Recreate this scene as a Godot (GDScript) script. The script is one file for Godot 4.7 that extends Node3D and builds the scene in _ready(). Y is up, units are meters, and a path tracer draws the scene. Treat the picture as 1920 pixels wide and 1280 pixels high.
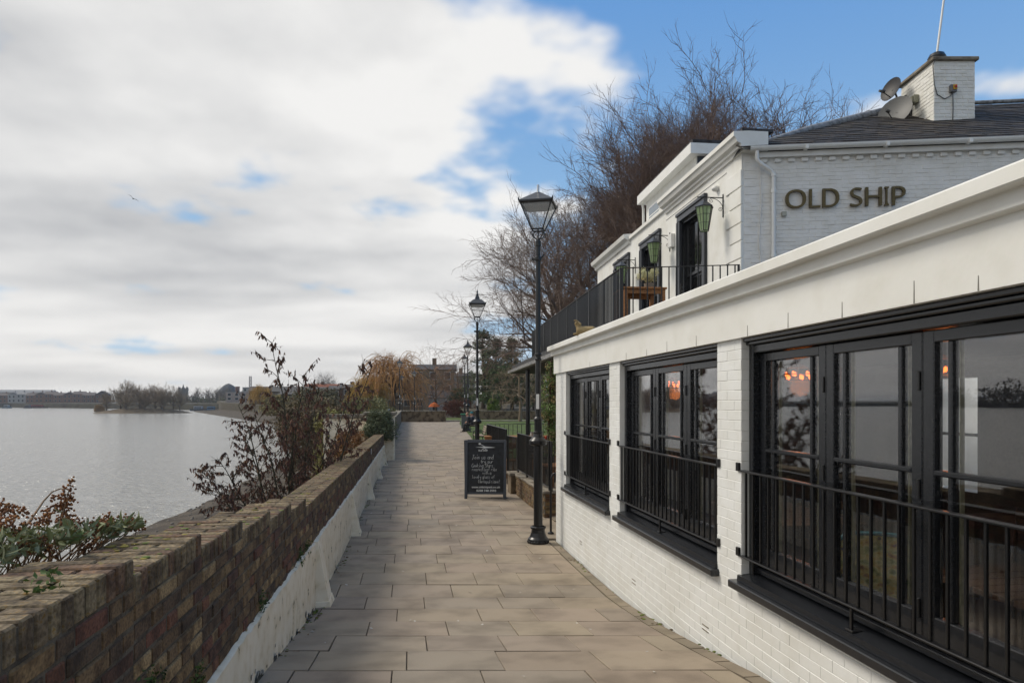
extends Node3D
# ---------------------------------------------------------------- mesh builder
class MB:
	var v := PackedVector3Array()
	var n := PackedVector3Array()
	var c := PackedColorArray()
	var col := Color(1, 1, 1)
	var x := Transform3D.IDENTITY
	func vert(p: Vector3, nn: Vector3) -> void:
		v.append(x * p); n.append((x.basis * nn).normalized()); c.append(col)
	func tri(a: Vector3, b: Vector3, d: Vector3) -> void: # counter-clockwise seen from outside
		var nn := (b - a).cross(d - a).normalized()
		vert(a, nn); vert(d, nn); vert(b, nn)
	func quad(a: Vector3, b: Vector3, d: Vector3, e: Vector3) -> void:
		var nn := (d - a).cross(e - b).normalized()
		vert(a, nn); vert(d, nn); vert(b, nn)
		vert(a, nn); vert(e, nn); vert(d, nn)
	func box(lo: Vector3, hi: Vector3) -> void:
		hexa([Vector3(lo.x, lo.y, hi.z), Vector3(hi.x, lo.y, hi.z), Vector3(hi.x, lo.y, lo.z), Vector3(lo.x, lo.y, lo.z),
			Vector3(lo.x, hi.y, hi.z), Vector3(hi.x, hi.y, hi.z), Vector3(hi.x, hi.y, lo.z), Vector3(lo.x, hi.y, lo.z)])
	func hexa(p: Array) -> void: # 0-3 bottom (front-left, front-right, back-right, back-left), 4-7 top
		quad(p[0], p[1], p[5], p[4]); quad(p[1], p[2], p[6], p[5]); quad(p[2], p[3], p[7], p[6]); quad(p[3], p[0], p[4], p[7])
		quad(p[4], p[5], p[6], p[7]); quad(p[3], p[2], p[1], p[0])
	func bbox(lo: Vector3, hi: Vector3, b: float) -> void: # box with every edge chamfered
		var m := (lo + hi) * 0.5
		var h := (hi - lo) * 0.5
		b = minf(b, minf(h.x, minf(h.y, h.z)) * 0.9)
		var pt := func(sx: float, sy: float, sz: float, ax: int) -> Vector3:
			var q := Vector3(sx * (h.x - b), sy * (h.y - b), sz * (h.z - b))
			if ax == 0: q.x = sx * h.x
			elif ax == 1: q.y = sy * h.y
			else: q.z = sz * h.z
			return m + q
		for s in [-1.0, 1.0]:
			var q := [[pt.call(s, -1.0, -1.0, 0), pt.call(s, 1.0, -1.0, 0), pt.call(s, 1.0, 1.0, 0), pt.call(s, -1.0, 1.0, 0)],
				[pt.call(-1.0, s, -1.0, 1), pt.call(-1.0, s, 1.0, 1), pt.call(1.0, s, 1.0, 1), pt.call(1.0, s, -1.0, 1)],
				[pt.call(-1.0, -1.0, s, 2), pt.call(1.0, -1.0, s, 2), pt.call(1.0, 1.0, s, 2), pt.call(-1.0, 1.0, s, 2)]]
			for f in q:
				if s > 0: quad(f[0], f[1], f[2], f[3])
				else: quad(f[3], f[2], f[1], f[0])
		for s in [-1.0, 1.0]:
			for t in [-1.0, 1.0]:
				facing(pt.call(s, t, -1.0, 0), pt.call(s, t, 1.0, 0), pt.call(s, t, 1.0, 1), pt.call(s, t, -1.0, 1), Vector3(s, t, 0))
				facing(pt.call(s, -1.0, t, 0), pt.call(s, 1.0, t, 0), pt.call(s, 1.0, t, 2), pt.call(s, -1.0, t, 2), Vector3(s, 0, t))
				facing(pt.call(-1.0, s, t, 1), pt.call(1.0, s, t, 1), pt.call(1.0, s, t, 2), pt.call(-1.0, s, t, 2), Vector3(0, s, t))
				for w in [-1.0, 1.0]:
					var a: Vector3 = pt.call(s, t, w, 0)
					var e: Vector3 = pt.call(s, t, w, 1)
					var g: Vector3 = pt.call(s, t, w, 2)
					if (e - a).cross(g - a).dot(Vector3(s, t, w)) > 0: tri(a, e, g)
					else: tri(a, g, e)
	func facing(a: Vector3, b: Vector3, d: Vector3, e: Vector3, to: Vector3) -> void:
		if (d - a).cross(e - b).dot(to) > 0: quad(a, b, d, e)
		else: quad(e, d, b, a)
	func tube(p: PackedVector3Array, r: PackedFloat32Array, sides := 6, caps := false) -> void:
		var k := p.size()
		var up := Vector3.UP if absf((p[1] - p[0]).normalized().y) < 0.9 else Vector3.RIGHT
		var rings := []
		var norms := []
		for i in k:
			var dir := (p[mini(i + 1, k - 1)] - p[maxi(i - 1, 0)]).normalized()
			var a := dir.cross(up).normalized()
			if a.length_squared() < 0.5: a = dir.cross(Vector3(0.3, 0.5, 0.8)).normalized()
			var b := dir.cross(a).normalized()
			up = b.cross(dir)
			up = -up if up.dot(b.cross(dir)) < 0 else up
			up = a.cross(dir)
			var ring := PackedVector3Array()
			var nr := PackedVector3Array()
			for j in sides:
				var t := TAU * j / sides
				var o := a * cos(t) + b * sin(t)
				ring.append(p[i] + o * r[i]); nr.append(o)
			rings.append(ring); norms.append(nr)
		for i in k - 1:
			for j in sides:
				var j2 := (j + 1) % sides
				var q := [rings[i][j], rings[i][j2], rings[i + 1][j2], rings[i + 1][j]]
				var m := [norms[i][j], norms[i][j2], norms[i + 1][j2], norms[i + 1][j]]
				# ring runs so that (j2-j) x (up) points outwards or inwards; check once
				if (q[1] - q[0]).cross(q[3] - q[0]).dot(m[0]) > 0:
					vert(q[0], m[0]); vert(q[2], m[2]); vert(q[1], m[1]); vert(q[0], m[0]); vert(q[3], m[3]); vert(q[2], m[2])
				else:
					vert(q[0], m[0]); vert(q[1], m[1]); vert(q[2], m[2]); vert(q[0], m[0]); vert(q[2], m[2]); vert(q[3], m[3])
		if caps:
			for e in [0, k - 1]:
				var out: Vector3 = (p[0] - p[1]) if e == 0 else (p[k - 1] - p[k - 2])
				for j in range(1, sides - 1):
					var a: Vector3 = rings[e][0]
					var b: Vector3 = rings[e][j]
					var d: Vector3 = rings[e][j + 1]
					if (b - a).cross(d - a).dot(out) > 0: tri(a, b, d)
					else: tri(a, d, b)
	func bar(a: Vector3, b: Vector3, r: float, sides := 6) -> void:
		tube(PackedVector3Array([a, b]), PackedFloat32Array([r, r]), sides, true)
	func lathe(prof: Array, sides := 16, flat := false, turn := 0.0) -> void: # prof: [[r, y], ...] from bottom to top
		for i in prof.size() - 1:
			var r0: float = prof[i][0]
			var y0: float = prof[i][1]
			var r1: float = prof[i + 1][0]
			var y1: float = prof[i + 1][1]
			var sl := Vector2(y1 - y0, r0 - r1).normalized()
			for j in sides:
				var t0 := TAU * j / sides + turn
				var t1 := TAU * (j + 1) / sides + turn
				var a := Vector3(cos(t0) * r0, y0, sin(t0) * r0)
				var b := Vector3(cos(t1) * r0, y0, sin(t1) * r0)
				var d := Vector3(cos(t1) * r1, y1, sin(t1) * r1)
				var e := Vector3(cos(t0) * r1, y1, sin(t0) * r1)
				if flat:
					facing(a, b, d, e, Vector3(cos((t0 + t1) / 2) * sl.x, sl.y, sin((t0 + t1) / 2) * sl.x))
				else:
					var na := Vector3(cos(t0) * sl.x, sl.y, sin(t0) * sl.x)
					var nb := Vector3(cos(t1) * sl.x, sl.y, sin(t1) * sl.x)
					if (b - a + d - e).cross(d - b + e - a).dot(na + nb) <= 0: # clockwise seen from the normal's side
						vert(a, na); vert(b, nb); vert(d, nb); vert(a, na); vert(d, nb); vert(e, na)
					else:
						vert(a, na); vert(d, nb); vert(b, nb); vert(a, na); vert(e, na); vert(d, nb)
	func prism(poly: PackedVector2Array, z0: float, z1: float) -> void: # outline in x,y drawn out along z
		if not Geometry2D.is_polygon_clockwise(poly): poly.reverse()
		var t := Geometry2D.triangulate_polygon(poly)
		for i in range(0, t.size(), 3):
			var a := poly[t[i]]
			var b := poly[t[i + 1]]
			var d := poly[t[i + 2]]
			if (b - a).cross(d - a) < 0:
				var s := b
				b = d
				d = s
			tri(Vector3(a.x, a.y, maxf(z0, z1)), Vector3(b.x, b.y, maxf(z0, z1)), Vector3(d.x, d.y, maxf(z0, z1)))
			tri(Vector3(a.x, a.y, minf(z0, z1)), Vector3(d.x, d.y, minf(z0, z1)), Vector3(b.x, b.y, minf(z0, z1)))
		for i in poly.size():
			var a := poly[i]
			var b := poly[(i + 1) % poly.size()]
			var e := b - a
			var out := Vector3(e.y, -e.x, 0)
			var mid := (a + b) * 0.5 + Vector2(out.x, out.y).normalized() * 0.0005
			if Geometry2D.is_point_in_polygon(mid, poly): out = -out
			facing(Vector3(a.x, a.y, z0), Vector3(b.x, b.y, z0), Vector3(b.x, b.y, z1), Vector3(a.x, a.y, z1), out)
	func ball(p: Vector3, r: Vector3, seg := 8, rings := 5) -> void:
		for i in rings:
			for j in seg:
				var q := []
				for k in [[i, j], [i, j + 1], [i + 1, j + 1], [i + 1, j]]:
					var th: float = PI * k[0] / rings
					var ph: float = TAU * k[1] / seg
					q.append(Vector3(sin(th) * cos(ph), cos(th), sin(th) * sin(ph)))
				if i > 0: sm(p, r, q[0], q[1], q[2])
				if i < rings - 1: sm(p, r, q[0], q[2], q[3])
				if i == 0: pass
	func sm(p: Vector3, r: Vector3, a: Vector3, b: Vector3, d: Vector3) -> void:
		if (b * r - a * r).cross(d * r - a * r).dot(a + b + d) > 0:
			var s := b
			b = d
			d = s
		for q in [a, b, d]: vert(p + q * r, (q / r).normalized())
	func add(o: MB, t: Transform3D, tone: Color) -> void: # a copy of another builder's shape
		v.append_array(t * o.v)
		n.append_array(Transform3D(t.basis.orthonormalized(), Vector3.ZERO) * o.n)
		var k := PackedColorArray()
		k.resize(o.v.size())
		k.fill(tone)
		c.append_array(k)
	func mesh() -> ArrayMesh:
		var m := ArrayMesh.new()
		if v.is_empty(): return m
		var a := []
		a.resize(Mesh.ARRAY_MAX)
		a[Mesh.ARRAY_VERTEX] = v
		a[Mesh.ARRAY_NORMAL] = n
		a[Mesh.ARRAY_COLOR] = c
		m.add_surface_from_arrays(Mesh.PRIMITIVE_TRIANGLES, a)
		return m

var rng := RandomNumberGenerator.new()
var M := {}
var TX := {}
var used := {}

func V(a: float, b: float, d: float) -> Vector3: return Vector3(a, b, d)
func P(x: float, y: float, d: float) -> Vector3: return Vector3(x, y, -d) # d metres ahead of the camera
func R(a: float, b: float) -> float: return rng.randf_range(a, b)
func xf(o: Vector3, turn := 0.0, s := 1.0) -> Transform3D: return Transform3D(Basis(Vector3.UP, turn).scaled(Vector3.ONE * s), o)
func pv(a: Array) -> PackedVector3Array: return PackedVector3Array(a)
func pf(a: Array) -> PackedFloat32Array: return PackedFloat32Array(a)
func numbered(called: String) -> String:
	used[called] = used.get(called, -1) + 1
	return called if used[called] == 0 else "%s_%03d" % [called, used[called]]
func tag(o: Node, label: String, category: String, group := "", kind := "") -> Node:
	if label: o.set_meta("label", label)
	if category: o.set_meta("category", category)
	if group: o.set_meta("group", group)
	if kind: o.set_meta("kind", kind)
	return o
func thing(called: String, label: String, category: String, at := Transform3D.IDENTITY, group := "") -> Node3D:
	var o := Node3D.new()
	o.name = numbered(called)
	add_child(o)
	o.transform = at
	tag(o, label, category, group)
	return o
func part(mb, called: String, m: Material, parent: Node, at := Transform3D.IDENTITY, kind := "") -> MeshInstance3D:
	var o := MeshInstance3D.new()
	o.mesh = mb.mesh() if mb is MB else mb
	o.material_override = m
	o.name = numbered(called) if parent == self else called
	parent.add_child(o, true)
	o.transform = at
	if kind: o.set_meta("kind", kind)
	return o
func group_node(called: String, parent: Node, at := Transform3D.IDENTITY) -> Node3D:
	var o := Node3D.new()
	o.name = called
	parent.add_child(o, true)
	o.transform = at
	return o
func struct(mb, called: String, m: Material, at := Transform3D.IDENTITY) -> MeshInstance3D:
	var o := part(mb, called, m, self, at)
	o.set_meta("kind", "structure")
	return o
# pieces: [[distance, shape index, transform, tone], ...]; the 300 nearest become parts, the rest one part of kind stuff
func lay(pieces: Array, shapes: Array, called: String, m: Material, parent: Node, most := 300) -> void:
	pieces.sort_custom(func(a, b): return a[0] < b[0])
	var cache := {}
	var rest := MB.new()
	for i in pieces.size():
		var p: Array = pieces[i]
		if i < most:
			var key := "%d %s" % [p[1], p[3]]
			if not cache.has(key):
				var t := MB.new()
				t.add(shapes[p[1]], Transform3D.IDENTITY, p[3])
				cache[key] = t.mesh()
			part(cache[key], called, m, parent, p[2])
		else:
			rest.add(shapes[p[1]], p[2], p[3])
	if not rest.v.is_empty():
		part(rest, called + "s", m, parent, Transform3D.IDENTITY, "stuff")

# ---------------------------------------------------------------- materials
func noise_tex(key: String, freq: float, oct: int, lo: float, hi: float, sd: int, type := FastNoiseLite.TYPE_SIMPLEX_SMOOTH, size := 512, stops := []) -> NoiseTexture2D:
	if TX.has(key): return TX[key]
	var f := FastNoiseLite.new()
	f.noise_type = type
	f.frequency = freq
	f.fractal_octaves = oct
	f.seed = sd
	var t := NoiseTexture2D.new()
	t.width = size
	t.height = size
	t.seamless = true
	t.noise = f
	var g := Gradient.new()
	if stops.is_empty():
		g.offsets = pf([0.0, 0.5, 1.0])
		g.colors = PackedColorArray([Color(lo, lo, lo), Color((lo + hi) / 2, (lo + hi) / 2, (lo + hi) / 2), Color(hi, hi, hi)])
	else:
		var of := PackedFloat32Array()
		var cs := PackedColorArray()
		for s in stops:
			of.append(s[0]); cs.append(s[1])
		g.offsets = of
		g.colors = cs
	t.color_ramp = g
	TX[key] = t
	return t
func bump_tex(key: String, freq: float, oct: int, strength: float, sd: int, size := 512, type := FastNoiseLite.TYPE_SIMPLEX_SMOOTH) -> NoiseTexture2D:
	if TX.has(key): return TX[key]
	var f := FastNoiseLite.new()
	f.noise_type = type
	f.frequency = freq
	f.fractal_octaves = oct
	f.seed = sd
	var t := NoiseTexture2D.new()
	t.width = size
	t.height = size
	t.seamless = true
	t.noise = f
	t.as_normal_map = true
	t.bump_strength = strength
	TX[key] = t
	return t
# col: real-world linear base colour. grain: a TX key multiplied in, at scale repeats per metre; second: the detail grain
func mat(key: String, col: Color, rough: float, grain := "", scale := 1.0, bump := "", bs := 1.0, second := "", scale2 := 0.3, metal := 0.0) -> StandardMaterial3D:
	var m := StandardMaterial3D.new()
	m.resource_name = key
	m.albedo_color = col.linear_to_srgb()
	m.roughness = rough
	m.metallic = metal
	m.vertex_color_use_as_albedo = true
	m.cull_mode = BaseMaterial3D.CULL_DISABLED
	m.uv1_triplanar = true
	m.uv1_world_triplanar = true
	m.uv1_scale = Vector3.ONE * scale
	if grain: m.albedo_texture = TX[grain]
	if bump:
		m.normal_enabled = true
		m.normal_texture = TX[bump]
		m.normal_scale = bs
	if second:
		m.detail_enabled = true
		m.detail_albedo = TX[second]
		m.detail_blend_mode = BaseMaterial3D.BLEND_MODE_MUL
		m.detail_uv_layer = BaseMaterial3D.DETAIL_UV_2
		m.uv2_triplanar = true
		m.uv2_world_triplanar = true
		m.uv2_scale = Vector3.ONE * scale2
	M[key] = m
	return m
func glass(key: String, col: Color, alpha: float, rough := 0.01) -> StandardMaterial3D:
	var m := StandardMaterial3D.new()
	m.resource_name = key
	m.albedo_color = Color(col.linear_to_srgb(), alpha)
	m.transparency = BaseMaterial3D.TRANSPARENCY_ALPHA
	m.roughness = rough
	m.metallic_specular = 0.5
	m.cull_mode = BaseMaterial3D.CULL_DISABLED
	M[key] = m
	return m
func glow(key: String, col: Color, energy: float) -> void:
	var m := StandardMaterial3D.new()
	m.resource_name = key
	m.albedo_color = Color(0.6, 0.5, 0.4)
	m.emission_enabled = true
	m.emission = col
	m.emission_energy_multiplier = energy
	M[key] = m
func C(r: float, g: float, b: float) -> Color: return Color(r, g, b)

func make_materials() -> void:
	noise_tex("fine", 0.06, 4, 0.72, 1.0, 11)
	noise_tex("speck", 0.25, 3, 0.62, 1.0, 12)
	noise_tex("soft", 0.012, 5, 0.78, 1.0, 13)
	noise_tex("blotch", 0.014, 6, 0, 0, 14, FastNoiseLite.TYPE_SIMPLEX_SMOOTH, 512, [[0.0, Color(0.5, 0.46, 0.42)], [0.36, Color(0.74, 0.71, 0.68)], [0.55, Color(0.95, 0.94, 0.92)], [1.0, Color(1, 1, 1)]])
	noise_tex("paint", 0.01, 5, 0, 0, 15, FastNoiseLite.TYPE_SIMPLEX_SMOOTH, 512, [[0.0, Color(0.95, 0.945, 0.93)], [0.5, Color(0.985, 0.985, 0.98)], [1.0, Color(1, 1, 1)]])
	noise_tex("peel", 0.02, 5, 0, 0, 16, FastNoiseLite.TYPE_SIMPLEX_SMOOTH, 512, [[0.0, Color(0.22, 0.22, 0.19)], [0.13, Color(0.40, 0.38, 0.32)], [0.15, Color(0.90, 0.87, 0.80)], [0.45, Color(0.965, 0.95, 0.92)], [1.0, Color(1, 1, 1)]])
	noise_tex("lichen", 0.03, 5, 0, 0, 17, FastNoiseLite.TYPE_SIMPLEX_SMOOTH, 512, [[0.0, Color(0.55, 0.52, 0.44)], [0.45, Color(0.85, 0.82, 0.74)], [0.62, Color(1, 0.98, 0.92)], [0.74, Color(1.0, 0.96, 0.84)], [0.8, Color(1.0, 0.86, 0.5)], [1.0, Color(0.9, 0.78, 0.36)]])
	noise_tex("brickface", 0.035, 5, 0, 0, 18, FastNoiseLite.TYPE_SIMPLEX_SMOOTH, 512, [[0.0, Color(0.58, 0.56, 0.54)], [0.42, Color(0.86, 0.84, 0.82)], [0.7, Color(1, 0.98, 0.95)], [1.0, Color(1, 1, 0.97)]])
	noise_tex("slabgrain", 0.3, 3, 0.78, 1.0, 19)
	noise_tex("slabstain", 0.012, 6, 0, 0, 20, FastNoiseLite.TYPE_SIMPLEX_SMOOTH, 512, [[0.0, Color(0.78, 0.77, 0.76)], [0.4, Color(0.92, 0.915, 0.91)], [0.6, Color(0.985, 0.98, 0.975)], [1.0, Color(1, 1, 1)]])
	noise_tex("wood", 0.03, 4, 0, 0, 21, FastNoiseLite.TYPE_SIMPLEX_SMOOTH, 512, [[0.0, Color(0.6, 0.5, 0.42)], [0.5, Color(0.86, 0.8, 0.74)], [1.0, Color(1, 1, 1)]])
	noise_tex("pebble", 0.07, 2, 0, 0, 22, FastNoiseLite.TYPE_CELLULAR, 512, [[0.0, Color(0.35, 0.32, 0.28)], [0.5, Color(0.7, 0.66, 0.6)], [1.0, Color(1, 0.97, 0.93)]])
	noise_tex("grassy", 0.09, 4, 0, 0, 23, FastNoiseLite.TYPE_SIMPLEX_SMOOTH, 512, [[0.0, Color(0.45, 0.5, 0.35)], [0.5, Color(0.8, 0.85, 0.6)], [1.0, Color(1, 1, 0.8)]])
	noise_tex("slate", 0.02, 5, 0, 0, 24, FastNoiseLite.TYPE_SIMPLEX_SMOOTH, 512, [[0.0, Color(0.5, 0.5, 0.52)], [0.5, Color(0.8, 0.78, 0.76)], [0.72, Color(0.95, 0.92, 0.86)], [1.0, Color(1, 1, 0.95)]])
	noise_tex("patch", 0.02, 3, 0, 0, 25, FastNoiseLite.TYPE_SIMPLEX_SMOOTH, 256, [[0.0, Color(0.2, 0.35, 0.15)], [0.35, Color(0.6, 0.65, 0.3)], [0.55, Color(0.98, 0.95, 0.8)], [0.75, Color(0.95, 0.8, 0.35)], [1.0, Color(0.5, 0.12, 0.08)]])
	bump_tex("b_fine", 0.08, 4, 4.0, 31)
	bump_tex("b_rough", 0.03, 5, 10.0, 32)
	bump_tex("b_soft", 0.012, 4, 6.0, 33)
	bump_tex("b_wave", 0.03, 5, 7.0, 34, 1024)
	bump_tex("b_pebble", 0.07, 2, 12.0, 35, 512, FastNoiseLite.TYPE_CELLULAR)
	# walls and paint
	mat("white_brick", C(0.81, 0.82, 0.815), 0.5, "paint", 0.7, "b_fine", 0.07, "paint", 0.23)
	mat("white_stucco", C(0.81, 0.81, 0.785), 0.55, "paint", 0.5, "b_fine", 0.035, "paint", 0.17)
	mat("gable_brick", C(0.80, 0.79, 0.77), 0.65, "paint", 0.8, "b_fine", 0.12, "paint", 0.3)
	mat("chimney_brick", C(0.80, 0.79, 0.75), 0.7, "paint", 1.1, "b_fine", 0.15, "paint", 0.5)
	mat("white_gloss", C(0.78, 0.78, 0.76), 0.35, "paint", 0.6)
	mat("old_white", C(0.88, 0.80, 0.66), 0.8, "peel", 0.55, "b_soft", 0.12, "paint", 0.3)
	mat("black_paint", C(0.017, 0.019, 0.023), 0.24, "fine", 1.3, "b_fine", 0.08)
	mat("iron", C(0.011, 0.011, 0.012), 0.3, "fine", 2.0, "b_fine", 0.12)
	mat("grey_paint", C(0.055, 0.062, 0.075), 0.35, "fine", 1.0)
	mat("lead", C(0.27, 0.28, 0.29), 0.6, "blotch", 1.0, "b_soft", 0.3)
	mat("dark_roof", C(0.05, 0.052, 0.06), 0.8, "blotch", 0.6)
	mat("slate_roof", C(1, 1, 1), 0.75, "slate", 0.9, "b_fine", 0.5, "slate", 0.21)
	# masonry
	mat("mortar", C(0.19, 0.165, 0.125), 0.95, "speck", 2.0, "b_rough", 0.6, "blotch", 0.8)
	mat("old_brick", C(1, 1, 1), 0.9, "brickface", 3.1, "b_rough", 0.3, "blotch", 0.9)
	mat("coping_brick", C(1, 1, 1), 0.9, "lichen", 2.3, "b_rough", 0.5, "blotch", 0.7)
	mat("paving", C(1, 1, 1), 0.85, "slabgrain", 1.6, "b_fine", 0.25, "slabstain", 0.27)
	mat("paving_bed", C(0.085, 0.07, 0.05), 0.95, "speck", 2.0, "b_rough", 0.5)
	mat("far_brick", C(0.29, 0.22, 0.14), 0.9, "speck", 0.6, "b_fine", 0.4, "blotch", 0.25)
	mat("red_brick", C(0.21, 0.085, 0.055), 0.9, "speck", 0.6, "", 1.0, "blotch", 0.2)
	mat("plain", C(1, 1, 1), 0.8, "fine", 0.7, "", 1.0, "soft", 0.2)
	mat("stone", C(0.42, 0.38, 0.31), 0.85, "speck", 1.0, "b_fine", 0.3, "blotch", 0.4)
	# ground
	mat("gravel", C(0.20, 0.175, 0.145), 0.9, "pebble", 0.9, "b_pebble", 0.7, "blotch", 0.09)
	mat("earth", C(0.14, 0.12, 0.075), 0.95, "speck", 0.7, "b_rough", 0.5, "blotch", 0.1)
	mat("lawn", C(0.13, 0.19, 0.035), 0.95, "grassy", 0.9, "b_rough", 0.6, "blotch", 0.13)
	mat("asphalt", C(0.26, 0.23, 0.19), 0.9, "speck", 0.8, "b_fine", 0.3, "blotch", 0.15)
	var w := mat("river", C(0.26, 0.25, 0.22), 0.14, "", 0.035, "b_wave", 0.95)
	w.metallic_specular = 0.6
	w.uv1_scale = Vector3(0.05, 0.05, 0.05)
	# plants
	mat("bark", C(0.13, 0.10, 0.075), 0.95, "speck", 1.2, "b_rough", 0.5)
	mat("twig", C(1, 1, 1), 0.9)
	var lf := mat("leaf", C(1, 1, 1), 0.8)
	lf.backlight_enabled = true
	lf.backlight = Color(0.35, 0.38, 0.2)
	mat("moss", C(1, 1, 1), 0.95)
	# objects
	mat("tinted", C(1, 1, 1), 0.55, "fine", 1.5)
	mat("timber", C(1, 1, 1), 0.6, "wood", 2.0, "b_fine", 0.15)
	mat("board_black", C(0.022, 0.025, 0.03), 0.7, "soft", 1.0, "", 1.0, "blotch", 0.9)
	mat("chalk", C(0.72, 0.72, 0.68), 0.95)
	mat("bronze", C(0.15, 0.105, 0.03), 0.42, "fine", 1.0, "", 1.0, "", 0.3, 0.35)
	mat("steel", C(0.55, 0.55, 0.55), 0.35, "", 1.0, "", 1.0, "", 0.3, 0.9)
	mat("cloth", C(1, 1, 1), 0.9, "speck", 3.0)
	mat("skin", C(1, 1, 1), 0.75)
	glass("pane", C(0.9, 0.95, 0.93), 0.0, 0.0)
	glass("green_pane", C(0.36, 0.5, 0.24), 0.62, 0.2)
	glass("lamp_pane", C(0.92, 0.94, 0.94), 0.18, 0.12)
	glass("pale_pane", C(0.85, 0.9, 0.92), 0.25, 0.05)
	glow("warm_bulb", Color(1.0, 0.42, 0.13), 2.2)
# ---------------------------------------------------------------- vegetation
func aim(dir: Vector3, roll: float, s: float, o: Vector3) -> Transform3D: # local +y along dir
	var y := dir.normalized()
	var a := y.cross(Vector3(0.31, 0.2, 0.93)).normalized()
	var b := a.cross(y)
	var xx := a * cos(roll) + b * sin(roll)
	return Transform3D(Basis(xx * s, y * s, xx.cross(y) * s), o)
func bend(d: Vector3, ang: float, roll: float) -> Vector3:
	return (aim(d, roll, 1.0, Vector3.ZERO).basis * Vector3(sin(ang), cos(ang), 0)).normalized()
# opt: kids per level, up tropism, wob, ang, shrink, top (deepest level)
func grow(mb: MB, p: Vector3, dir: Vector3, ln: float, r: float, level: int, opt: Dictionary, tips: Array) -> void:
	var segs: int = 5 if level == 0 else 4 if level == 1 else 3
	var pts := pv([p])
	var rad := pf([r])
	var dirs := [dir]
	for i in segs:
		dir = (dir + Vector3(R(-1, 1), R(-1, 1), R(-1, 1)) * opt.wob * (0.4 if level == 0 else 1.0) + Vector3(0, opt.up * (1.0 if level > 0 else 0.3), 0)).normalized()
		p += dir * ln / segs
		pts.append(p)
		rad.append(r * (1.0 - (i + 1.0) / segs * (0.5 if level == 0 else 0.72)))
		dirs.append(dir)
	mb.tube(pts, rad, 8 if level == 0 else 5 if level == 1 else 3)
	if level >= opt.top:
		tips.append([pts[segs], dir, ln])
		tips.append([pts[segs - 1], bend(dirs[segs - 1], 0.5, R(0, TAU)), ln * 0.85])
		if segs > 2: tips.append([pts[1], bend(dirs[1], 0.7, R(0, TAU)), ln * 0.7])
		return
	var kids: int = opt.kids[level]
	var from: float = opt.get("from", 0.35) if level == 0 else 0.25
	for k in kids:
		var t := lerpf(from, 1.0, (k + R(0.1, 0.9)) / kids) * segs
		var i := mini(int(t), segs - 1)
		var q := pts[i].lerp(pts[i + 1], t - i)
		grow(mb, q, bend(dirs[i + 1], opt.ang * R(0.7, 1.3), k * 2.4 + R(-0.5, 0.5) + level), ln * opt.shrink * R(0.75, 1.2) * (1.15 - 0.35 * t / segs), lerpf(rad[i], rad[i + 1], t - i) * 0.62, level + 1, opt, tips)
	tips.append([pts[segs], dir, ln * opt.shrink * 0.8])
func spray(sd: int, droop := 0.0, thick := 0.011, subs := 3) -> MB: # a spray of bare twigs about one metre long
	rng.seed = sd
	var m := MB.new()
	var main := pv([Vector3.ZERO])
	var d := Vector3.UP
	for i in 4:
		d = (d + Vector3(R(-0.25, 0.25), -droop * 0.6, R(-0.25, 0.25))).normalized()
		main.append(main[i] + d * 0.25)
	m.tube(main, pf([thick, thick * 0.8, thick * 0.65, thick * 0.5, thick * 0.3]), 3)
	for k in 8:
		var t := 0.3 + 3.6 * (k + R(0, 1)) / 8.0
		var i := mini(int(t), 3)
		var q := main[i].lerp(main[i + 1], t - i)
		var sd2 := bend((main[i + 1] - main[i]).normalized(), R(0.45, 0.9), R(0, TAU))
		sd2.y -= droop * 0.5
		var l := R(0.25, 0.5)
		var e1 := q + sd2.normalized() * l * 0.5
		var e2 := e1 + (sd2 + Vector3(R(-0.3, 0.3), 0.25 - droop * 1.6, R(-0.3, 0.3))).normalized() * l * 0.5
		m.tube(pv([q, e1, e2]), pf([thick * 0.5, thick * 0.4, thick * 0.22]), 3)
		for s in subs:
			var o := q.lerp(e2, R(0.3, 1.0))
			var sd3 := bend((e2 - q).normalized(), R(0.4, 0.9), R(0, TAU))
			sd3.y -= droop
			m.tube(pv([o, o + sd3 * R(0.12, 0.28)]), pf([thick * 0.34, thick * 0.16]), 3)
	return m
func leaf_clump(sd: int, count: int, size: float, flat := 1.0, narrow := 0.55) -> MB: # many leaf faces in a ball of radius one
	rng.seed = sd
	var m := MB.new()
	for i in count:
		var p := Vector3(R(-1, 1), R(-1, 1), R(-1, 1))
		if p.length() > 1.0: p = p.normalized() * R(0.5, 1.0)
		p.y *= flat
		var up := (p + Vector3(R(-0.8, 0.8), R(-0.3, 1.0), R(-0.8, 0.8))).normalized()
		var t := aim(up, R(0, TAU), size * R(0.7, 1.3), p)
		var a := t * Vector3(-narrow * 0.5, 0.0, 0.0)
		var b := t * Vector3(0, 0.12, -0.55)
		var d := t * Vector3(narrow * 0.5, 0.0, 0.0)
		var e := t * Vector3(0, 0.06, 0.55)
		m.tri(a, b, d); m.tri(a, d, e)
	return m
var SPR := []
var DROOP := []
var THICK := []
var CLUMP := []
var NEEDLE := []
func tone(c: Color, a: float) -> Color:
	var f := R(1.0 - a, 1.0 + a)
	return Color(c.r * f, c.g * f * R(0.985, 1.015), c.b * f)
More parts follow.
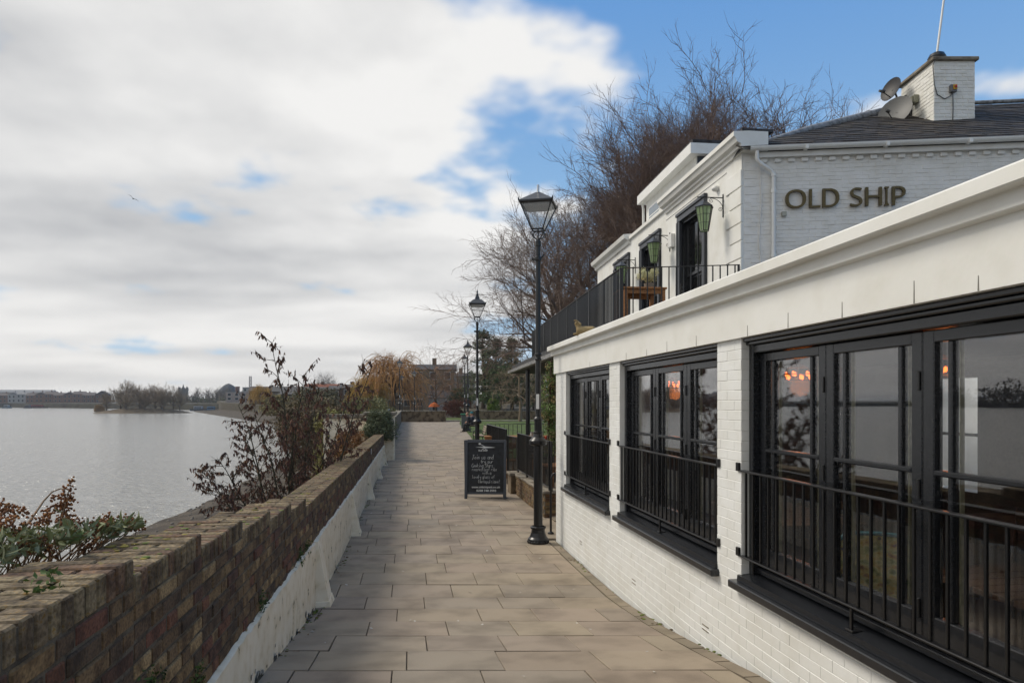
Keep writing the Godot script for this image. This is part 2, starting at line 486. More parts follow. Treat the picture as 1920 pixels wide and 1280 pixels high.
func bare_tree(called: String, label: String, group: String, at: Vector3, h: float, opt: Dictionary, bark: Color, twig: Color, sd: int, lean := Vector3.ZERO, sprays := SPR, scale := 1.0) -> Node3D:
	var o := thing(called, label, "tree", Transform3D(Basis.IDENTITY, at), group)
	rng.seed = sd
	var tips := []
	var wood := MB.new()
	wood.col = bark
	grow(wood, Vector3(0, -0.2, 0), (Vector3.UP + lean).normalized(), h * opt.get("trunk", 0.42), opt.get("r", 0.03) * h, 0, opt, tips)
	part(wood, "trunk", M.twig, o)
	var crown := MB.new()
	for t in tips:
		var k: int = rng.randi() % sprays.size()
		var s: float = clampf(t[2] * R(0.75, 1.25), 0.5, 3.5) * scale
		crown.add(sprays[k], aim(t[1], R(0, TAU), s, t[0]), tone(twig, 0.25))
		if opt.get("fine", false): crown.add(sprays[(k + 1) % sprays.size()], aim(bend(t[1], 0.45, R(0, TAU)), R(0, TAU), s * 1.0, t[0] - t[1] * s * 0.5), tone(twig, 0.25))
	part(crown, "crown", M.twig, o, Transform3D.IDENTITY, "stuff")
	var high := 0.1
	for q in crown.v: high = maxf(high, q.y)
	o.scale = Vector3.ONE * (h / high) # grown to its full height
	return o
func willow(label: String, at: Vector3, h: float, opt: Dictionary, bark: Color, twig: Color, sd: int, per: int) -> void:
	var o := thing("willow_tree", label, "tree", Transform3D(Basis.IDENTITY, at), "willows along the bank")
	rng.seed = sd
	var tips := []
	var wood := MB.new()
	wood.col = bark
	grow(wood, Vector3(0, -0.2, 0), Vector3.UP, h * 0.45, 0.035 * h, 0, opt, tips)
	part(wood, "trunk", M.twig, o)
	var crown := MB.new()
	for t in tips:
		for k in per:
			var p: Vector3 = t[0] + V(R(-0.5, 0.5), R(-0.3, 0.3), R(-0.5, 0.5))
			var d: Vector3 = (t[1] + V(R(-0.7, 0.7), 0.2, R(-0.7, 0.7))).normalized()
			var pts := pv([p])
			var rr := pf([0.03])
			var n := 5
			var L := R(1.2, 3.4)
			for i in n:
				d = (d + V(0, -0.55, 0)).normalized()
				p += d * L / n
				if p.y < 0.4: break
				pts.append(p); rr.append(0.028 - 0.003 * i)
			crown.col = tone(twig, 0.3)
			if pts.size() > 1: crown.tube(pts, rr, 3)
			crown.add(SPR[k % SPR.size()], aim(V(R(-0.5, 0.5), 0.8, R(-0.5, 0.5)), R(0, TAU), R(0.7, 1.2), t[0]), tone(twig, 0.3))
	part(crown, "crown", M.twig, o, Transform3D.IDENTITY, "stuff")
	var high := 0.1
	for q in crown.v: high = maxf(high, q.y)
	o.scale = Vector3.ONE * (h / high)
func leafy(parent: Node, mb_tone: Color, spots: Array, clumps: Array, called := "foliage") -> void: # spots: [[centre, radius], ...]
	var f := MB.new()
	for s in spots:
		f.add(clumps[rng.randi() % clumps.size()], aim(Vector3(R(-0.4, 0.4), 1, R(-0.4, 0.4)), R(0, TAU), s[1], s[0]), tone(mb_tone, 0.32))
	part(f, called, M.leaf, parent, Transform3D.IDENTITY, "stuff")
func shrub(called: String, label: String, cat: String, group: String, at: Vector3, size: Vector3, col: Color, sd: int, n: int, r: float, clumps := CLUMP) -> Node3D:
	var o := thing(called, label, cat, Transform3D(Basis.IDENTITY, at), group)
	rng.seed = sd
	var st := MB.new()
	st.col = C(0.09, 0.065, 0.04)
	var spots := []
	for i in 9:
		var e := V(R(-0.7, 0.7) * size.x, size.y * R(0.55, 0.9), R(-0.7, 0.7) * size.z)
		st.tube(pv([V(R(-0.12, 0.12) * size.x, -0.1, R(-0.12, 0.12) * size.z), e * V(0.5, 0.5, 0.5), e]), pf([0.03, 0.02, 0.008]), 4)
	part(st, "stem", M.twig, o)
	for i in n:
		var th := R(0, TAU)
		var u := sqrt(R(0.12, 1.0))
		var y := R(0.04, 1.0)
		var w := sqrt(maxf(0.05, 1.0 - pow(y * 1.05 - 0.25, 2))) * R(0.75, 1.08)
		spots.append([V(cos(th) * u * w * size.x, y * size.y, sin(th) * u * w * size.z), r * R(0.7, 1.3)])
	leafy(o, col, spots, clumps)
	return o
func conifer(called: String, label: String, group: String, at: Vector3, h: float, w: float, col: Color, sd: int, broad := false) -> Node3D:
	var o := thing(called, label, "tree", Transform3D(Basis.IDENTITY, at), group)
	rng.seed = sd
	var wood := MB.new()
	wood.col = C(0.075, 0.055, 0.04)
	wood.tube(pv([V(0, -0.2, 0), V(0.1, h * 0.4, 0), V(-0.1, h * 0.75, 0.1), V(0, h, 0)]), pf([h * 0.03, h * 0.022, h * 0.012, 0.03]), 7)
	var spots := []
	var rows := int(h * 2.2)
	for i in rows:
		var t := (i + R(0, 1)) / rows
		var y := lerpf(h * 0.12, h * 0.98, t)
		var reach := w * (pow(1.0 - t, 0.75) if not broad else sqrt(maxf(0.02, 1.0 - pow(t * 1.5 - 0.55, 2) * 0.9))) * R(0.55, 1.12) + 0.3
		for k in 4:
			var th := R(0, TAU)
			var e := V(cos(th) * reach, y + reach * R(-0.12, 0.22), sin(th) * reach)
			wood.tube(pv([V(0, y, 0), e]), pf([0.05, 0.015]), 3)
			var m := maxi(2, int(reach / 0.75))
			for j in m:
				var f := (j + 0.8) / m
				spots.append([V(0, y, 0).lerp(e, f) + V(R(-0.2, 0.2), R(-0.12, 0.22), R(-0.2, 0.2)), R(0.38, 0.72)])
	part(wood, "trunk", M.twig, o)
	leafy(o, col, spots, NEEDLE, "crown")
	return o
# ---------------------------------------------------------------- smooth bodies: tapered capsules joined with a smooth minimum, meshed as surface nets
func body(bones: Array, cell: float, blend: float, paint: Callable) -> MB: # bones: [a, b, ra, rb]
	var lo := Vector3.ONE * 1e9
	var hi := -lo
	for b in bones:
		var rr: float = maxf(b[2], b[3]) + blend
		for q in [b[0], b[1]]:
			lo = lo.min(q - Vector3.ONE * rr)
			hi = hi.max(q + Vector3.ONE * rr)
	var dim := Vector3i(((hi - lo) / cell).ceil()) + Vector3i.ONE * 2
	var f := PackedFloat32Array()
	f.resize(dim.x * dim.y * dim.z)
	f.fill(0.5)
	for b in bones:
		var a: Vector3 = b[0]
		var e: Vector3 = b[1] - a
		var l2 := maxf(e.length_squared(), 1e-9)
		var rr: float = maxf(b[2], b[3]) + blend * 2.0 + cell
		var i0 := Vector3i(((a.min(b[1]) - Vector3.ONE * rr - lo) / cell).floor()).max(Vector3i.ZERO)
		var i1 := Vector3i(((a.max(b[1]) + Vector3.ONE * rr - lo) / cell).ceil()).min(dim - Vector3i.ONE)
		for z in range(i0.z, i1.z + 1):
			for y in range(i0.y, i1.y + 1):
				for xx in range(i0.x, i1.x + 1):
					var p := lo + Vector3(xx, y, z) * cell
					var t := clampf((p - a).dot(e) / l2, 0.0, 1.0)
					var d: float = (p - a - e * t).length() - lerpf(b[2], b[3], t)
					var id := (z * dim.y + y) * dim.x + xx
					var g := f[id]
					var hh := maxf(blend - absf(d - g), 0.0) / blend
					f[id] = minf(d, g) - hh * hh * blend * 0.25
	var at := {}
	var m := MB.new()
	var corner := [Vector3i(0, 0, 0), Vector3i(1, 0, 0), Vector3i(0, 1, 0), Vector3i(1, 1, 0), Vector3i(0, 0, 1), Vector3i(1, 0, 1), Vector3i(0, 1, 1), Vector3i(1, 1, 1)]
	var edges := [[0, 1], [2, 3], [4, 5], [6, 7], [0, 2], [1, 3], [4, 6], [5, 7], [0, 4], [1, 5], [2, 6], [3, 7]]
	var idx := func(q: Vector3i) -> int: return (q.z * dim.y + q.y) * dim.x + q.x
	for z in dim.z - 1:
		for y in dim.y - 1:
			for xx in dim.x - 1:
				var q := Vector3i(xx, y, z)
				var vals := []
				var neg := 0
				for k in 8:
					var fv: float = f[idx.call(q + corner[k])]
					vals.append(fv)
					if fv < 0: neg += 1
				if neg == 0 or neg == 8: continue
				var sum := Vector3.ZERO
				var cnt := 0
				for e in edges:
					var a: float = vals[e[0]]
					var b: float = vals[e[1]]
					if (a < 0) != (b < 0):
						sum += Vector3(corner[e[0]]).lerp(Vector3(corner[e[1]]), a / (a - b))
						cnt += 1
				at[idx.call(q)] = lo + (Vector3(q) + sum / cnt) * cell
	var grad := func(p: Vector3) -> Vector3:
		var q := (p - lo) / cell
		var b := Vector3i(q.floor()).clamp(Vector3i.ONE, dim - Vector3i.ONE * 3)
		return Vector3(f[idx.call(b + Vector3i(2, 0, 0))] - f[idx.call(b - Vector3i(1, 0, 0))], f[idx.call(b + Vector3i(0, 2, 0))] - f[idx.call(b - Vector3i(0, 1, 0))], f[idx.call(b + Vector3i(0, 0, 2))] - f[idx.call(b - Vector3i(0, 0, 1))]).normalized()
	for z in range(1, dim.z - 1):
		for y in range(1, dim.y - 1):
			for xx in range(1, dim.x - 1):
				var q := Vector3i(xx, y, z)
				var a := f[idx.call(q)]
				for ax in 3:
					var s := Vector3i(1, 0, 0) if ax == 0 else Vector3i(0, 1, 0) if ax == 1 else Vector3i(0, 0, 1)
					if (a < 0) == (f[idx.call(q + s)] < 0): continue
					var u := Vector3i(0, 1, 0) if ax == 0 else Vector3i(0, 0, 1) if ax == 1 else Vector3i(1, 0, 0)
					var w := Vector3i(0, 0, 1) if ax == 0 else Vector3i(1, 0, 0) if ax == 1 else Vector3i(0, 1, 0)
					var k := [idx.call(q), idx.call(q - u), idx.call(q - u - w), idx.call(q - w)]
					if not (at.has(k[0]) and at.has(k[1]) and at.has(k[2]) and at.has(k[3])): continue
					var pp := [at[k[0]], at[k[1]], at[k[2]], at[k[3]]]
					m.col = paint.call((pp[0] + pp[2]) * 0.5)
					if a >= 0: pp.reverse()
					for t in [[0, 2, 1], [0, 3, 2]]:
						for j in t: m.vert(pp[j], grad.call(pp[j]))
	return m
# ---------------------------------------------------------------- the lie of the land
var PROF := [[-30.0, 0.62], [0.0, 0.62], [1.5, 0.60], [2.4, 0.54], [4.16, 0.39], [4.9, 0.285], [5.98, 0.14], [7.14, 0.04], [8.5, 0.015], [10.4, 0.0], [25.0, 0.0], [46.0, 0.15], [64.0, 0.25], [100.0, 0.5], [200.0, 1.2], [400.0, 3.0], [900.0, 6.0]]
func gy(d: float) -> float:
	for i in PROF.size() - 1:
		if d <= PROF[i + 1][0]:
			var t: float = clampf((d - PROF[i][0]) / (PROF[i + 1][0] - PROF[i][0]), 0.0, 1.0)
			return lerpf(PROF[i][1], PROF[i + 1][1], t)
	return 6.0
func xl(d: float) -> float: return -0.98 - 0.147 * d # foot of the river wall
func xr(d: float) -> float: return 2.266 - 0.1523 * d # the low wing's front
func poly_at(t: Array, d: float) -> float:
	for i in t.size() - 1:
		if d <= t[i + 1][0]: return lerpf(t[i][1], t[i + 1][1], clampf((d - t[i][0]) / (t[i + 1][0] - t[i][0]), 0.0, 1.0))
	return t[-1][1]
var SHORE := [[-80.0, -9.0], [0.0, -9.5], [21.0, -11.5], [31.0, -12.7], [50.0, -16.0], [74.0, -22.0], [110.0, -36.0], [150.0, -57.0], [202.0, -86.0], [300.0, -140.0], [400.0, -185.0]]
func shore(d: float) -> float: return poly_at(SHORE, d)
func bank(d: float) -> float: # top of the embankment
	if d < 66.0: return xl(d) - 0.3
	return lerpf(xl(66.0) - 0.3, shore(d) + 12.0, clampf((d - 66.0) / 40.0, 0, 1))
func path_right(d: float) -> float: return xr(d) + poly_at([[-5.0, 0.0], [10.4, 0.0], [11.0, 0.35], [22.0, 0.15], [39.0, 1.25], [59.0, 2.1], [70.0, 3.0]], d)
const W := -2.0 # water level
func make_land() -> void:
	# river
	var w := MB.new()
	w.quad(V(-2500, W, 600), V(600, W, 600), V(600, W, -2500), V(-2500, W, -2500))
	struct(w, "river", M.river)
	# ground behind the embankment, one sheet to the horizon
	var ds := [-60.0, -30.0, -10.0, 0.0, 1.5, 2.4, 3.3, 4.16, 4.9, 5.5, 5.98, 6.6, 7.14, 8.5, 10.4, 16.0, 25.0, 35.0, 46.0, 55.0, 64.0, 66.0, 80.0, 100.0, 130.0, 165.0, 202.0, 250.0, 300.0, 340.0, 400.0, 640.0, 1000.0, 2200.0]
	var g := MB.new()
	for i in ds.size() - 1:
		var a: float = ds[i]
		var b: float = ds[i + 1]
		g.quad(P(bank(a), gy(a) - 0.07, a), P(1500, gy(a) - 0.07, a), P(1500, gy(b) - 0.07, b), P(bank(b), gy(b) - 0.07, b))
		g.quad(P(bank(a), -2.3, a), P(bank(a), gy(a) - 0.07, a), P(bank(b), gy(b) - 0.07, b), P(bank(b), -2.3, b))
	struct(g, "ground", M.earth)
	# foreshore
	var f := MB.new()
	rng.seed = 5
	var rows := []
	var d := -40.0
	while d < 330.0:
		var row := []
		for k in 9:
			var t := k / 8.0
			var x := lerpf(shore(d) - 5.0, bank(d) + 0.25, t)
			var s: float = (x - shore(d)) / maxf(1.0, bank(d) - shore(d))
			var y := W + (s * 0.9 if s > 0 else s * 0.5) + R(-0.03, 0.03) * clampf(s * 6.0, 0, 1)
			row.append(P(x + R(-0.3, 0.3), y, d))
		rows.append(row)
		d += 1.2 if d < 60 else 5.0 if d < 120 else 12.0
	for i in rows.size() - 1:
		for k in 8: f.quad(rows[i][k], rows[i][k + 1], rows[i + 1][k + 1], rows[i + 1][k])
	struct(f, "foreshore", M.gravel)
	# stones lying on the foreshore
	var st := MB.new()
	var peb := MB.new()
	peb.ball(Vector3.ZERO, V(1, 0.6, 0.8), 5, 3)
	for i in 1500:
		var dd := R(9, 60)
		var t := pow(R(0, 1), 1.5)
		var x := lerpf(shore(dd) - 0.2, bank(dd), t)
		var sc := R(0.02, 0.09)
		st.add(peb, Transform3D(Basis(Vector3.UP, R(0, TAU)).scaled(Vector3.ONE * sc), P(x, W + 0.9 * t, dd)), tone(C(0.2, 0.175, 0.14), 0.45))
	tag(part(st, "foreshore_stone", M.plain, self), "loose grey stones strewn over the gravel foreshore", "stones", "", "stuff")
	# far bank
	var fb := MB.new()
	var F := [[-1600.0, 520.0], [-900.0, 560.0], [-520.0, 575.0], [-400.0, 545.0], [-300.0, 470.0], [-210.0, 400.0], [-150.0, 350.0], [-60.0, 345.0]]
	for i in F.size() - 1:
		var a := P(F[i][0], W - 0.3, F[i][1])
		var b := P(F[i + 1][0], W - 0.3, F[i + 1][1])
		var u := V(0, 3.6, 0)
		fb.quad(a, b, b + u, a + u)
		fb.quad(a + u, b + u, b + u + V(-60, 4, -900), a + u + V(-300, 4, -900))
	struct(fb, "far_bank", mat("far_bank_earth", C(0.10, 0.095, 0.065), 0.95, "speck", 0.05, "", 1.0, "blotch", 0.02))
	# bank behind the camera's left, seen only in the windows' reflections
	var nb := MB.new()
	nb.quad(P(-560, W + 0.2, 530), P(-300, W + 0.2, -150), P(-300, W + 3.2, -150), P(-560, W + 3.2, 530))
	nb.quad(P(-560, W + 3.2, 530), P(-300, W + 3.2, -150), P(-1500, W + 6, -150), P(-1500, W + 6, 530))
	struct(nb, "opposite_bank", M.far_bank_earth)
	# park lawns and crossing path
	var l := MB.new()
	for i in 12:
		var a := 26.0 + i * 3.4
		var b := a + 3.4
		l.quad(P(path_right(a), gy(a) - 0.02, a), P(60, gy(a) - 0.02, a), P(60, gy(b) - 0.02, b), P(path_right(b), gy(b) - 0.02, b))
	struct(l, "lawn", M.lawn)
	var cp := MB.new()
	cp.box(P(-14, gy(66.9) - 0.09, 69.6), P(60, gy(66.9) + 0.02, 66.9))
	struct(cp, "park_path", M.asphalt)
	var l2 := MB.new()
	l2.quad(P(-12, gy(70) - 0.03, 69.6), P(60, gy(70) - 0.03, 69.6), P(60, gy(76), 78), P(-14, gy(76), 78))
	struct(l2, "lawn", M.lawn)
	var bk := MB.new() # planted bank behind the retaining wall
	bk.quad(P(-5.2, 1.1, 73.3), P(60, 1.1, 73.3), P(60, 1.9, 96), P(-8, 1.9, 96))
	struct(bk, "planted_bank", M.earth)
func make_path() -> void:
	rng.seed = 77
	var path := Node3D.new()
	path.name = "path"
	add_child(path)
	path.set_meta("kind", "structure")
	var bed := MB.new()
	var d := -6.0
	while d < 66.0:
		var e := d + (0.5 if d < 12 else 3.0)
		bed.quad(P(xl(d) - 0.02, gy(d) - 0.028, d), P(path_right(d) + 0.3, gy(d) - 0.028, d), P(path_right(e) + 0.3, gy(e) - 0.028, e), P(xl(e) - 0.02, gy(e) - 0.028, e))
		d = e
	part(bed, "bed", M.paving_bed, path)
	var far := MB.new()
	var count := 0
	d = 1.2
	var tones := [C(0.40, 0.33, 0.25), C(0.38, 0.315, 0.242), C(0.362, 0.303, 0.236), C(0.412, 0.338, 0.252), C(0.39, 0.32, 0.24), C(0.35, 0.294, 0.23)]
	var row := 0
	while d < 65.0:
		var dep := 0.55 * R(0.94, 1.06) if d < 30 else 0.6
		var e := d + dep
		var x := xl(d) + 0.005 - (R(0.0, 0.35) if row % 2 == 0 else R(0.25, 0.55))
		var right := path_right(d) - (0.16 if d < 10.4 else -0.1)
		var k := 0
		while x < right - 0.03:
			var w := R(0.52, 0.78)
			var x0 := maxf(x, xl(d) + 0.02)
			var x1 := minf(x + w, right)
			if right - x1 < 0.16: x1 = right
			x = x1 if x1 == right else x + w
			if x1 - x0 < 0.05: continue
			var gp := 0.0032
			var sh := -0.15 * dep # joints follow the path's own direction
			var lift := R(-0.004, 0.004)
			var tilt := [R(-0.0025, 0.0025), R(-0.0025, 0.0025), R(-0.0025, 0.0025), R(-0.0025, 0.0025)]
			var cs := [P(x0 + gp, gy(d + gp) + lift + tilt[0], d + gp), P(x1 - gp, gy(d + gp) + lift + tilt[1], d + gp), P(x1 + sh - gp, gy(e - gp) + lift + tilt[2], e - gp), P(x0 + sh + gp, gy(e - gp) + lift + tilt[3], e - gp)]
			if k == 0: cs[3].x = maxf(cs[3].x, xl(e) + 0.02)
			var m: MB = far if count >= 300 else MB.new()
			m.col = tone(tones[rng.randi() % tones.size()], 0.05)
			var c0: Vector3 = (cs[0] + cs[1] + cs[2] + cs[3]) / 4.0
			var o := Vector3.ZERO if count >= 300 else Vector3(c0.x, gy(d), c0.z)
			var inn := []
			for q in cs:
				q -= o
				inn.append(q.lerp(c0 - o, 0.012) )
			var low := []
			var dn := []
			for q in cs:
				low.append(q - o - V(0, 0.004, 0)); dn.append(q - o - V(0, 0.04, 0))
			m.quad(inn[0], inn[1], inn[2], inn[3])
			for j in 4:
				var j2 := (j + 1) % 4
				m.quad(low[j], low[j2], inn[j2], inn[j])
				m.quad(dn[j], dn[j2], low[j2], low[j])
			if count < 300: part(m, "slab", M.paving, path, Transform3D(Basis.IDENTITY, o))
			count += 1
			k += 1
		d = e
		row += 1
	part(far, "slabs", M.paving, path, Transform3D.IDENTITY, "stuff")
	# narrow edging stones along the low wing
	d = 1.5
	while d < 10.2:
		var e := d + R(0.3, 0.6)
		var m := MB.new()
		m.col = tone(C(0.31, 0.26, 0.19), 0.12)
		var a0 := xr(d) - 0.145
		var a1 := xr(e) - 0.145
		m.hexa([P(a0, gy(d) - 0.04, d + 0.006), P(a0 + 0.105, gy(d) - 0.04, d + 0.006), P(a1 + 0.105, gy(e) - 0.04, e - 0.006), P(a1, gy(e) - 0.04, e - 0.006),
			P(a0, gy(d) - 0.002, d + 0.006), P(a0 + 0.105, gy(d) + 0.003, d + 0.006), P(a1 + 0.105, gy(e) + 0.003, e - 0.006), P(a1, gy(e) - 0.002, e - 0.006)])
		part(m, "edging_stone", M.paving, path)
		d = e
	# moss and litter in the joints along both walls
	var moss := MB.new()
	var bl := MB.new()
	bl.ball(Vector3.ZERO, V(1, 0.5, 1), 6, 4)
	for i in 900:
		var dd := pow(R(0, 1), 1.6) * 16.0 + 2.2
		var left := i % 2 == 0
		var x := xl(dd) + 0.03 + absf(rng.randfn(0, 0.04)) if left else xr(minf(dd, 10.2)) - 0.02 - absf(rng.randfn(0, 0.035))
		if not left: dd = minf(dd, 10.2)
		if sin(dd * 2.3) + sin(dd * 5.1 + 1.0) < R(-0.6, 1.0): continue
		var s := R(0.006, 0.02)
		moss.add(bl, Transform3D(Basis.from_scale(V(s, s * R(0.5, 1.0), s)), P(x, gy(dd) + 0.002, dd)), tone(C(0.10, 0.125, 0.025), 0.4) if R(0, 1) < 0.6 else tone(C(0.10, 0.07, 0.035), 0.4))
	tag(part(moss, "moss", M.moss, self), "green moss and crumbs of litter along the foot of both walls", "moss", "", "stuff")
	var lit := MB.new()
	for i in 130:
		var dd := R(4.2, 18)
		var x := lerpf(xl(dd) + 0.1, xr(dd) - 0.2, R(0, 1)) if i % 3 == 0 else xl(dd) + absf(rng.randfn(0.06, 0.06))
		lit.col = tone(C(0.16, 0.085, 0.035), 0.4) if i % 3 else tone(C(0.5, 0.48, 0.44), 0.2)
		var t := aim(V(R(-0.3, 0.3), 1, R(-0.3, 0.3)), R(0, TAU), R(0.008, 0.02), P(x, gy(dd) + 0.006, dd))
		lit.quad(t * V(-1, 0, -0.5), t * V(1, 0.2, -0.5), t * V(1, 0, 0.5), t * V(-1, 0.2, 0.5))
	tag(part(lit, "leaf_litter", M.moss, self), "scraps of dead leaves and pale gum spots scattered on the paving", "litter", "", "stuff")
# ---------------------------------------------------------------- river wall
const KW := 1.01075
func wall_top(d: float) -> float:
	if d < 2.42: return 1.55
	if d < 6.32: return 1.49 - 0.07 * floorf((d - 2.42) / 0.78)
	return 1.13 - 0.009 * (d - 6.32)
func render_top(d: float) -> float: return poly_at([[-5.0, 0.8], [3.8, 0.755], [6.5, 0.72], [14.0, 0.64], [24.0, 0.6]], d)
func make_river_wall() -> void:
	rng.seed = 101
	var w := thing("river_wall", "weathered brown brick parapet wall with white rendered foot beside the river", "wall", Transform3D(Basis(Vector3.UP, atan(0.147)), V(-0.98, 0, 0)))
	var core := MB.new()
	var secs := [-1.5, 2.42, 3.2, 3.98, 4.76, 5.54, 6.32, 8.0, 10.0, 12.0, 14.0, 16.0, 18.0, 20.0, 22.0, 24.1]
	for i in secs.size() - 1:
		var a: float = secs[i]
		var b: float = secs[i + 1]
		var ta := wall_top(a + 0.01) - 0.012
		var tb := wall_top(b - 0.01) - 0.012
		core.hexa([V(-0.333, -2.2, -a * KW), V(-0.007, -2.2, -a * KW), V(-0.007, -2.2, -b * KW), V(-0.333, -2.2, -b * KW), V(-0.333, ta, -a * KW), V(-0.007, ta, -a * KW), V(-0.007, tb, -b * KW), V(-0.333, tb, -b * KW)])
	part(core, "mortar_core", M.mortar, w)
	# brick shapes: stretcher, header on the face; coping bricks on edge, long and short
	var shapes := []
	for s in [V(0.06, 0.061, 0.212), V(0.06, 0.061, 0.1), V(0.218, 0.098, 0.062), V(0.108, 0.098, 0.062)]:
		var m := MB.new()
		m.bbox(-s / 2, s / 2, 0.006)
		shapes.append(m)
	var tones := [C(0.181, 0.119, 0.065), C(0.232, 0.157, 0.083), C(0.138, 0.092, 0.055), C(0.210, 0.092, 0.059), C(0.297, 0.203, 0.100), C(0.145, 0.077, 0.054), C(0.420, 0.308, 0.163), C(0.123, 0.084, 0.054), C(0.254, 0.165, 0.083), C(0.174, 0.112, 0.062), C(0.239, 0.109, 0.065)]
	var ctones := [C(0.27, 0.22, 0.155), C(0.23, 0.188, 0.135), C(0.30, 0.245, 0.175), C(0.2, 0.158, 0.112), C(0.22, 0.145, 0.105)]
	var face := []
	var cope := []
	var d := 0.9
	while d < 24.0:
		# coping
		var top := wall_top(d)
		var y := top - 0.05 + R(-0.003, 0.003)
		var z := -d * KW
		var flip := int(d / 0.071) % 2 == 0
		var tl := Basis.from_euler(V(R(-0.015, 0.015), R(-0.02, 0.02), R(-0.012, 0.012)))
		var side := rng.randi() % 5
		cope.append([d, 2, Transform3D(tl, V((-0.110 if flip else -0.226) + R(-0.003, 0.003), y, z)), ctones[side]])
		cope.append([d + 0.3, 3, Transform3D(tl, V((-0.281 if flip else -0.055) + R(-0.003, 0.003), y, z)), ctones[rng.randi() % 5]])
		d += 0.0702
	for i in range(0, secs.size() - 1):
		if i > 6: break
		var s0: float = maxf(secs[i], 0.9)
		var s1: float = 24.1 if i == 6 else secs[i + 1]
		for row in 13:
			d = s0
			var k := 0
			while d < s1 - 0.015:
				var hd := (k + row) % 2 == 0 if R(0, 1) < 0.85 else R(0, 1) < 0.5
				var ln := 0.1 if hd else 0.212
				if row % 2 == 1 and k == 0: ln = 0.155
				if s1 - d < ln + 0.05: ln = s1 - d - 0.001
				var mid := d + ln / 2
				var y := wall_top(mid) - 0.103 - 0.035 - row * 0.0705
				if y > render_top(mid) - 0.06:
					face.append([mid, 0, Transform3D(Basis.from_euler(V(R(-0.01, 0.01), R(-0.012, 0.012), R(-0.008, 0.008))) * Basis.from_scale(V(1, 1, ln / 0.212)), V(-0.03 + R(-0.005, 0.003), y, -mid * KW)), tones[rng.randi() % tones.size()]])
				d += ln + 0.009
				k += 1
	lay(face, shapes, "brick", M.old_brick, w, 300)
	lay(cope, shapes, "coping_brick", M.coping_brick, w, 300)
	# rendered foot with a ragged upper edge
	var rd := MB.new()
	var nz := FastNoiseLite.new()
	nz.seed = 3
	nz.frequency = 1.6
	d = 0.9
	while d < 24.1:
		var e := minf(d + 0.09, 24.1)
		var ya := render_top(d) + nz.get_noise_1d(d * 2.7) * 0.022 + nz.get_noise_1d(d * 11.0) * 0.016
		var yb := render_top(e) + nz.get_noise_1d(e * 2.7) * 0.022 + nz.get_noise_1d(e * 11.0) * 0.016
		var ba := 0.024 + nz.get_noise_1d(d * 3.0 + 50) * 0.008
		var bb := 0.024 + nz.get_noise_1d(e * 3.0 + 50) * 0.008
		rd.quad(V(0.03, gy(d) - 0.1, -d * KW), V(0.03, gy(e) - 0.1, -e * KW), V(bb, yb - 0.012, -e * KW), V(ba, ya - 0.012, -d * KW))
		rd.quad(V(ba, ya - 0.012, -d * KW), V(bb, yb - 0.012, -e * KW), V(-0.006, yb, -e * KW), V(-0.006, ya, -d * KW))
		d = e
	part(rd, "render", M.old_white, w)
	var fk := MB.new() # paint flaking off the render: bare dark patches with curled pale rims
	for i in 40:
		var dd := pow(R(0, 1), 1.3) * 5.0 + 3.6
		var cy := gy(dd) + (R(-0.01, 0.035) if i % 9 else R(0.06, 0.2))
		var sz := R(0.012, 0.045)
		for k in 2:
			fk.col = tone(C(0.09, 0.095, 0.08), 0.3) if k == 0 else tone(C(0.72, 0.7, 0.64), 0.1)
			var ring := []
			for j in 7:
				var t := TAU * j / 7.0
				var rr: float = sz * R(0.5, 1.1) * (1.0 if k == 0 else 0.5)
				ring.append(V(0.0335 + k * 0.004, cy + sin(t) * rr * 0.8 + k * sz * 0.6, -dd * KW + cos(t) * rr * (1.7 if i % 9 else 0.6)))
			for j in range(1, 6): fk.facing(ring[0], ring[j], ring[j + 1], ring[j + 1].lerp(ring[0], 0.5), Vector3.RIGHT)
	part(fk, "flaking_paint", M.plain, w, Transform3D.IDENTITY, "stuff")
	for dd in [6.72, 10.7, 14.7, 18.7, 22.6]:
		var b := MB.new()
		var t := render_top(dd)
		var z0: float = -dd * KW
		var z1: float = -(dd + 0.36) * KW
		var g := gy(dd) - 0.05
		b.hexa([V(0.0, g, z0), V(0.175, g, z0 - 0.02), V(0.165, g, z1 + 0.02), V(0.0, g, z1), V(0.0, t, z0 - 0.06), V(0.04, t - 0.01, z0 - 0.08), V(0.04, t - 0.01, z1 + 0.08), V(0.0, t, z1 + 0.06)])
		b.hexa([V(0.0, g, z0 + 0.03), V(0.19, g, z0 + 0.02), V(0.18, g, z1 - 0.02), V(0.0, g, z1 - 0.03), V(0.0, g + 0.10, z0 + 0.003), V(0.163, g + 0.10, z0 - 0.012), V(0.153, g + 0.10, z1 + 0.012), V(0.0, g + 0.10, z1 - 0.003)])
		part(b, "buttress", M.old_white, w)
	# small white marker plate
	var pl := MB.new()
	pl.box(V(0.004, 0.86, -16.6), V(0.012, 0.98, -16.5))
	part(pl, "marker_plate", M.white_gloss, w)
	# moss on the coping
	var mo := MB.new()
	var bl := MB.new()
	bl.ball(Vector3.ZERO, V(1, 0.45, 1), 6, 4)
	for i in 1500:
		var dd := pow(R(0, 1), 1.8) * 20 + 1.1
		var xx := R(-0.33, -0.01)
		if sin(dd * 3.1 + xx * 9.0) + sin(dd * 7.7 - xx * 14.0) < R(-0.2, 1.6): continue
		var s := R(0.005, 0.018)
		mo.add(bl, Transform3D(Basis.from_scale(V(s * R(0.8, 2.0), s * 0.6, s)), V(xx, wall_top(dd) - 0.002, -dd * KW)), tone(C(0.21, 0.17, 0.035), 0.35) if R(0, 1) < 0.75 else tone(C(0.12, 0.16, 0.03), 0.3))
	part(mo, "moss", M.moss, w, Transform3D.IDENTITY, "stuff")
	var wd := MB.new() # weeds rooted in the brick joints and at the render's edge
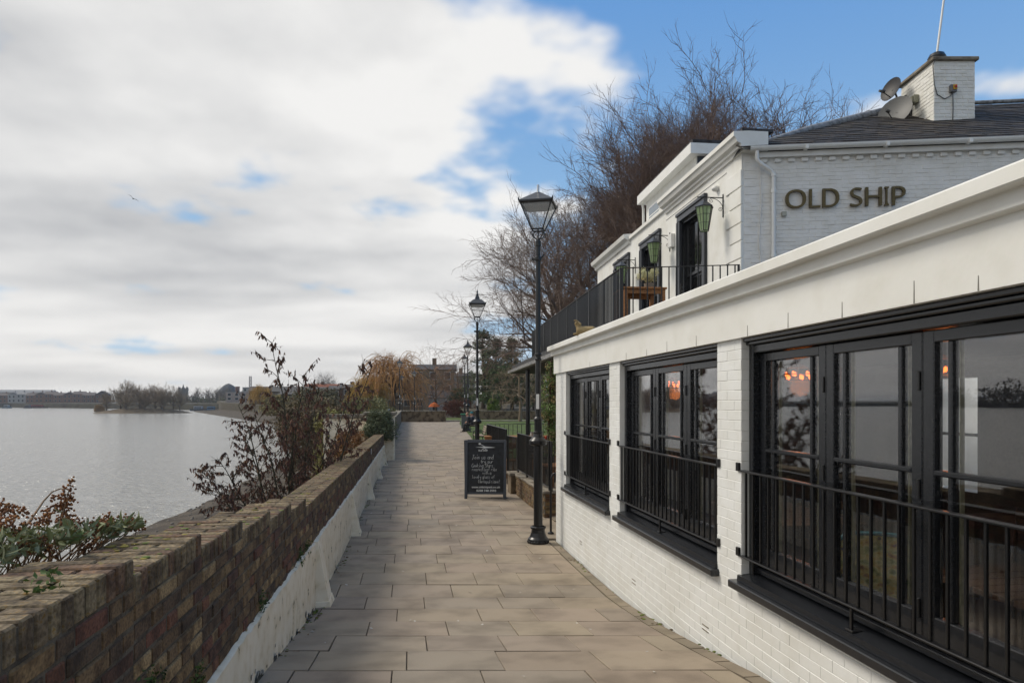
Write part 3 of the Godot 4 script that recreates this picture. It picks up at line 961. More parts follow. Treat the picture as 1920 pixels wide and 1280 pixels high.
	for i in 46:
		var dd: float = [2.55, 2.62, 3.1, 4.4, 5.9, 6.3, 1.55, 2.0][i % 8] + R(-0.06, 0.06)
		var yy: float = [1.05, 0.98, 0.86, 0.80, 0.75, 0.74, 0.88, 1.54][i % 8] + R(-0.05, 0.05)
		var t := aim(V(0.9, R(-0.5, 1.0), R(-0.7, 0.7)), R(0, TAU), R(0.03, 0.06), V(0.0 if i % 8 != 7 else -0.1, yy, -dd * KW))
		wd.add(CLUMP[i % CLUMP.size()], t, tone(C(0.055, 0.085, 0.018), 0.5))
	part(wd, "weeds", M.leaf, w, Transform3D.IDENTITY, "stuff")
	# the white pier and walls beyond it
	var p := thing("gate_pier", "white painted pier with flat cap where the river wall ends", "pier", Transform3D(Basis(Vector3.UP, atan(0.147)), P(xl(25.0) - 0.2, 0, 25.0)))
	var a := MB.new()
	a.bbox(V(-0.5, -2.2, -0.4), V(0.55, 1.62, 0.42), 0.03)
	part(a, "shaft", M.old_white, p)
	a = MB.new()
	a.bbox(V(-0.56, 1.62, -0.47), V(0.6, 1.75, 0.48), 0.02)
	part(a, "cap", M.stone, p)
	var p2 := thing("dock_wall", "white brick wall with dark coping running from the pier to the river", "wall", Transform3D(Basis(Vector3.UP, atan(0.147)), P(xl(26.0) - 0.65, 0, 25.4)))
	a = MB.new()
	a.box(V(-1.5, -2.3, -0.2), V(0, 1.5, 0.2))
	part(a, "masonry", M.old_white, p2)
	a = MB.new()
	a.bbox(V(-1.55, 1.5, -0.26), V(0.0, 1.66, 0.26), 0.015)
	part(a, "coping", M.stone, p2)
	var rw := thing("promenade_wall", "dark brick parapet wall continuing past the white pier", "wall", Transform3D(Basis(Vector3.UP, atan(0.147)), P(xl(25.6), 0, 25.6)))
	a = MB.new()
	a.hexa([V(-0.4, -2.2, 0), V(0, -2.2, 0), V(0, -2.2, -38.6), V(-0.4, -2.2, -38.6), V(-0.4, 1.18, 0), V(0, 1.18, 0), V(0, 1.28, -38.6), V(-0.4, 1.28, -38.6)])
	part(a, "brickwork", M.far_brick, rw)
	a = MB.new()
	a.hexa([V(-0.46, 1.183, 0.0), V(0.05, 1.183, 0.0), V(0.05, 1.283, -38.65), V(-0.46, 1.283, -38.65), V(-0.46, 1.24, 0.0), V(0.05, 1.24, 0.0), V(0.05, 1.34, -38.65), V(-0.46, 1.34, -38.65)])
	part(a, "coping", M.stone, rw)
	var hr := thing("pier_handrail", "short blue grey metal handrail beside the white pier", "handrail", Transform3D(Basis(Vector3.UP, atan(0.147)), P(xl(26.2) + 0.06, 0, 26.2)))
	a = MB.new()
	a.col = C(0.25, 0.28, 0.31)
	a.tube(pv([V(0, 1.25, 0.1), V(0, 1.8, 0.1), V(0, 1.8, -2.2), V(0, 1.25, -2.2)]), pf([0.025, 0.025, 0.025, 0.025]), 6, true)
	part(a, "rail", M.tinted, hr)
	for i in 3:
		a = MB.new()
		a.col = C(0.25, 0.28, 0.31)
		a.bar(V(0, 1.24, -0.4 - i * 0.6), V(0, 1.79, -0.4 - i * 0.6), 0.015)
		part(a, "bar", M.tinted, hr)
	var cw := thing("cross_wall", "low brown brick wall closing the far end of the path", "wall", Transform3D(Basis.IDENTITY, P(0, 0, 64.3)))
	a = MB.new()
	a.box(V(xl(64.3) - 0.2, -0.2, -0.4), V(-6.25, 1.22, 0))
	part(a, "brickwork", M.far_brick, cw)
	a = MB.new()
	a.box(V(xl(64.3) - 0.05, 1.223, -0.45), V(-6.2, 1.30, 0.05))
	part(a, "coping", M.stone, cw)
	var pw := thing("retaining_wall", "long low yellow brown brick wall below the park trees", "wall", Transform3D(Basis.IDENTITY, P(0, 0, 72.6)))
	a = MB.new()
	a.box(V(-4.7, 0, -0.7), V(40, 1.14, 0))
	part(a, "brickwork", M.far_brick, pw)
	a = MB.new()
	a.box(V(-4.75, 1.143, -0.75), V(40, 1.22, 0.05))
	part(a, "coping", M.stone, pw)

# ---------------------------------------------------------------- low wing of the pub
const KA := 1.01153
func panel_wall(m: MB, s0: float, s1: float, y0: float, y1: float, x0: float, x1: float, holes: Array) -> void: # wall along -z with openings [s0, s1, y0, y1]
	var cuts := [s0, s1]
	for h in holes:
		cuts.append(h[0]); cuts.append(h[1])
	cuts.sort()
	for i in cuts.size() - 1:
		if cuts[i + 1] - cuts[i] < 1e-4: continue
		var mid: float = (cuts[i] + cuts[i + 1]) / 2
		var ys := [y0]
		for h in holes:
			if mid > h[0] and mid < h[1]:
				ys.append(h[2]); ys.append(h[3])
		ys.append(y1)
		for k in range(0, ys.size() - 1, 2):
			if ys[k + 1] - ys[k] > 1e-4: m.box(V(x0, ys[k], -cuts[i + 1]), V(x1, ys[k + 1], -cuts[i]))
func make_wing() -> void:
	rng.seed = 202
	var at := Transform3D(Basis(Vector3.UP, atan(0.1523)), V(2.266, 0, 0))
	var b := thing("pub_wing", "white painted single storey brick wing of the pub along the path", "building", at)
	var wins := [[2.35, 4.64], [5.0, 7.31], [7.68, 9.8]]
	var holes := []
	for q in wins: holes.append([q[0] * KA - 0.004, q[1] * KA + 0.004, 0.84, 2.545])
	var wall := MB.new()
	panel_wall(wall, -6.0, 10.45 * KA, -0.4, 2.545, 0.003, 0.24, holes)
	wall.box(V(0.24, -0.4, -10.45 * KA), V(4.9, 2.8, -10.25 * KA))
	panel_wall(wall, -6.0, 10.45 * KA, -0.4, 2.8, 4.9, 5.1, [[7.85 * KA, 8.95 * KA, 0.95, 2.42]])
	wall.box(V(0.24, -0.4, 5.9), V(4.9, 2.8, 6.0))
	var w := part(wall, "wall", M.white_brick, b)
	# painted bricks
	var shapes := []
	for L in [0.2065, 0.1, 0.07]:
		var m := MB.new()
		m.bbox(V(-0.05, -0.0337, -L / 2), V(0.05, 0.0337, L / 2), 0.0028)
		shapes.append(m)
	var pcs := []
	for row in 42:
		var y := -0.355 + row * 0.0695
		if y > 2.52: break
		var runs := [[1.9, 10.45]]
		if y > 0.83: runs = [[1.99, 2.35], [4.64, 5.0], [7.31, 7.68], [9.8, 10.45]]
		for r in runs:
			var s: float = r[0] * KA
			var end: float = r[1] * KA
			var first := true
			while s < end - 0.02:
				var hd: bool = first and row % 2 == 1
				first = false
				var L := 0.1 if hd else 0.2065
				if end - s < L + 0.05: L = end - s - 0.0
				if L > 0.24: L = 0.1
				var mid := s + L / 2
				if y + 0.04 > gy(mid / KA) - 0.05:
					var t := Transform3D(Basis.from_euler(V(R(-0.003, 0.003), R(-0.003, 0.003), R(-0.004, 0.004))) * Basis.from_scale(V(1, 1, L / 0.2065)), V(0.05 + R(-0.0008, 0.0010), y, -mid))
					var f := snappedf(R(0.985, 1.0), 0.0075)
					pcs.append([mid, 0, t, C(f, f, f * 0.995)])
				s += L + 0.0012
	lay(pcs, shapes, "brick", M.white_brick, w, 300)
	# cornice
	var co := MB.new()
	co.prism(PackedVector2Array([Vector2(-0.028, 2.535), Vector2(-0.028, 2.8), Vector2(-0.066, 2.805), Vector2(-0.07, 2.809), Vector2(-0.07, 2.866), Vector2(-0.076, 2.872), Vector2(-0.125, 2.874), Vector2(-0.132, 2.88), Vector2(-0.132, 2.937), Vector2(-0.126, 2.945), Vector2(0.2, 2.94), Vector2(0.24, 2.935), Vector2(0.24, 2.547), Vector2(0.1, 2.547), Vector2(0.1, 2.535)]), -10.49 * KA, 6.0)
	part(co, "cornice", M.white_stucco, b)
	var cr := MB.new() # hairline cracks and runs in the paint of the fascia
	cr.col = C(0.42, 0.40, 0.36)
	for s in [[2.68, 0.06], [3.02, 0.1], [3.52, 0.08], [4.02, 0.09], [4.5, 0.07], [5.3, 0.08], [5.9, 0.09], [6.4, 0.06], [7.0, 0.07], [8.4, 0.06]]:
		var z: float = -s[0] * KA
		cr.hexa([V(-0.03, 2.537, z - 0.003), V(-0.028, 2.537, z - 0.003), V(-0.028, 2.537, z + 0.003), V(-0.03, 2.537, z + 0.003), V(-0.03, 2.537 + s[1], z - 0.001), V(-0.028, 2.537 + s[1], z - 0.001), V(-0.028, 2.537 + s[1], z + 0.001), V(-0.03, 2.537 + s[1], z + 0.001)])
	part(cr, "paint_cracks", M.plain, b, Transform3D.IDENTITY, "stuff")
	var rf := MB.new()
	rf.box(V(0.241, 2.80, -10.45 * KA), V(5.1, 2.9, 6.0))
	part(rf, "roof", M.dark_roof, b)
	var fl := MB.new()
	fl.col = C(0.09, 0.055, 0.03)
	fl.box(V(0.25, 0.2, -10.2 * KA), V(4.89, 0.32, 5.9))
	part(fl, "floor", M.timber, b)
	var lin := MB.new() # dark painted room lining
	lin.col = C(0.10, 0.085, 0.07)
	lin.box(V(0.26, 2.66, -10.2 * KA), V(4.88, 2.79, 5.88))
	panel_wall(lin, -5.88, 10.2 * KA, 0.32, 2.66, 4.84, 4.89, [[7.85 * KA, 8.95 * KA, 0.95, 2.42]])
	lin.box(V(0.26, 0.32, -10.24 * KA), V(4.84, 2.66, -10.19 * KA))
	part(lin, "room_lining", M.plain, b)
	# white yard wall behind, seen through the room's rear window
	var yw := thing("yard_wall", "white brick yard wall seen through the wing's rear window", "wall", at)
	var ym := MB.new()
	ym.box(V(6.3, -0.2, -11.4), V(6.5, 2.6, -6.0))
	part(ym, "brickwork", M.white_brick, yw)
	# sills and bifold windows
	var k := 0
	for q in wins:
		var s0: float = q[0] * KA
		var s1: float = q[1] * KA
		var sl := MB.new()
		sl.bbox(V(-0.062, 0.832, -s1 - 0.075), V(0.10, 0.884, -s0 + 0.03), 0.006)
		part(sl, "lower_sill", M.black_paint, b)
		sl = MB.new()
		sl.hexa([V(-0.022, 0.886, -s0), V(0.16, 0.886, -s0), V(0.16, 0.886, -s1 - 0.02), V(-0.022, 0.886, -s1 - 0.02), V(-0.018, 0.925, -s0), V(0.16, 0.95, -s0), V(0.16, 0.95, -s1 - 0.02), V(-0.018, 0.925, -s1 - 0.02)])
		part(sl, "upper_sill", M.black_paint, b)
		var wn := group_node("window", b)
		var fr := MB.new()
		fr.bbox(V(0.055, 0.93, -s1 + 0.001), V(0.2, 2.54, -s1 + 0.055), 0.005)
		fr.bbox(V(0.055, 0.93, -s0 - 0.055), V(0.2, 2.54, -s0 - 0.001), 0.005)
		fr.bbox(V(0.085, 0.951, -s1 + 0.055), V(0.2, 0.985, -s0 - 0.055), 0.004)
		fr.bbox(V(0.012, 2.508, -s1 + 0.001), V(0.2, 2.533, -s0 - 0.001), 0.005)
		fr.bbox(V(0.03, 2.485, -s1 + 0.002), V(0.2, 2.507, -s0 - 0.002), 0.006)
		fr.bbox(V(0.058, 2.43, -s1 + 0.055), V(0.2, 2.484, -s0 - 0.055), 0.006)
		part(fr, "frame", M.black_paint, wn)
		var pw := (s1 - s0 - 0.11) / 3.0
		for i in 3:
			var a := s1 - 0.055 - pw * i # far edge
			var z0 := -a + 0.002
			var z1 := -(a - pw) - 0.002
			var sx := 0.105
			var st := MB.new()
			for e in [[z0, z0 + 0.068], [z1 - 0.068, z1]]: st.bbox(V(sx, 0.99, e[0]), V(sx + 0.05, 2.428, e[1]), 0.005)
			st.bbox(V(sx + 0.001, 0.991, z0 + 0.066), V(sx + 0.049, 1.13, z1 - 0.066), 0.005)
			st.bbox(V(sx + 0.001, 2.37, z0 + 0.066), V(sx + 0.049, 2.427, z1 - 0.066), 0.005)
			part(st, "sash", M.black_paint, wn)
			var gb := MB.new()
			var m0 := z0 + 0.068
			var m1 := z1 - 0.068
			var bars := [m0 + 0.085, m1 - 0.085]
			for z in bars: gb.bbox(V(sx + 0.006, 1.13, z - 0.013), V(sx + 0.044, 2.37, z + 0.013), 0.004)
			part(gb, "glazing_bar", M.black_paint, wn)
			var hb := MB.new()
			hb.bbox(V(sx - 0.004, 1.768, m0), V(sx + 0.046, 1.794, m1), 0.006)
			part(hb, "glazing_bar", M.black_paint, wn)
			var bead := MB.new() # bare putty-coloured beads on the room side
			bead.col = C(0.42, 0.41, 0.27)
			for z in [bars[0] + 0.0145, bars[1] - 0.0145 - 0.008, bars[1] + 0.0145]: bead.box(V(sx + 0.041, 1.131, z), V(sx + 0.06, 2.369, z + 0.008))
			part(bead, "bead", M.plain, wn)
			var zs := [m0, bars[0] - 0.013, bars[0] + 0.013, bars[1] - 0.013, bars[1] + 0.013, m1]
			for j in 3:
				for yy in [[1.128, 1.77], [1.792, 2.372]]:
					var g := MB.new()
					var wob := R(-0.0016, 0.0016)
					for gx in [0.018, 0.022, 0.034, 0.038]: # two sheets of glass, each with two faces
						g.quad(V(sx + gx, yy[0], zs[j * 2] - 0.003), V(sx + gx + wob, yy[0], zs[j * 2 + 1] + 0.003), V(sx + gx + wob, yy[1], zs[j * 2 + 1] + 0.003), V(sx + gx, yy[1], zs[j * 2] - 0.003))
					part(g, "pane", M.pane, wn)
			if i < 2:
				var hg := MB.new()
				for y in [2.2, 1.7, 1.15]:
					hg = MB.new()
					hg.bbox(V(sx - 0.012, y - 0.045, z1 - 0.02), V(sx + 0.004, y + 0.045, z1 - 0.004), 0.003)
					part(hg, "hinge", M.iron, wn)
		# guard rail across the opening
		var names := ["black iron guard rail across the largest, nearest ground floor window", "black iron guard rail across the middle ground floor window", "black iron guard rail across the farthest ground floor window by the corner"]
		var gr := thing("guard_rail", names[k], "railing", at, "guard rails across the wing's windows")
		var r := MB.new()
		r.bbox(V(-0.012, 1.628, -s1 - 0.03), V(0.03, 1.64, -s0 + 0.03), 0.003)
		part(r, "top_rail", M.iron, gr)
		r = MB.new()
		r.bbox(V(-0.012, 1.05, -s1 - 0.03), V(0.03, 1.062, -s0 + 0.03), 0.003)
		part(r, "bottom_rail", M.iron, gr)
		var bm := MB.new()
		bm.bbox(V(0.003, 1.0615, -0.007), V(0.017, 1.6285, 0.007), 0.002)
		var bmesh := bm.mesh()
		var nb := int((s1 - s0) / 0.096)
		for i in nb: part(bmesh, "bar", M.iron, gr, Transform3D(Basis.IDENTITY, V(0, 0, -s1 + (i + 0.5) * (s1 - s0) / nb)))
		for e in [-s1 - 0.03, -s0 + 0.03]:
			for y in [1.634, 1.056]:
				var br := MB.new()
				br.bbox(V(-0.016, y - 0.004, e - 0.022), V(0.001, y + 0.055, e + 0.022), 0.003)
				part(br, "bracket", M.iron, gr)
		var ft := MB.new()
		ft.bbox(V(0.0, 0.935, -(s0 + s1) / 2 - 0.008), V(0.014, 1.052, -(s0 + s1) / 2 + 0.008), 0.002)
		ft.bbox(V(-0.01, 0.927, -(s0 + s1) / 2 - 0.03), V(0.05, 0.938, -(s0 + s1) / 2 + 0.03), 0.002)
		part(ft, "foot", M.iron, gr)
		k += 1
	# rear window of the room
	var rwn := group_node("rear_window", b)
	var rm := MB.new()
	for z in [-7.85 * KA - 0.06, -8.4 * KA, -8.95 * KA + 0.0]: rm.box(V(4.93, 0.95, z), V(4.99, 2.42, z + 0.06))
	rm.box(V(4.93, 1.66, -8.95 * KA + 0.06), V(4.985, 1.70, -7.85 * KA - 0.06))
	part(rm, "frame", M.black_paint, rwn)
	# air bricks low in the wall
	for s in [[9.0, 0.24], [6.9, 0.28], [5.25, 0.36]]:
		var ab := MB.new()
		for i in 2: ab.box(V(-0.004, s[1] + i * 0.035, -s[0] * KA), V(0.006, s[1] + 0.007 + i * 0.035, -s[0] * KA + 0.11))
		part(ab, "air_brick", M.stone, b)

# ---------------------------------------------------------------- main building
func make_pub() -> void:
	rng.seed = 303
	var KM := 1.0065
	var corner := P(3.99, 0, 11.85)
	var b := thing("pub_building", "white two storey pub with slate roof and grey painted brick side wall", "building", Transform3D(Basis.IDENTITY, corner))
	var FR := Transform3D(Basis(Vector3.UP, atan(0.114)), Vector3.ZERO) # front: -z runs along the river front, +x into the house
	var wl := [[13.35, 14.9], [16.05, 17.6], [18.6, 20.15]]
	var f := func(d: float) -> float: return (d - 11.85) * KM
	var holes := []
	for q in wl: holes.append([f.call(q[0]) + 0.15, f.call(q[1]) - 0.15, 3.55, 6.0])
	var m := MB.new()
	panel_wall(m, 0.0, f.call(22.3), 0.0, 6.55, 0.0, 0.3, holes)
	m.box(V(0.3, 0, -f.call(22.3)), V(6, 6.4, -f.call(22.0)))
	m.box(V(0.3, 6.2, -f.call(21.99)), V(7, 6.4, -0.35))
	part(m, "front_wall", M.white_stucco, b, FR)
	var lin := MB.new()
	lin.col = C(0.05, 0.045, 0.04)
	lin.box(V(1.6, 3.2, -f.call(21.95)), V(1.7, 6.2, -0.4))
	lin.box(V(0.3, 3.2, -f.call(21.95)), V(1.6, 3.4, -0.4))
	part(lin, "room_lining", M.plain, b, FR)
	# quoins
	for i in 10:
		var q := MB.new()
		var y := 3.05 + i * 0.31
		var L := 0.62 if i % 2 else 0.46
		q.bbox(V(-0.022, y + 0.008, -L), V(0.02, y + 0.302, 0.012), 0.008)
		part(q, "quoin", M.white_stucco, b, FR)
	# cornices
	var c := MB.new()
	c.prism(PackedVector2Array([Vector2(0.05, 6.42), Vector2(-0.04, 6.42), Vector2(-0.05, 6.47), Vector2(-0.09, 6.485), Vector2(-0.09, 6.53), Vector2(-0.16, 6.56), Vector2(-0.19, 6.63), Vector2(-0.22, 6.65), Vector2(-0.22, 6.73), Vector2(0.05, 6.75), Vector2(0.4, 6.75), Vector2(0.4, 6.42)]), 0.17, -f.call(15.7))
	part(c, "cornice", M.white_stucco, b, FR)
	c = MB.new()
	c.prism(PackedVector2Array([Vector2(0.0, 6.5), Vector2(-0.06, 6.52), Vector2(-0.06, 6.6), Vector2(0.0, 6.62), Vector2(0.32, 6.62), Vector2(0.32, 6.5)]), -f.call(15.7) - 0.002, -f.call(18.55))
	part(c, "cornice", M.white_stucco, b, FR)
	c = MB.new()
	c.prism(PackedVector2Array([Vector2(0.0, 6.4), Vector2(-0.05, 6.42), Vector2(-0.07, 6.5), Vector2(-0.17, 6.56), Vector2(-0.2, 6.66), Vector2(0.0, 6.68), Vector2(0.32, 6.68), Vector2(0.32, 6.4)]), -f.call(18.55) - 0.002, -f.call(22.45))
	part(c, "cornice", M.white_stucco, b, FR)
	c = MB.new()
	c.box(V(-0.06, 6.751, -1.6), V(0.5, 6.80, 0.15))
	part(c, "lead_flashing", M.dark_roof, b, FR)
	c = MB.new()
	c.box(V(-0.012, 6.28, -f.call(15.7)), V(0.0, 6.3, -0.62))
	part(c, "string_course", M.white_stucco, b, FR)
	# first floor windows
	for q in wl:
		var s0: float = f.call(q[0])
		var s1: float = f.call(q[1])
		var wn := group_node("window", b, FR)
		var a := MB.new()
		for e in [[-s1, -s1 + 0.16], [-s0 - 0.16, -s0]]:
			a.bbox(V(-0.05, 3.55, e[0]), V(0.02, 6.0, e[1]), 0.008)
			a.bbox(V(-0.065, 3.55, e[0] + (0.0 if e[0] == -s1 else 0.11)), V(0.02, 6.0, e[0] + (0.05 if e[0] == -s1 else 0.16)), 0.006)
		a.bbox(V(-0.05, 6.0, -s1), V(0.02, 6.15, -s0), 0.008)
		a.bbox(V(-0.075, 6.12, -s1 - 0.02), V(0.02, 6.19, -s0 + 0.02), 0.008)
		part(a, "architrave", M.grey_paint, wn)
		a = MB.new()
		var i0 := -s1 + 0.15
		var i1 := -s0 - 0.15
		a.box(V(0.02, 3.55, i0), V(0.28, 6.0, i0 + 0.05))
		a.box(V(0.02, 3.55, i1 - 0.05), V(0.28, 6.0, i1))
		a.box(V(0.02, 5.94, i0 + 0.05), V(0.28, 6.0, i1 - 0.05))
		part(a, "frame", M.black_paint, wn)
		var mid := (i0 + i1) / 2
		var ys := [[3.6, 4.78, 0.16], [4.78, 5.94, 0.11]]
		for s in ys:
			var sh := MB.new()
			sh.bbox(V(s[2], s[0], i0 + 0.05), V(s[2] + 0.045, s[1], i0 + 0.11), 0.004)
			sh.bbox(V(s[2], s[0], i1 - 0.11), V(s[2] + 0.045, s[1], i1 - 0.05), 0.004)
			sh.bbox(V(s[2] + 0.001, s[0] + 0.001, i0 + 0.11), V(s[2] + 0.044, s[0] + 0.07, i1 - 0.11), 0.004)
			sh.bbox(V(s[2] + 0.001, s[1] - 0.05, i0 + 0.11), V(s[2] + 0.044, s[1] - 0.001, i1 - 0.11), 0.004)
			sh.bbox(V(s[2] + 0.004, s[0] + 0.07, mid - 0.012), V(s[2] + 0.04, s[1] - 0.05, mid + 0.012), 0.003)
			part(sh, "sash", M.black_paint, wn)
			for z in [[i0 + 0.1, mid - 0.01], [mid + 0.01, i1 - 0.1]]:
				var g := MB.new()
				g.quad(V(s[2] + 0.022, s[0] + 0.06, z[0]), V(s[2] + 0.022, s[0] + 0.06, z[1]), V(s[2] + 0.022, s[1] - 0.04, z[1]), V(s[2] + 0.022, s[1] - 0.04, z[0]))
				part(g, "pane", M.pane, wn)
		var cu := MB.new() # pale curtain inside
		cu.col = C(0.55, 0.53, 0.48)
		var pts := PackedVector2Array()
		for i in 13: pts.append(Vector2(0.33 + 0.025 * sin(i * 1.9), -0.001 + i * 0.03))
		for i in 12: cu.quad(V(pts[i].x, 3.7, i1 - 0.1 - pts[i].y), V(pts[i + 1].x, 3.7, i1 - 0.1 - pts[i + 1].y), V(pts[i + 1].x, 5.9, i1 - 0.1 - pts[i + 1].y), V(pts[i].x, 5.9, i1 - 0.1 - pts[i].y))
		part(cu, "curtain", M.cloth, wn)
	# side wall: local x runs along the wall to the right, z faces the camera
	var e := Vector3(1, 0, 0.107).normalized()
	var SD := Transform3D(Basis(e, Vector3.UP, e.cross(Vector3.UP)), Vector3.ZERO)
	var sw := MB.new()
	sw.box(V(0.001, 0, -0.3), V(11, 6.42, -0.006))
	var wall := part(sw, "side_wall", M.gable_brick, b, SD)
	var bs := []
	var bshape := MB.new()
	bshape.bbox(V(-0.1055, -0.033, -0.03), V(0.1055, 0.033, 0.03), 0.005)
	for row in 50:
		var y := 2.95 + row * 0.0695
		if y > 6.36: break
		var x := 0.05 + (0.105 if row % 2 else 0.0)
		while x < 6.2:
			var ff := R(0.965, 1.0)
			bs.append([absf(x - 3.0) + (6.0 - y) * 0.3, 0, Transform3D(Basis.from_euler(V(R(-0.014, 0.014), R(-0.01, 0.01), R(-0.015, 0.015))), V(x + 0.1035 + R(-0.004, 0.004), y + R(-0.003, 0.003), -0.0305 + R(-0.0035, 0.0035))), C(ff, ff, ff)])
			x += 0.2165
	var rest := MB.new()
	for q in bs: rest.add(bshape, q[2], q[3])
	part(rest, "painted_bricks", M.gable_brick, wall, Transform3D.IDENTITY, "stuff")
	for i in 26: # dentils under the gutter
		var dm := MB.new()
		dm.bbox(V(0.32 + i * 0.225, 6.235, -0.01), V(0.43 + i * 0.225, 6.305, 0.04), 0.008)
		part(dm, "dentil", M.gable_brick, b, SD)
	var ev := MB.new()
	ev.box(V(0.25, 6.31, -0.005), V(11, 6.40, 0.09))
	part(ev, "eaves_board", M.gable_brick, b, SD)
	# gutter and downpipe
	var gt := MB.new()
	var prof := PackedVector2Array()
	for i in 9:
		var t := PI * i / 8.0
		prof.append(Vector2(-cos(t) * 0.065, -sin(t) * 0.065))
	for i in 9:
		var t := PI * (8 - i) / 8.0
		prof.append(Vector2(-cos(t) * 0.058, -sin(t) * 0.058))
	gt.x = Transform3D(Basis(Vector3(0, 0, -1), Vector3.UP, Vector3(1, 0, 0)), V(0.12, 6.46, 0.165))
	gt.prism(prof, -0.02, 10.5)
	gt.x = Transform3D.IDENTITY
	for i in 8: gt.box(V(1.0 + i * 1.3, 6.385, 0.095), V(1.05 + i * 1.3, 6.455, 0.238))
	part(gt, "gutter", M.white_gloss, b, SD)
	var dp := MB.new()
	dp.tube(pv([V(0.22, 6.40, 0.16), V(0.22, 6.27, 0.15), V(0.27, 6.2, 0.14), V(0.47, 6.08, 0.075), V(0.52, 6.0, 0.06), V(0.52, 3.05, 0.06)]), pf([0.034, 0.034, 0.034, 0.034, 0.034, 0.034]), 10)
	for y in [5.98, 5.7, 4.6, 3.6]: dp.tube(pv([V(0.52, y, 0.06), V(0.52, y + 0.05, 0.06)]), pf([0.043, 0.043]), 10, true)
	part(dp, "downpipe", M.white_gloss, b, SD)
	var cb := MB.new() # loose cables painted over, junction box
	cb.tube(pv([V(0.3, 6.3, 0.012), V(0.33, 5.6, 0.015), V(0.29, 4.9, 0.012), V(0.34, 4.2, 0.014), V(0.36, 3.0, 0.012)]), pf([0.009, 0.009, 0.009, 0.009, 0.009]), 5)
	part(cb, "cable", M.gable_brick, b, SD)
	var jb := MB.new()
	jb.col = C(0.5, 0.5, 0.42)
	jb.bbox(V(0.66, 5.3, 0.0), V(0.74, 5.38, 0.06), 0.006)
	part(jb, "junction_box", M.tinted, b, SD)
	jb = MB.new()
	jb.bbox(V(0.34, 3.45, 0.0), V(0.44, 3.72, 0.05), 0.006)
	part(jb, "meter_box", M.white_gloss, b, SD)
	# slate roof, hipped on the river side
	var eo := V(-0.1, 6.44, 0.2) # in side-wall axes
	var slope := V(0, 2.05, -3.65)
	var hipu := 4.3
	var deck := MB.new()
	deck.quad(eo + V(0, -0.02, 0), eo + V(12, -0.02, 0), eo + slope + V(12, -0.02, 0), eo + slope + V(hipu, -0.02, 0))
	deck.tri(eo + V(0, -0.02, 0), eo + slope + V(hipu, -0.02, 0), eo + slope * 2 * V(1, 0, 1) + V(0, -0.02, 0))
	deck.quad(eo + slope + V(hipu, -0.02, 0), eo + slope + V(12, -0.02, 0), eo + V(12, -0.02, -7.3), eo + V(0, -0.02, -7.3))
	part(deck, "roof_deck", M.dark_roof, b, SD)
	var sl := MB.new()
	var sd := slope.normalized()
	var nn := V(0, sd.z * -1.0, sd.y).normalized()
	var shp := MB.new()
	shp.hexa([V(-0.123, 0.0, 0.0), V(0.123, 0.0, 0.0), V(0.123, 0.28, -0.012), V(-0.123, 0.28, -0.012), V(-0.123, 0.0, 0.009), V(0.123, 0.0, 0.009), V(0.123, 0.28, -0.004), V(-0.123, 0.28, -0.004)])
	var rl := slope.length()
	var st := [C(0.075, 0.066, 0.06), C(0.09, 0.077, 0.066), C(0.06, 0.055, 0.053), C(0.105, 0.088, 0.07), C(0.07, 0.064, 0.064), C(0.12, 0.11, 0.095)]
	for row in 20:
		var t := row * 0.2
		if t > rl - 0.15: break
		var u := t / rl * hipu + 0.12 + (0.125 if row % 2 else 0.0)
		while u < 10.5:
			var o := eo + sd * t + V(u, 0, 0) + nn * (0.012 + R(0, 0.006))
			var bx := Basis(V(1, 0, 0), sd, nn) * Basis.from_euler(V(R(-0.012, 0.012), R(-0.01, 0.01), R(-0.025, 0.025)))
			sl.add(shp, Transform3D(bx, o), tone(st[rng.randi() % 6], 0.15))
			u += 0.25
	part(sl, "slates", M.slate_roof, b, SD, "stuff")
	var hp := MB.new()
	var h0 := eo + V(0.3, 0.15, -0.3)
	var h1 := eo + slope + V(hipu, 0.05, 0)
	hp.tube(pv([h0, h0.lerp(h1, 0.33) + V(0, 0.015, 0), h0.lerp(h1, 0.66), h1]), pf([0.03, 0.075, 0.085, 0.075]), 8)
	hp.tube(pv([h1, h1 + V(7, 0, 0)]), pf([0.045, 0.045]), 8)
	part(hp, "hip_lead", M.lead, b, SD)
	# chimney stack
	var CH := Transform3D(Basis.IDENTITY, P(8.04, 0, 13.0) - corner)
	var cs := MB.new()
	cs.box(V(0.006, 6.9, -1.09), V(0.784, 8.6, -0.006))
	var stack := part(cs, "chimney", M.chimney_brick, b, CH)
	var cbk := MB.new()
	for row in 24:
		var y := 7.0 + row * 0.0695
		if y > 8.58: break
		var x := 0.0 - (0.1 if row % 2 else 0.0)
		while x < 0.79:
			var x0 := maxf(x, 0.0)
			var x1 := minf(x + 0.21, 0.79)
			if x1 - x0 > 0.03:
				cbk.col = tone(C(1, 1, 1), 0.03)
				cbk.bbox(V(x0 + 0.002, y - 0.031 + R(-0.003, 0.003), -0.05), V(x1 - 0.003, y + 0.031, 0.0 + R(-0.004, 0.004)), 0.007)
			x += 0.2165
		var z := 0.0 + (0.1 if row % 2 else 0.0)
		while z > -1.1:
			var z1 := minf(z, 0.0)
			var z0 := maxf(z - 0.21, -1.1)
			if z1 - z0 > 0.03:
				cbk.col = tone(C(1, 1, 1), 0.03)
				cbk.bbox(V(R(-0.004, 0.004), y - 0.031, z0 + 0.002), V(0.05, y + 0.031 + R(-0.003, 0.003), z1 - 0.003), 0.007)
			z -= 0.2165
	part(cbk, "chimney_bricks", M.chimney_brick, stack, Transform3D.IDENTITY, "stuff")
	var cap := MB.new()
	cap.bbox(V(-0.05, 8.60, -1.15), V(0.84, 8.67, 0.05), 0.012)
	part(cap, "capping", M.stone, stack)
	var fl := MB.new()
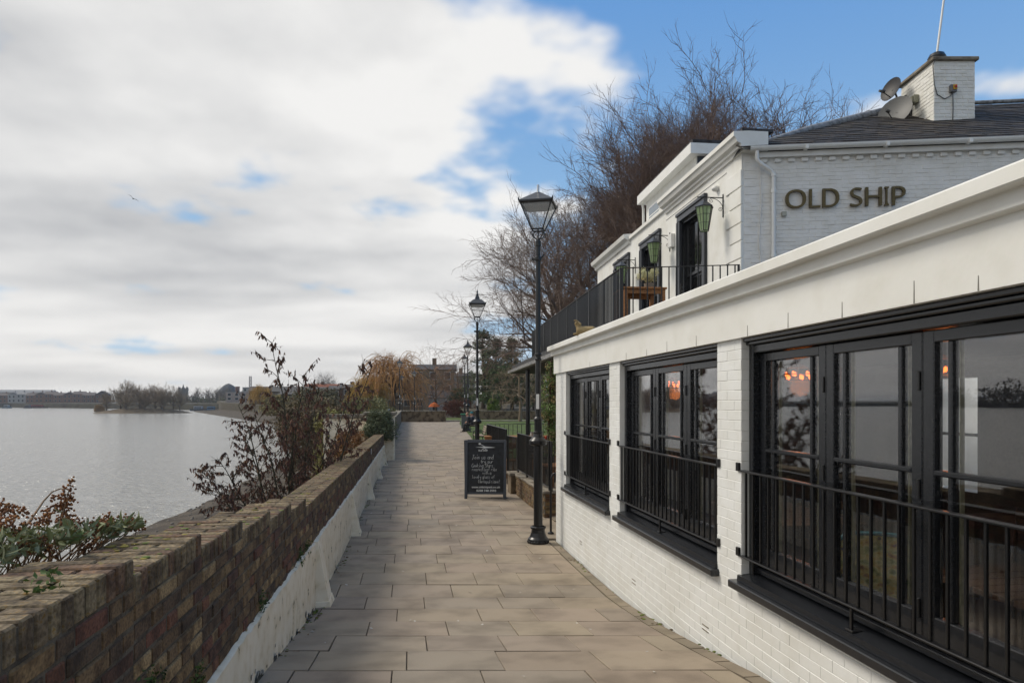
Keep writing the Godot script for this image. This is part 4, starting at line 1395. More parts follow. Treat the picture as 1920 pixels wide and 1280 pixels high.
	fl.col = C(0.8, 0.8, 0.78)
	fl.hexa([V(-0.03, 6.9, 0.03), V(0.82, 6.9, 0.03), V(0.82, 6.9, 0.0), V(-0.03, 6.9, 0.0), V(-0.03, 7.22, 0.03), V(0.82, 7.22, 0.03), V(0.82, 7.24, 0.0), V(-0.03, 7.24, 0.0)])
	part(fl, "flashing", M.white_gloss, stack)
	var wire := MB.new()
	wire.col = C(0.1, 0.1, 0.1)
	wire.tube(pv([V(0.02, 8.66, 0.04), V(-0.03, 8.5, 0.02), V(0.0, 8.15, 0.015), V(0.06, 7.95, 0.015), V(0.2, 7.87, 0.015), V(0.31, 7.93, 0.015), V(0.35, 8.02, 0.02), V(0.36, 7.7, 0.015), V(0.35, 7.3, 0.015), V(0.5, 7.22, 0.03), V(0.8, 7.2, 0.04)]), pf([0.008, 0.008, 0.008, 0.008, 0.008, 0.008, 0.008, 0.008, 0.008, 0.008, 0.008]), 5)
	part(wire, "cable", M.tinted, stack)
	# dormer storey set back behind the front
	var d0: float = f.call(16.4)
	var d1: float = f.call(20.3)
	var dm := MB.new()
	dm.box(V(1.0, 6.4, -d1), V(6.0, 8.05, -d0))
	var dor := part(dm, "dormer", M.white_stucco, b, FR)
	dm = MB.new()
	dm.box(V(1.02, 7.2, -d0 + 0.003), V(2.2, 8.05, -d0 + 0.02))
	part(dm, "cladding", M.grey_paint, dor)
	dm = MB.new()
	dm.box(V(0.78, 8.05, -d1 - 0.2), V(6.2, 8.3, -d0 + 0.2))
	part(dm, "fascia", M.white_gloss, dor)
	dm = MB.new()
	dm.box(V(0.84, 8.303, -d1 - 0.16), V(6.24, 8.4, -d0 + 0.16))
	part(dm, "flat_roof", M.dark_roof, dor)
	for i in 3:
		var z := -d1 + 0.25 + i * 1.25
		dm = MB.new()
		dm.bbox(V(0.985, 7.25, z), V(1.01, 7.85, z + 1.0), 0.008)
		dm.box(V(0.978, 7.53, z + 0.05), V(0.986, 7.56, z + 0.95))
		part(dm, "window_frame", M.white_gloss, dor)
		dm = MB.new()
		dm.quad(V(0.982, 7.31, z + 0.06), V(0.982, 7.31, z + 0.94), V(0.982, 7.79, z + 0.94), V(0.982, 7.79, z + 0.06))
		part(dm, "pane", mat("dormer_glass", C(0.2, 0.24, 0.28), 0.08), dor)
	dm = MB.new()
	dm.tube(pv([V(0.9, 8.1, -d1 - 0.1), V(0.94, 7.9, -d1 - 0.1), V(0.95, 6.5, -d1 - 0.1)]), pf([0.04, 0.04, 0.04]), 8)
	part(dm, "downpipe", M.white_gloss, dor)
	# balcony deck over the terrace
	var dk := MB.new()
	dk.hexa([V(-2.35, 3.2, -f.call(12.2)), V(-0.001, 3.2, -f.call(12.2)), V(-0.001, 3.2, -f.call(26.4)), V(-2.35, 3.2, -f.call(26.4)), V(-2.35, 3.48, -f.call(12.2)), V(-0.001, 3.5, -f.call(12.2)), V(-0.001, 3.5, -f.call(26.4)), V(-2.35, 3.48, -f.call(26.4))])
	part(dk, "balcony_deck", M.dark_roof, b, FR)
	dk = MB.new()
	dk.box(V(-2.5, 3.2, -f.call(26.5)), V(-2.353, 3.3, -f.call(12.1)))
	part(dk, "balcony_fascia", M.lead, b, FR)
	for d in [14.6, 18.8, 23.4]:
		var po := MB.new()
		po.tube(pv([V(-2.15, -0.1, -f.call(d)), V(-2.15, 3.2, -f.call(d))]), pf([0.075, 0.075]), 10)
		part(po, "balcony_post", M.iron, b, FR)
	# small fittings on the front
	var box := MB.new()
	box.bbox(V(-0.09, 5.55, -f.call(15.35)), V(-0.001, 5.85, -f.call(15.35) + 0.22), 0.01)
	part(box, "alarm_box", M.white_gloss, b, FR)
	box = MB.new()
	box.ball(V(-0.03, 6.12, -f.call(12.85)), V(0.09, 0.06, 0.08), 10, 6)
	part(box, "flood_lamp", M.white_gloss, b, FR)
	# things fixed to it, each a thing of its own
	var FW := Transform3D(Basis.IDENTITY, corner) * FR
	var SW := Transform3D(Basis.IDENTITY, corner) * SD
	make_lettering(SW)
	var ln := ["green glass lantern on a scroll bracket nearest the brick side wall", "green glass lantern on a scroll bracket above the balcony table, middle of three", "green glass lantern on a scroll bracket farthest along the white front"]
	var k := 0
	for d in [12.6, 15.45, 18.1]:
		wall_lantern(FW * Transform3D(Basis.IDENTITY, V(0, 5.87, -f.call(d))), ln[k])
		k += 1
	make_balcony(FW, f)
	# dishes, pole and switch on the chimney
	var CW := Transform3D(Basis.IDENTITY, corner) * CH
	dish(CW * V(-0.0, 8.28, -0.95), V(-0.26, 0.2, 0.0), V(-0.93, 0.25, 0.3), 0.24, C(0.012, 0.014, 0.018), "dark grey satellite dish with long feed arm high on the chimney")
	dish(CW * V(-0.0, 7.92, -0.75), V(-0.36, -0.05, 0.12), V(-0.72, 0.3, 0.55), 0.33, C(0.16, 0.16, 0.15), "pale grey satellite dish low beside the chimney foot")
	var fp := thing("flag_pole", "thin white pole leaning up from the chimney top", "pole", CW * Transform3D(Basis.IDENTITY, V(0.12, 8.67, -0.1)))
	var pm := MB.new()
	pm.lathe([[0.15, -0.005], [0.16, 0.04], [0.13, 0.1], [0.06, 0.14], [0.0, 0.15]], 12)
	part(pm, "base", M.iron, fp)
	pm = MB.new()
	pm.tube(pv([V(0.0, 0.1, 0), V(0.32, 2.6, 0)]), pf([0.022, 0.018]), 8, true)
	part(pm, "shaft", M.white_gloss, fp)
	var sb := thing("isolator_switch", "grey and yellow isolator switch with red knob on the chimney", "switch", CW * Transform3D(Basis.IDENTITY, V(0.34, 8.06, 0.0)))
	pm = MB.new()
	pm.col = C(0.2, 0.2, 0.2)
	pm.bbox(V(-0.05, -0.07, -0.01), V(0.07, 0.07, 0.06), 0.008)
	part(pm, "case", M.tinted, sb)
	pm = MB.new()
	pm.col = C(0.8, 0.45, 0.03)
	pm.bbox(V(-0.01, -0.03, 0.06), V(0.065, 0.065, 0.075), 0.004)
	part(pm, "cover", M.tinted, sb)
	pm = MB.new()
	pm.col = C(0.6, 0.03, 0.02)
	pm.bbox(V(0.01, 0.0, 0.075), V(0.05, 0.04, 0.1), 0.006)
	part(pm, "knob", M.tinted, sb)
	var hb := thing("vent_box", "small grey green box fixed to the chimney's river side", "box", CW * Transform3D(Basis.IDENTITY, V(0.0, 8.1, -0.55)))
	pm = MB.new()
	pm.col = C(0.3, 0.3, 0.22)
	pm.bbox(V(-0.1, -0.08, -0.08), V(0.003, 0.08, 0.08), 0.01)
	part(pm, "case", M.tinted, hb)
	pm = MB.new()
	pm.col = C(0.25, 0.25, 0.18)
	pm.bbox(V(-0.125, -0.06, -0.06), V(-0.1, 0.06, 0.06), 0.006)
	part(pm, "lid", M.tinted, hb)
func make_lettering(SW: Transform3D) -> void:
	var s := thing("pub_sign", "bronze letters reading OLD SHIP on the grey brick side wall", "sign", SW * Transform3D(Basis.IDENTITY, V(0, 5.43, 0)))
	var font := SystemFont.new()
	font.font_names = PackedStringArray(["Droid Sans"])
	font.font_weight = 400
	var px := [["O", 1472, 1510], ["L", 1516, 1537], ["D", 1541, 1572], ["S", 1593, 1615], ["H", 1621, 1652], ["I", 1657, 1665], ["P", 1671, 1696]]
	for l in px:
		var tm := TextMesh.new()
		tm.font = font
		tm.font_size = 64
		tm.pixel_size = 0.01
		tm.depth = 0.045
		tm.text = l[0]
		tm.curve_step = 0.6
		var bx := tm.get_aabb()
		# widths measured on the wall, 11.7 m away
		var u0: float = wall_u(l[1])
		var u1: float = wall_u(l[2])
		var sx: float = (u1 - u0) / bx.size.x
		var sy: float = 0.315 / bx.size.y
		part(tm, "letter", M.bronze, s, Transform3D(Basis.from_scale(V(sx, sy, 1)), V(u0 - bx.position.x * sx, -bx.position.y * sy, 0.04)))
func wall_u(px: float) -> float: # along the side wall for a bearing px
	var u := (px - 960.0) / 1280.0
	return (u * 11.85 - 3.99) / (1.0 + 0.107 * u) * 1.0057
func wall_lantern(at: Transform3D, label: String) -> void:
	var o := thing("wall_lantern", label, "lantern", at, "green lanterns on the pub front")
	var b := MB.new()
	b.bbox(V(-0.016, -0.36, -0.014), V(0.0, 0.07, 0.014), 0.003)
	b.bbox(V(-0.5, -0.009, -0.009), V(-0.016, 0.009, 0.009), 0.002)
	var arc := PackedVector3Array()
	var rr := PackedFloat32Array()
	for i in 10:
		var t := i / 9.0 * PI / 2
		arc.append(V(-0.012 - 0.24 * (1 - cos(t)), -0.2 + 0.19 * sin(t), 0)); rr.append(0.006)
	b.tube(arc, rr, 5)
	for cc in [[V(-0.055, -0.22, 0), 0.045, 0.0], [V(-0.23, -0.06, 0), 0.045, 1.5]]:
		var sp := PackedVector3Array()
		var sr := PackedFloat32Array()
		for i in 18:
			var t: float = i / 17.0 * 9.0 + cc[2]
			sp.append(cc[0] + V(cos(t), sin(t), 0) * cc[1] * (1.0 - i / 20.0)); sr.append(0.005)
		b.tube(sp, sr, 4)
	part(b, "bracket", M.iron, o)
	var L := Transform3D(Basis.IDENTITY, V(-0.37, -0.62, 0))
	var r := MB.new()
	r.lathe([[0.175, 0.425], [0.182, 0.44], [0.09, 0.515], [0.025, 0.56], [0.02, 0.585], [0.0, 0.59]], 6, true)
	part(r, "hood", M.grey_paint, o, L)
	var ch := MB.new()
	ch.tube(pv([V(0, 0.58, 0), V(0, 0.625, 0)]), pf([0.007, 0.007]), 5)
	part(ch, "hanger", M.iron, o, L)
	var c := MB.new()
	for i in 6:
		var t0 := TAU * i / 6
		var t1 := TAU * (i + 1) / 6
		c.bar(V(cos(t0) * 0.085, 0.0, sin(t0) * 0.085), V(cos(t0) * 0.16, 0.43, sin(t0) * 0.16), 0.008, 4)
		var tm := (t0 + t1) / 2
		var kk := cos(PI / 6)
		c.bar(V(cos(tm) * 0.087 * kk, 0.0, sin(tm) * 0.087 * kk), V(cos(tm) * 0.162 * kk, 0.43, sin(tm) * 0.162 * kk), 0.004, 3)
		for h in [0.0, 0.14, 0.29]:
			var q := lerpf(0.087, 0.162, h / 0.43)
			c.bar(V(cos(t0) * q, h, sin(t0) * q), V(cos(t1) * q, h, sin(t1) * q), 0.007 if h == 0.0 else 0.004, 3)
	part(c, "cage", M.iron, o, L)
	for i in 6:
		var t0 := TAU * i / 6
		var t1 := TAU * (i + 1) / 6
		var g := MB.new()
		g.quad(V(cos(t1) * 0.083, 0.0, sin(t1) * 0.083), V(cos(t0) * 0.083, 0.0, sin(t0) * 0.083), V(cos(t0) * 0.157, 0.43, sin(t0) * 0.157), V(cos(t1) * 0.157, 0.43, sin(t1) * 0.157))
		part(g, "pane", M.green_pane, o, L)
func dish(at: Vector3, off: Vector3, face: Vector3, r: float, col: Color, label: String) -> void:
	var o := thing("satellite_dish", label, "satellite dish", Transform3D(Basis.IDENTITY, at), "satellite dishes on the chimney")
	var b := MB.new()
	b.col = C(0.06, 0.06, 0.06)
	b.bbox(V(-0.03, -0.08, -0.05), V(0.01, 0.08, 0.05), 0.006)
	b.tube(pv([V(0, 0, 0), V(-0.14, -0.02, 0), off * 0.8, off]), pf([0.02, 0.02, 0.02, 0.02]), 7)
	part(b, "bracket", M.tinted, o)
	var d := MB.new()
	d.col = col
	var prof := []
	for i in 7: prof.append([r * i / 6.0, 0.22 * r * pow(i / 6.0, 2) - 0.008])
	d.lathe(prof, 20)
	var p2 := []
	for i in 7: p2.append([r * (6 - i) / 6.0, 0.22 * r * pow((6 - i) / 6.0, 2)])
	d.lathe(p2, 20)
	d.lathe([[r, 0.22 * r - 0.008], [r, 0.22 * r]], 20)
	part(d, "reflector", M.tinted, o, aim(face, 0, 1, off))
	var a := MB.new()
	a.col = C(0.1, 0.1, 0.1)
	var tip := face.normalized() * r * 1.45 + V(0, -r * 0.55, 0) + off
	a.tube(pv([off + V(0, -r * 0.7, 0) + face.normalized() * 0.05, tip]), pf([0.011, 0.011]), 6)
	a.tube(pv([tip + V(0, -0.02, 0), tip + V(0, 0.02, 0) - face.normalized() * 0.13]), pf([0.025, 0.035]), 8, true)
	part(a, "feed_arm", M.tinted, o)
# ---------------------------------------------------------------- balcony and terrace furniture
func rail_run(called: String, label: String, group: String, a: Vector3, b: Vector3, h: float, gap: float, post: float, foot := 0.05, br := 0.008) -> Node3D: # a, b: bottom ends
	var o := thing(called, label, "railing", Transform3D(Basis.IDENTITY, a), group)
	var e := b - a
	var L := e.length()
	var B := Basis(e.normalized(), Vector3.UP, e.normalized().cross(Vector3.UP))
	var t := MB.new()
	t.bbox(V(-0.02, h - 0.012, -0.024), V(L + 0.02, h, 0.024), 0.003)
	part(t, "top_rail", M.iron, o, Transform3D(B, Vector3.ZERO))
	t = MB.new()
	t.bbox(V(0, foot, -0.016), V(L, foot + 0.012, 0.016), 0.003)
	part(t, "bottom_rail", M.iron, o, Transform3D(B, Vector3.ZERO))
	var bm := MB.new()
	bm.bbox(V(-br, foot + 0.01, -br), V(br, h - 0.01, br), 0.002)
	var mesh := bm.mesh()
	var pm := MB.new()
	pm.bbox(V(-0.02, -0.06, -0.02), V(0.02, h - 0.005, 0.02), 0.003)
	var pmesh := pm.mesh()
	var n := int(L / gap)
	for i in n: part(mesh, "bar", M.iron, o, Transform3D(B, e * ((i + 0.5) / n)))
	var k := maxi(1, int(round(L / post)))
	for i in k + 1: part(pmesh, "post", M.iron, o, Transform3D(B, e * (float(i) / k)))
	return o
func table(called: String, label: String, cat: String, at: Transform3D, s: Vector3, col: Color, group := "") -> Node3D: # s: length, height, width
	var o := thing(called, label, cat, at, group)
	var n := int(s.z / 0.13) + 1
	for i in n:
		var t := MB.new()
		t.col = tone(col, 0.08)
		var z0 := -s.z / 2 + s.z / n * i
		t.bbox(V(-s.x / 2, s.y - 0.035, z0 + 0.003), V(s.x / 2, s.y, z0 + s.z / n - 0.003), 0.004)
		part(t, "plank", M.timber, o)
	for q in [[-1, -1], [-1, 1], [1, -1], [1, 1]]:
		var t := MB.new()
		t.col = tone(col, 0.05)
		var c := V(q[0] * (s.x / 2 - 0.06), 0, q[1] * (s.z / 2 - 0.06))
		t.bbox(c + V(-0.035, 0, -0.035), c + V(0.035, s.y - 0.036, 0.035), 0.004)
		part(t, "leg", M.timber, o)
	var ap := MB.new()
	ap.col = col
	ap.box(V(-s.x / 2 + 0.1, s.y - 0.12, -s.z / 2 + 0.045), V(s.x / 2 - 0.1, s.y - 0.036, -s.z / 2 + 0.07))
	part(ap, "apron", M.timber, o)
	ap = MB.new()
	ap.col = col
	ap.box(V(-s.x / 2 + 0.1, s.y - 0.12, s.z / 2 - 0.07), V(s.x / 2 - 0.1, s.y - 0.036, s.z / 2 - 0.045))
	part(ap, "apron", M.timber, o)
	return o
func chair(called: String, label: String, at: Transform3D, col: Color, m: Material, cushion := Color(0, 0, 0, 0), group := "", chevron := false) -> Node3D:
	var o := thing(called, label, "chair", at, group)
	for q in [[-1, -1], [-1, 1], [1, -1], [1, 1]]:
		var t := MB.new()
		t.col = col
		var h := 0.44 if q[1] > 0 else 0.92
		t.tube(pv([V(q[0] * 0.21, 0, q[1] * 0.21), V(q[0] * 0.19, 0.44, q[1] * 0.18), V(q[0] * 0.19, h, q[1] * 0.18 - (0.06 if h > 0.5 else 0.0))]), pf([0.015, 0.017, 0.015]), 6, true)
		part(t, "leg", m, o)
	var s := MB.new()
	s.col = col
	s.bbox(V(-0.22, 0.43, -0.2), V(0.22, 0.465, 0.22), 0.01)
	part(s, "seat", m, o)
	s = MB.new()
	s.col = col
	for y in [0.62, 0.74, 0.86]: s.bbox(V(-0.2, y - 0.03, -0.235), V(0.2, y + 0.03, -0.215), 0.005)
	part(s, "backrest", m, o)
	if cushion.a > 0:
		var c := MB.new()
		c.col = Color(cushion, 1)
		c.ball(V(0, 0.75, -0.14), V(0.25, 0.24, 0.075), 14, 8)
		part(c, "cushion", M.cloth, o)
		if chevron: # woven zigzag bands
			var z := MB.new()
			z.col = C(0.015, 0.015, 0.017)
			for row in 5:
				for i in 8:
					var x0 := -0.22 + i * 0.055
					var y0 := 0.58 + row * 0.075 + (0.035 if i % 2 else 0.0)
					var y1 := 0.58 + row * 0.075 + (0.0 if i % 2 else 0.035)
					var q := []
					for pp in [[x0, y0], [x0 + 0.055, y1], [x0 + 0.055, y1 + 0.032], [x0, y0 + 0.032]]:
						var u: float = 1.0 - pow(pp[0] / 0.25, 2) - pow((pp[1] - 0.75) / 0.24, 2)
						q.append([pp, u])
					if q.all(func(w): return w[1] > 0.02):
						for sd in [1.0, -1.0]:
							var p3 := []
							for w in q: p3.append(V(w[0][0], w[0][1], -0.14 + sd * (0.075 * sqrt(w[1]) + 0.004)))
							z.facing(p3[0], p3[1], p3[2], p3[3], V(0, 0, sd))
			part(z, "zigzag_bands", M.cloth, o)
	return o
func make_balcony(FW: Transform3D, f: Callable) -> void:
	rng.seed = 404
	rail_run("balcony_railing", "long black slatted balcony railing above the terrace along the river side", "balcony railings", FW * V(-1.99, 3.5, -0.58), FW * V(-1.99, 3.5, -11.6), 1.0, 0.1, 1.25, 0.03, 0.01)
	rail_run("balcony_railing", "short black railing crossing from the balcony corner to the white front", "balcony railings", FW * V(-1.97, 3.5, -0.55), FW * V(-0.03, 3.5, -0.05), 1.0, 0.125, 2.2, 0.03, 0.011)
	table("balcony_table", "orange wooden table behind the balcony corner railing", "table", Transform3D(Basis(Vector3.UP, 0.114), P(2.44, 3.5, 13.1)), V(0.84, 0.75, 0.8), C(0.5, 0.25, 0.085))
	chair("balcony_chair", "dark metal chair beside the balcony table", Transform3D(Basis(Vector3.UP, -1.9), P(3.15, 3.5, 13.6)), C(0.02, 0.02, 0.02), M.iron)
	var pl := thing("potted_plant", "pale heather like plant standing on the balcony table", "plant", Transform3D(Basis.IDENTITY, P(2.62, 4.25, 13.05)))
	var pot := MB.new()
	pot.col = C(0.25, 0.22, 0.18)
	pot.lathe([[0.0, 0.0], [0.08, 0.0], [0.1, 0.12], [0.09, 0.12], [0.085, 0.1], [0.0, 0.1]], 12)
	part(pot, "pot", M.tinted, pl)
	var fo := MB.new()
	for i in 60:
		var a := V(R(-1, 1), R(0.5, 1.6), R(-1, 1)).normalized()
		fo.add(NEEDLE[i % NEEDLE.size()], aim(a, R(0, TAU), R(0.05, 0.09), V(0, 0.13, 0) + a * R(0.08, 0.32)), tone(C(0.55, 0.53, 0.33), 0.3))
	part(fo, "foliage", M.leaf, pl, Transform3D.IDENTITY, "stuff")
func make_terrace() -> void:
	rng.seed = 505
	var tx := func(d: float) -> float: return 2.57 - 0.16 * d
	# dwarf wall
	var w := thing("terrace_wall", "low yellow brown brick wall under the terrace railing beside the lamp", "wall", Transform3D(Basis(Vector3.UP, atan(0.16)), P(tx.call(12.4), 0, 12.4)))
	var m := MB.new()
	m.box(V(0.008, -0.1, -3.06), V(0.25, 0.43, -0.008))
	part(m, "core", M.mortar, w)
	var sh := []
	for s in [V(0.06, 0.062, 0.212), V(0.06, 0.062, 0.1), V(0.212, 0.062, 0.06)]:
		var q := MB.new()
		q.bbox(-s / 2, s / 2, 0.006)
		sh.append(q)
	var tn := [C(0.24, 0.16, 0.075), C(0.2, 0.135, 0.065), C(0.28, 0.2, 0.1), C(0.17, 0.1, 0.055), C(0.22, 0.17, 0.095)]
	var pcs := []
	for row in 6:
		var z := 0.0 - (0.11 if row % 2 else 0.0)
		var y := 0.035 + row * 0.072
		while z > -3.0:
			pcs.append([-z, 0, Transform3D(Basis.from_euler(V(R(-0.01, 0.01), R(-0.015, 0.015), 0)), V(0.03 + R(-0.004, 0.004), y, z - 0.11)), tn[rng.randi() % 5]])
			z -= 0.222
		pcs.append([0, 2, Transform3D(Basis.IDENTITY, V(0.13, y, -0.03 + R(-0.003, 0.003))), tn[rng.randi() % 5]])
	lay(pcs, sh, "brick", M.old_brick, w, 300)
	m = MB.new()
	m.bbox(V(-0.03, 0.432, -3.1), V(0.28, 0.485, 0.03), 0.012)
	part(m, "coping", M.stone, w)
	var pr := thing("terrace_pier", "short stone coloured brick pier at the terrace entrance behind the chalkboard", "pier", Transform3D(Basis(Vector3.UP, atan(0.16)), P(tx.call(15.6) - 0.1, 0, 15.6)))
	m = MB.new()
	m.bbox(V(0, -0.05, -0.5), V(0.4, 0.42, 0), 0.01)
	part(m, "shaft", M.far_brick, pr)
	m = MB.new()
	m.bbox(V(-0.03, 0.42, -0.53), V(0.43, 0.48, 0.03), 0.012)
	part(m, "cap", M.stone, pr)
	rail_run("terrace_railing", "black bar railing on the low brick wall behind the nearest lamp post", "terrace railings", P(tx.call(12.5) + 0.12, 0.49, 12.5), P(tx.call(15.8) + 0.1, 0.49, 15.8), 0.9, 0.1, 1.1)
	rail_run("terrace_railing", "black bar railing beyond the terrace entrance, above the chalkboard", "terrace railings", P(tx.call(17.6) + 0.1, 0.3, 17.6), P(tx.call(21.6) + 0.1, 0.3, 21.6), 1.11, 0.1, 1.3, 0.1)
	rail_run("terrace_railing", "far black railing closing the terrace towards the lawn", "terrace railings", P(tx.call(21.6) + 0.15, 0.3, 21.62), P(4.0, 0.3, 22.4), 1.11, 0.14, 1.5, 0.1)
	rail_run("terrace_railing", "short black railing between the wing's corner and the lamp post", "terrace railings", P(tx.call(12.45) + 0.14, 0.49, 12.42), P(2.2, 0.49, 12.75), 0.9, 0.1, 0.8)
	rail_run("terrace_gate", "open black bar gate leaf at the terrace entrance", "terrace railings", P(tx.call(16.0) + 0.12, 0.12, 16.1), P(tx.call(16.0) - 0.12, 0.12, 17.1), 1.15, 0.09, 1.0, 0.05)
	var dk := MB.new()
	dk.col = C(0.2, 0.16, 0.11)
	dk.box(P(tx.call(21.5) + 0.05, -0.1, 21.5), P(6, 0.01, 11.0))
	var deckn := MB.new()
	deckn.col = C(0.23, 0.19, 0.14)
	deckn.hexa([P(tx.call(12.0) + 0.1, -0.1, 12.0), P(6, -0.1, 12.0), P(6, -0.1, 21.6), P(tx.call(21.6) + 0.1, -0.1, 21.6), P(tx.call(12.0) + 0.1, 0.02, 12.0), P(6, 0.02, 12.0), P(6, 0.3, 21.6), P(tx.call(21.6) + 0.1, 0.3, 21.6)])
	struct(deckn, "terrace_paving", M.paving)
	var oc := C(0.42, 0.21, 0.075)
	var ty := func(d: float) -> float: return 0.02 + (d - 12.0) * 0.0292
	table("picnic_table", "orange wooden terrace table nearest the pub corner", "table", Transform3D(Basis(Vector3.UP, 0.2), P(1.15, ty.call(13.9), 13.9)), V(1.0, 0.76, 0.75), oc, "terrace tables")
	table("picnic_table", "orange wooden terrace table behind the open gate", "table", Transform3D(Basis(Vector3.UP, 0.1), P(0.15, ty.call(18.6), 18.6)), V(1.1, 0.78, 0.8), oc, "terrace tables")
	table("picnic_table", "long orange wooden table at the far terrace railing", "table", Transform3D(Basis(Vector3.UP, 0.05), P(0.25, ty.call(20.8), 20.8)), V(2.2, 0.8, 0.7), oc, "terrace tables")
	chair("garden_chair", "chair with black and white zigzag cushion on the terrace", Transform3D(Basis(Vector3.UP, 2.9), P(0.66, ty.call(18.0), 18.0)), C(0.03, 0.03, 0.03), M.iron, Color(0.75, 0.74, 0.7), "terrace chairs", true)
	chair("garden_chair", "wooden chair whose legs show behind the chalkboard", Transform3D(Basis(Vector3.UP, 0.5), P(-0.05, ty.call(17.5), 17.4)), C(0.4, 0.22, 0.09), M.timber, Color(0, 0, 0, 0), "terrace chairs")
	chair("garden_chair", "chair with red cushion beneath the climbing plant", Transform3D(Basis(Vector3.UP, 3.6), P(1.05, ty.call(19.4), 19.4)), C(0.03, 0.03, 0.03), M.iron, Color(0.55, 0.05, 0.02), "terrace chairs")
	for q in [[0.05, 18.55, 0.78], [0.6, 20.7, 0.8], [-0.3, 20.8, 0.8]]:
		var s := thing("condiment_pot", ["white pot on the table behind the gate", "clear glass pot on the right of the long terrace table", "clear glass pot on the left of the long terrace table"][[0.78, 0.8].find(q[2]) + (1 if q[0] < 0 else 0)], "pot", Transform3D(Basis.IDENTITY, P(q[0], ty.call(q[1]) + q[2], q[1])), "pots on the terrace tables")
		var pm := MB.new()
		pm.col = C(0.6, 0.6, 0.58)
		pm.lathe([[0.0, 0.0], [0.045, 0.0], [0.05, 0.09], [0.0, 0.09]], 10)
		part(pm, "jar", M.tinted, s)
		pm = MB.new()
		pm.col = C(0.3, 0.3, 0.3)
		pm.lathe([[0.04, 0.09], [0.035, 0.13], [0.0, 0.135]], 10)
		part(pm, "lid", M.tinted, s)
	# climbing plant on a terrace post
	var cl := thing("climbing_plant", "green leafy climber with pinkish shoots beside the wing's far corner", "plant", Transform3D(Basis.IDENTITY, P(1.05, 0.1, 16.6)))
	var st := MB.new()
	st.col = C(0.07, 0.045, 0.03)
	for i in 4: st.tube(pv([V(R(-0.1, 0.1), 0, R(-0.1, 0.1)), V(R(-0.2, 0.2), 1.2, R(-0.2, 0.2)), V(R(-0.3, 0.3), 3.0, R(-0.3, 0.3))]), pf([0.05, 0.04, 0.02]), 5)
	part(st, "stem", M.twig, cl)
	var fo := MB.new()
	for i in 420:
		var y := 0.75 + 2.2 * pow(R(0, 1), 0.8)
		var rr := R(0.1, 0.42) * (0.75 + 0.3 * sin(y * 4.0))
		var th := R(0, TAU)
		var cc := C(0.11, 0.165, 0.045) if R(0, 1) < 0.75 else C(0.3, 0.23, 0.1)
		fo.add(CLUMP[i % CLUMP.size()], aim(V(cos(th), R(-0.2, 0.9), sin(th)), R(0, TAU), R(0.07, 0.13), V(cos(th) * rr, y, sin(th) * rr)), tone(cc, 0.4))
	part(fo, "foliage", M.leaf, cl, Transform3D.IDENTITY, "stuff")
	var dp := thing("iron_hoop_post", "slim dark iron hoop post at the wing's far corner", "post", Transform3D(Basis.IDENTITY, P(0.62, 0, 10.9)))
	m = MB.new()
	m.tube(pv([V(0, -0.05, 0), V(0, 0.85, 0), V(0.03, 0.95, 0), V(0.1, 0.98, 0), V(0.14, 0.9, 0)]), pf([0.018, 0.018, 0.016, 0.016, 0.016]), 7, true)
	part(m, "rod", M.iron, dp)
	m = MB.new()
	m.lathe([[0.05, 0.0], [0.05, 0.02], [0.02, 0.04]], 10)
	part(m, "foot", M.iron, dp)

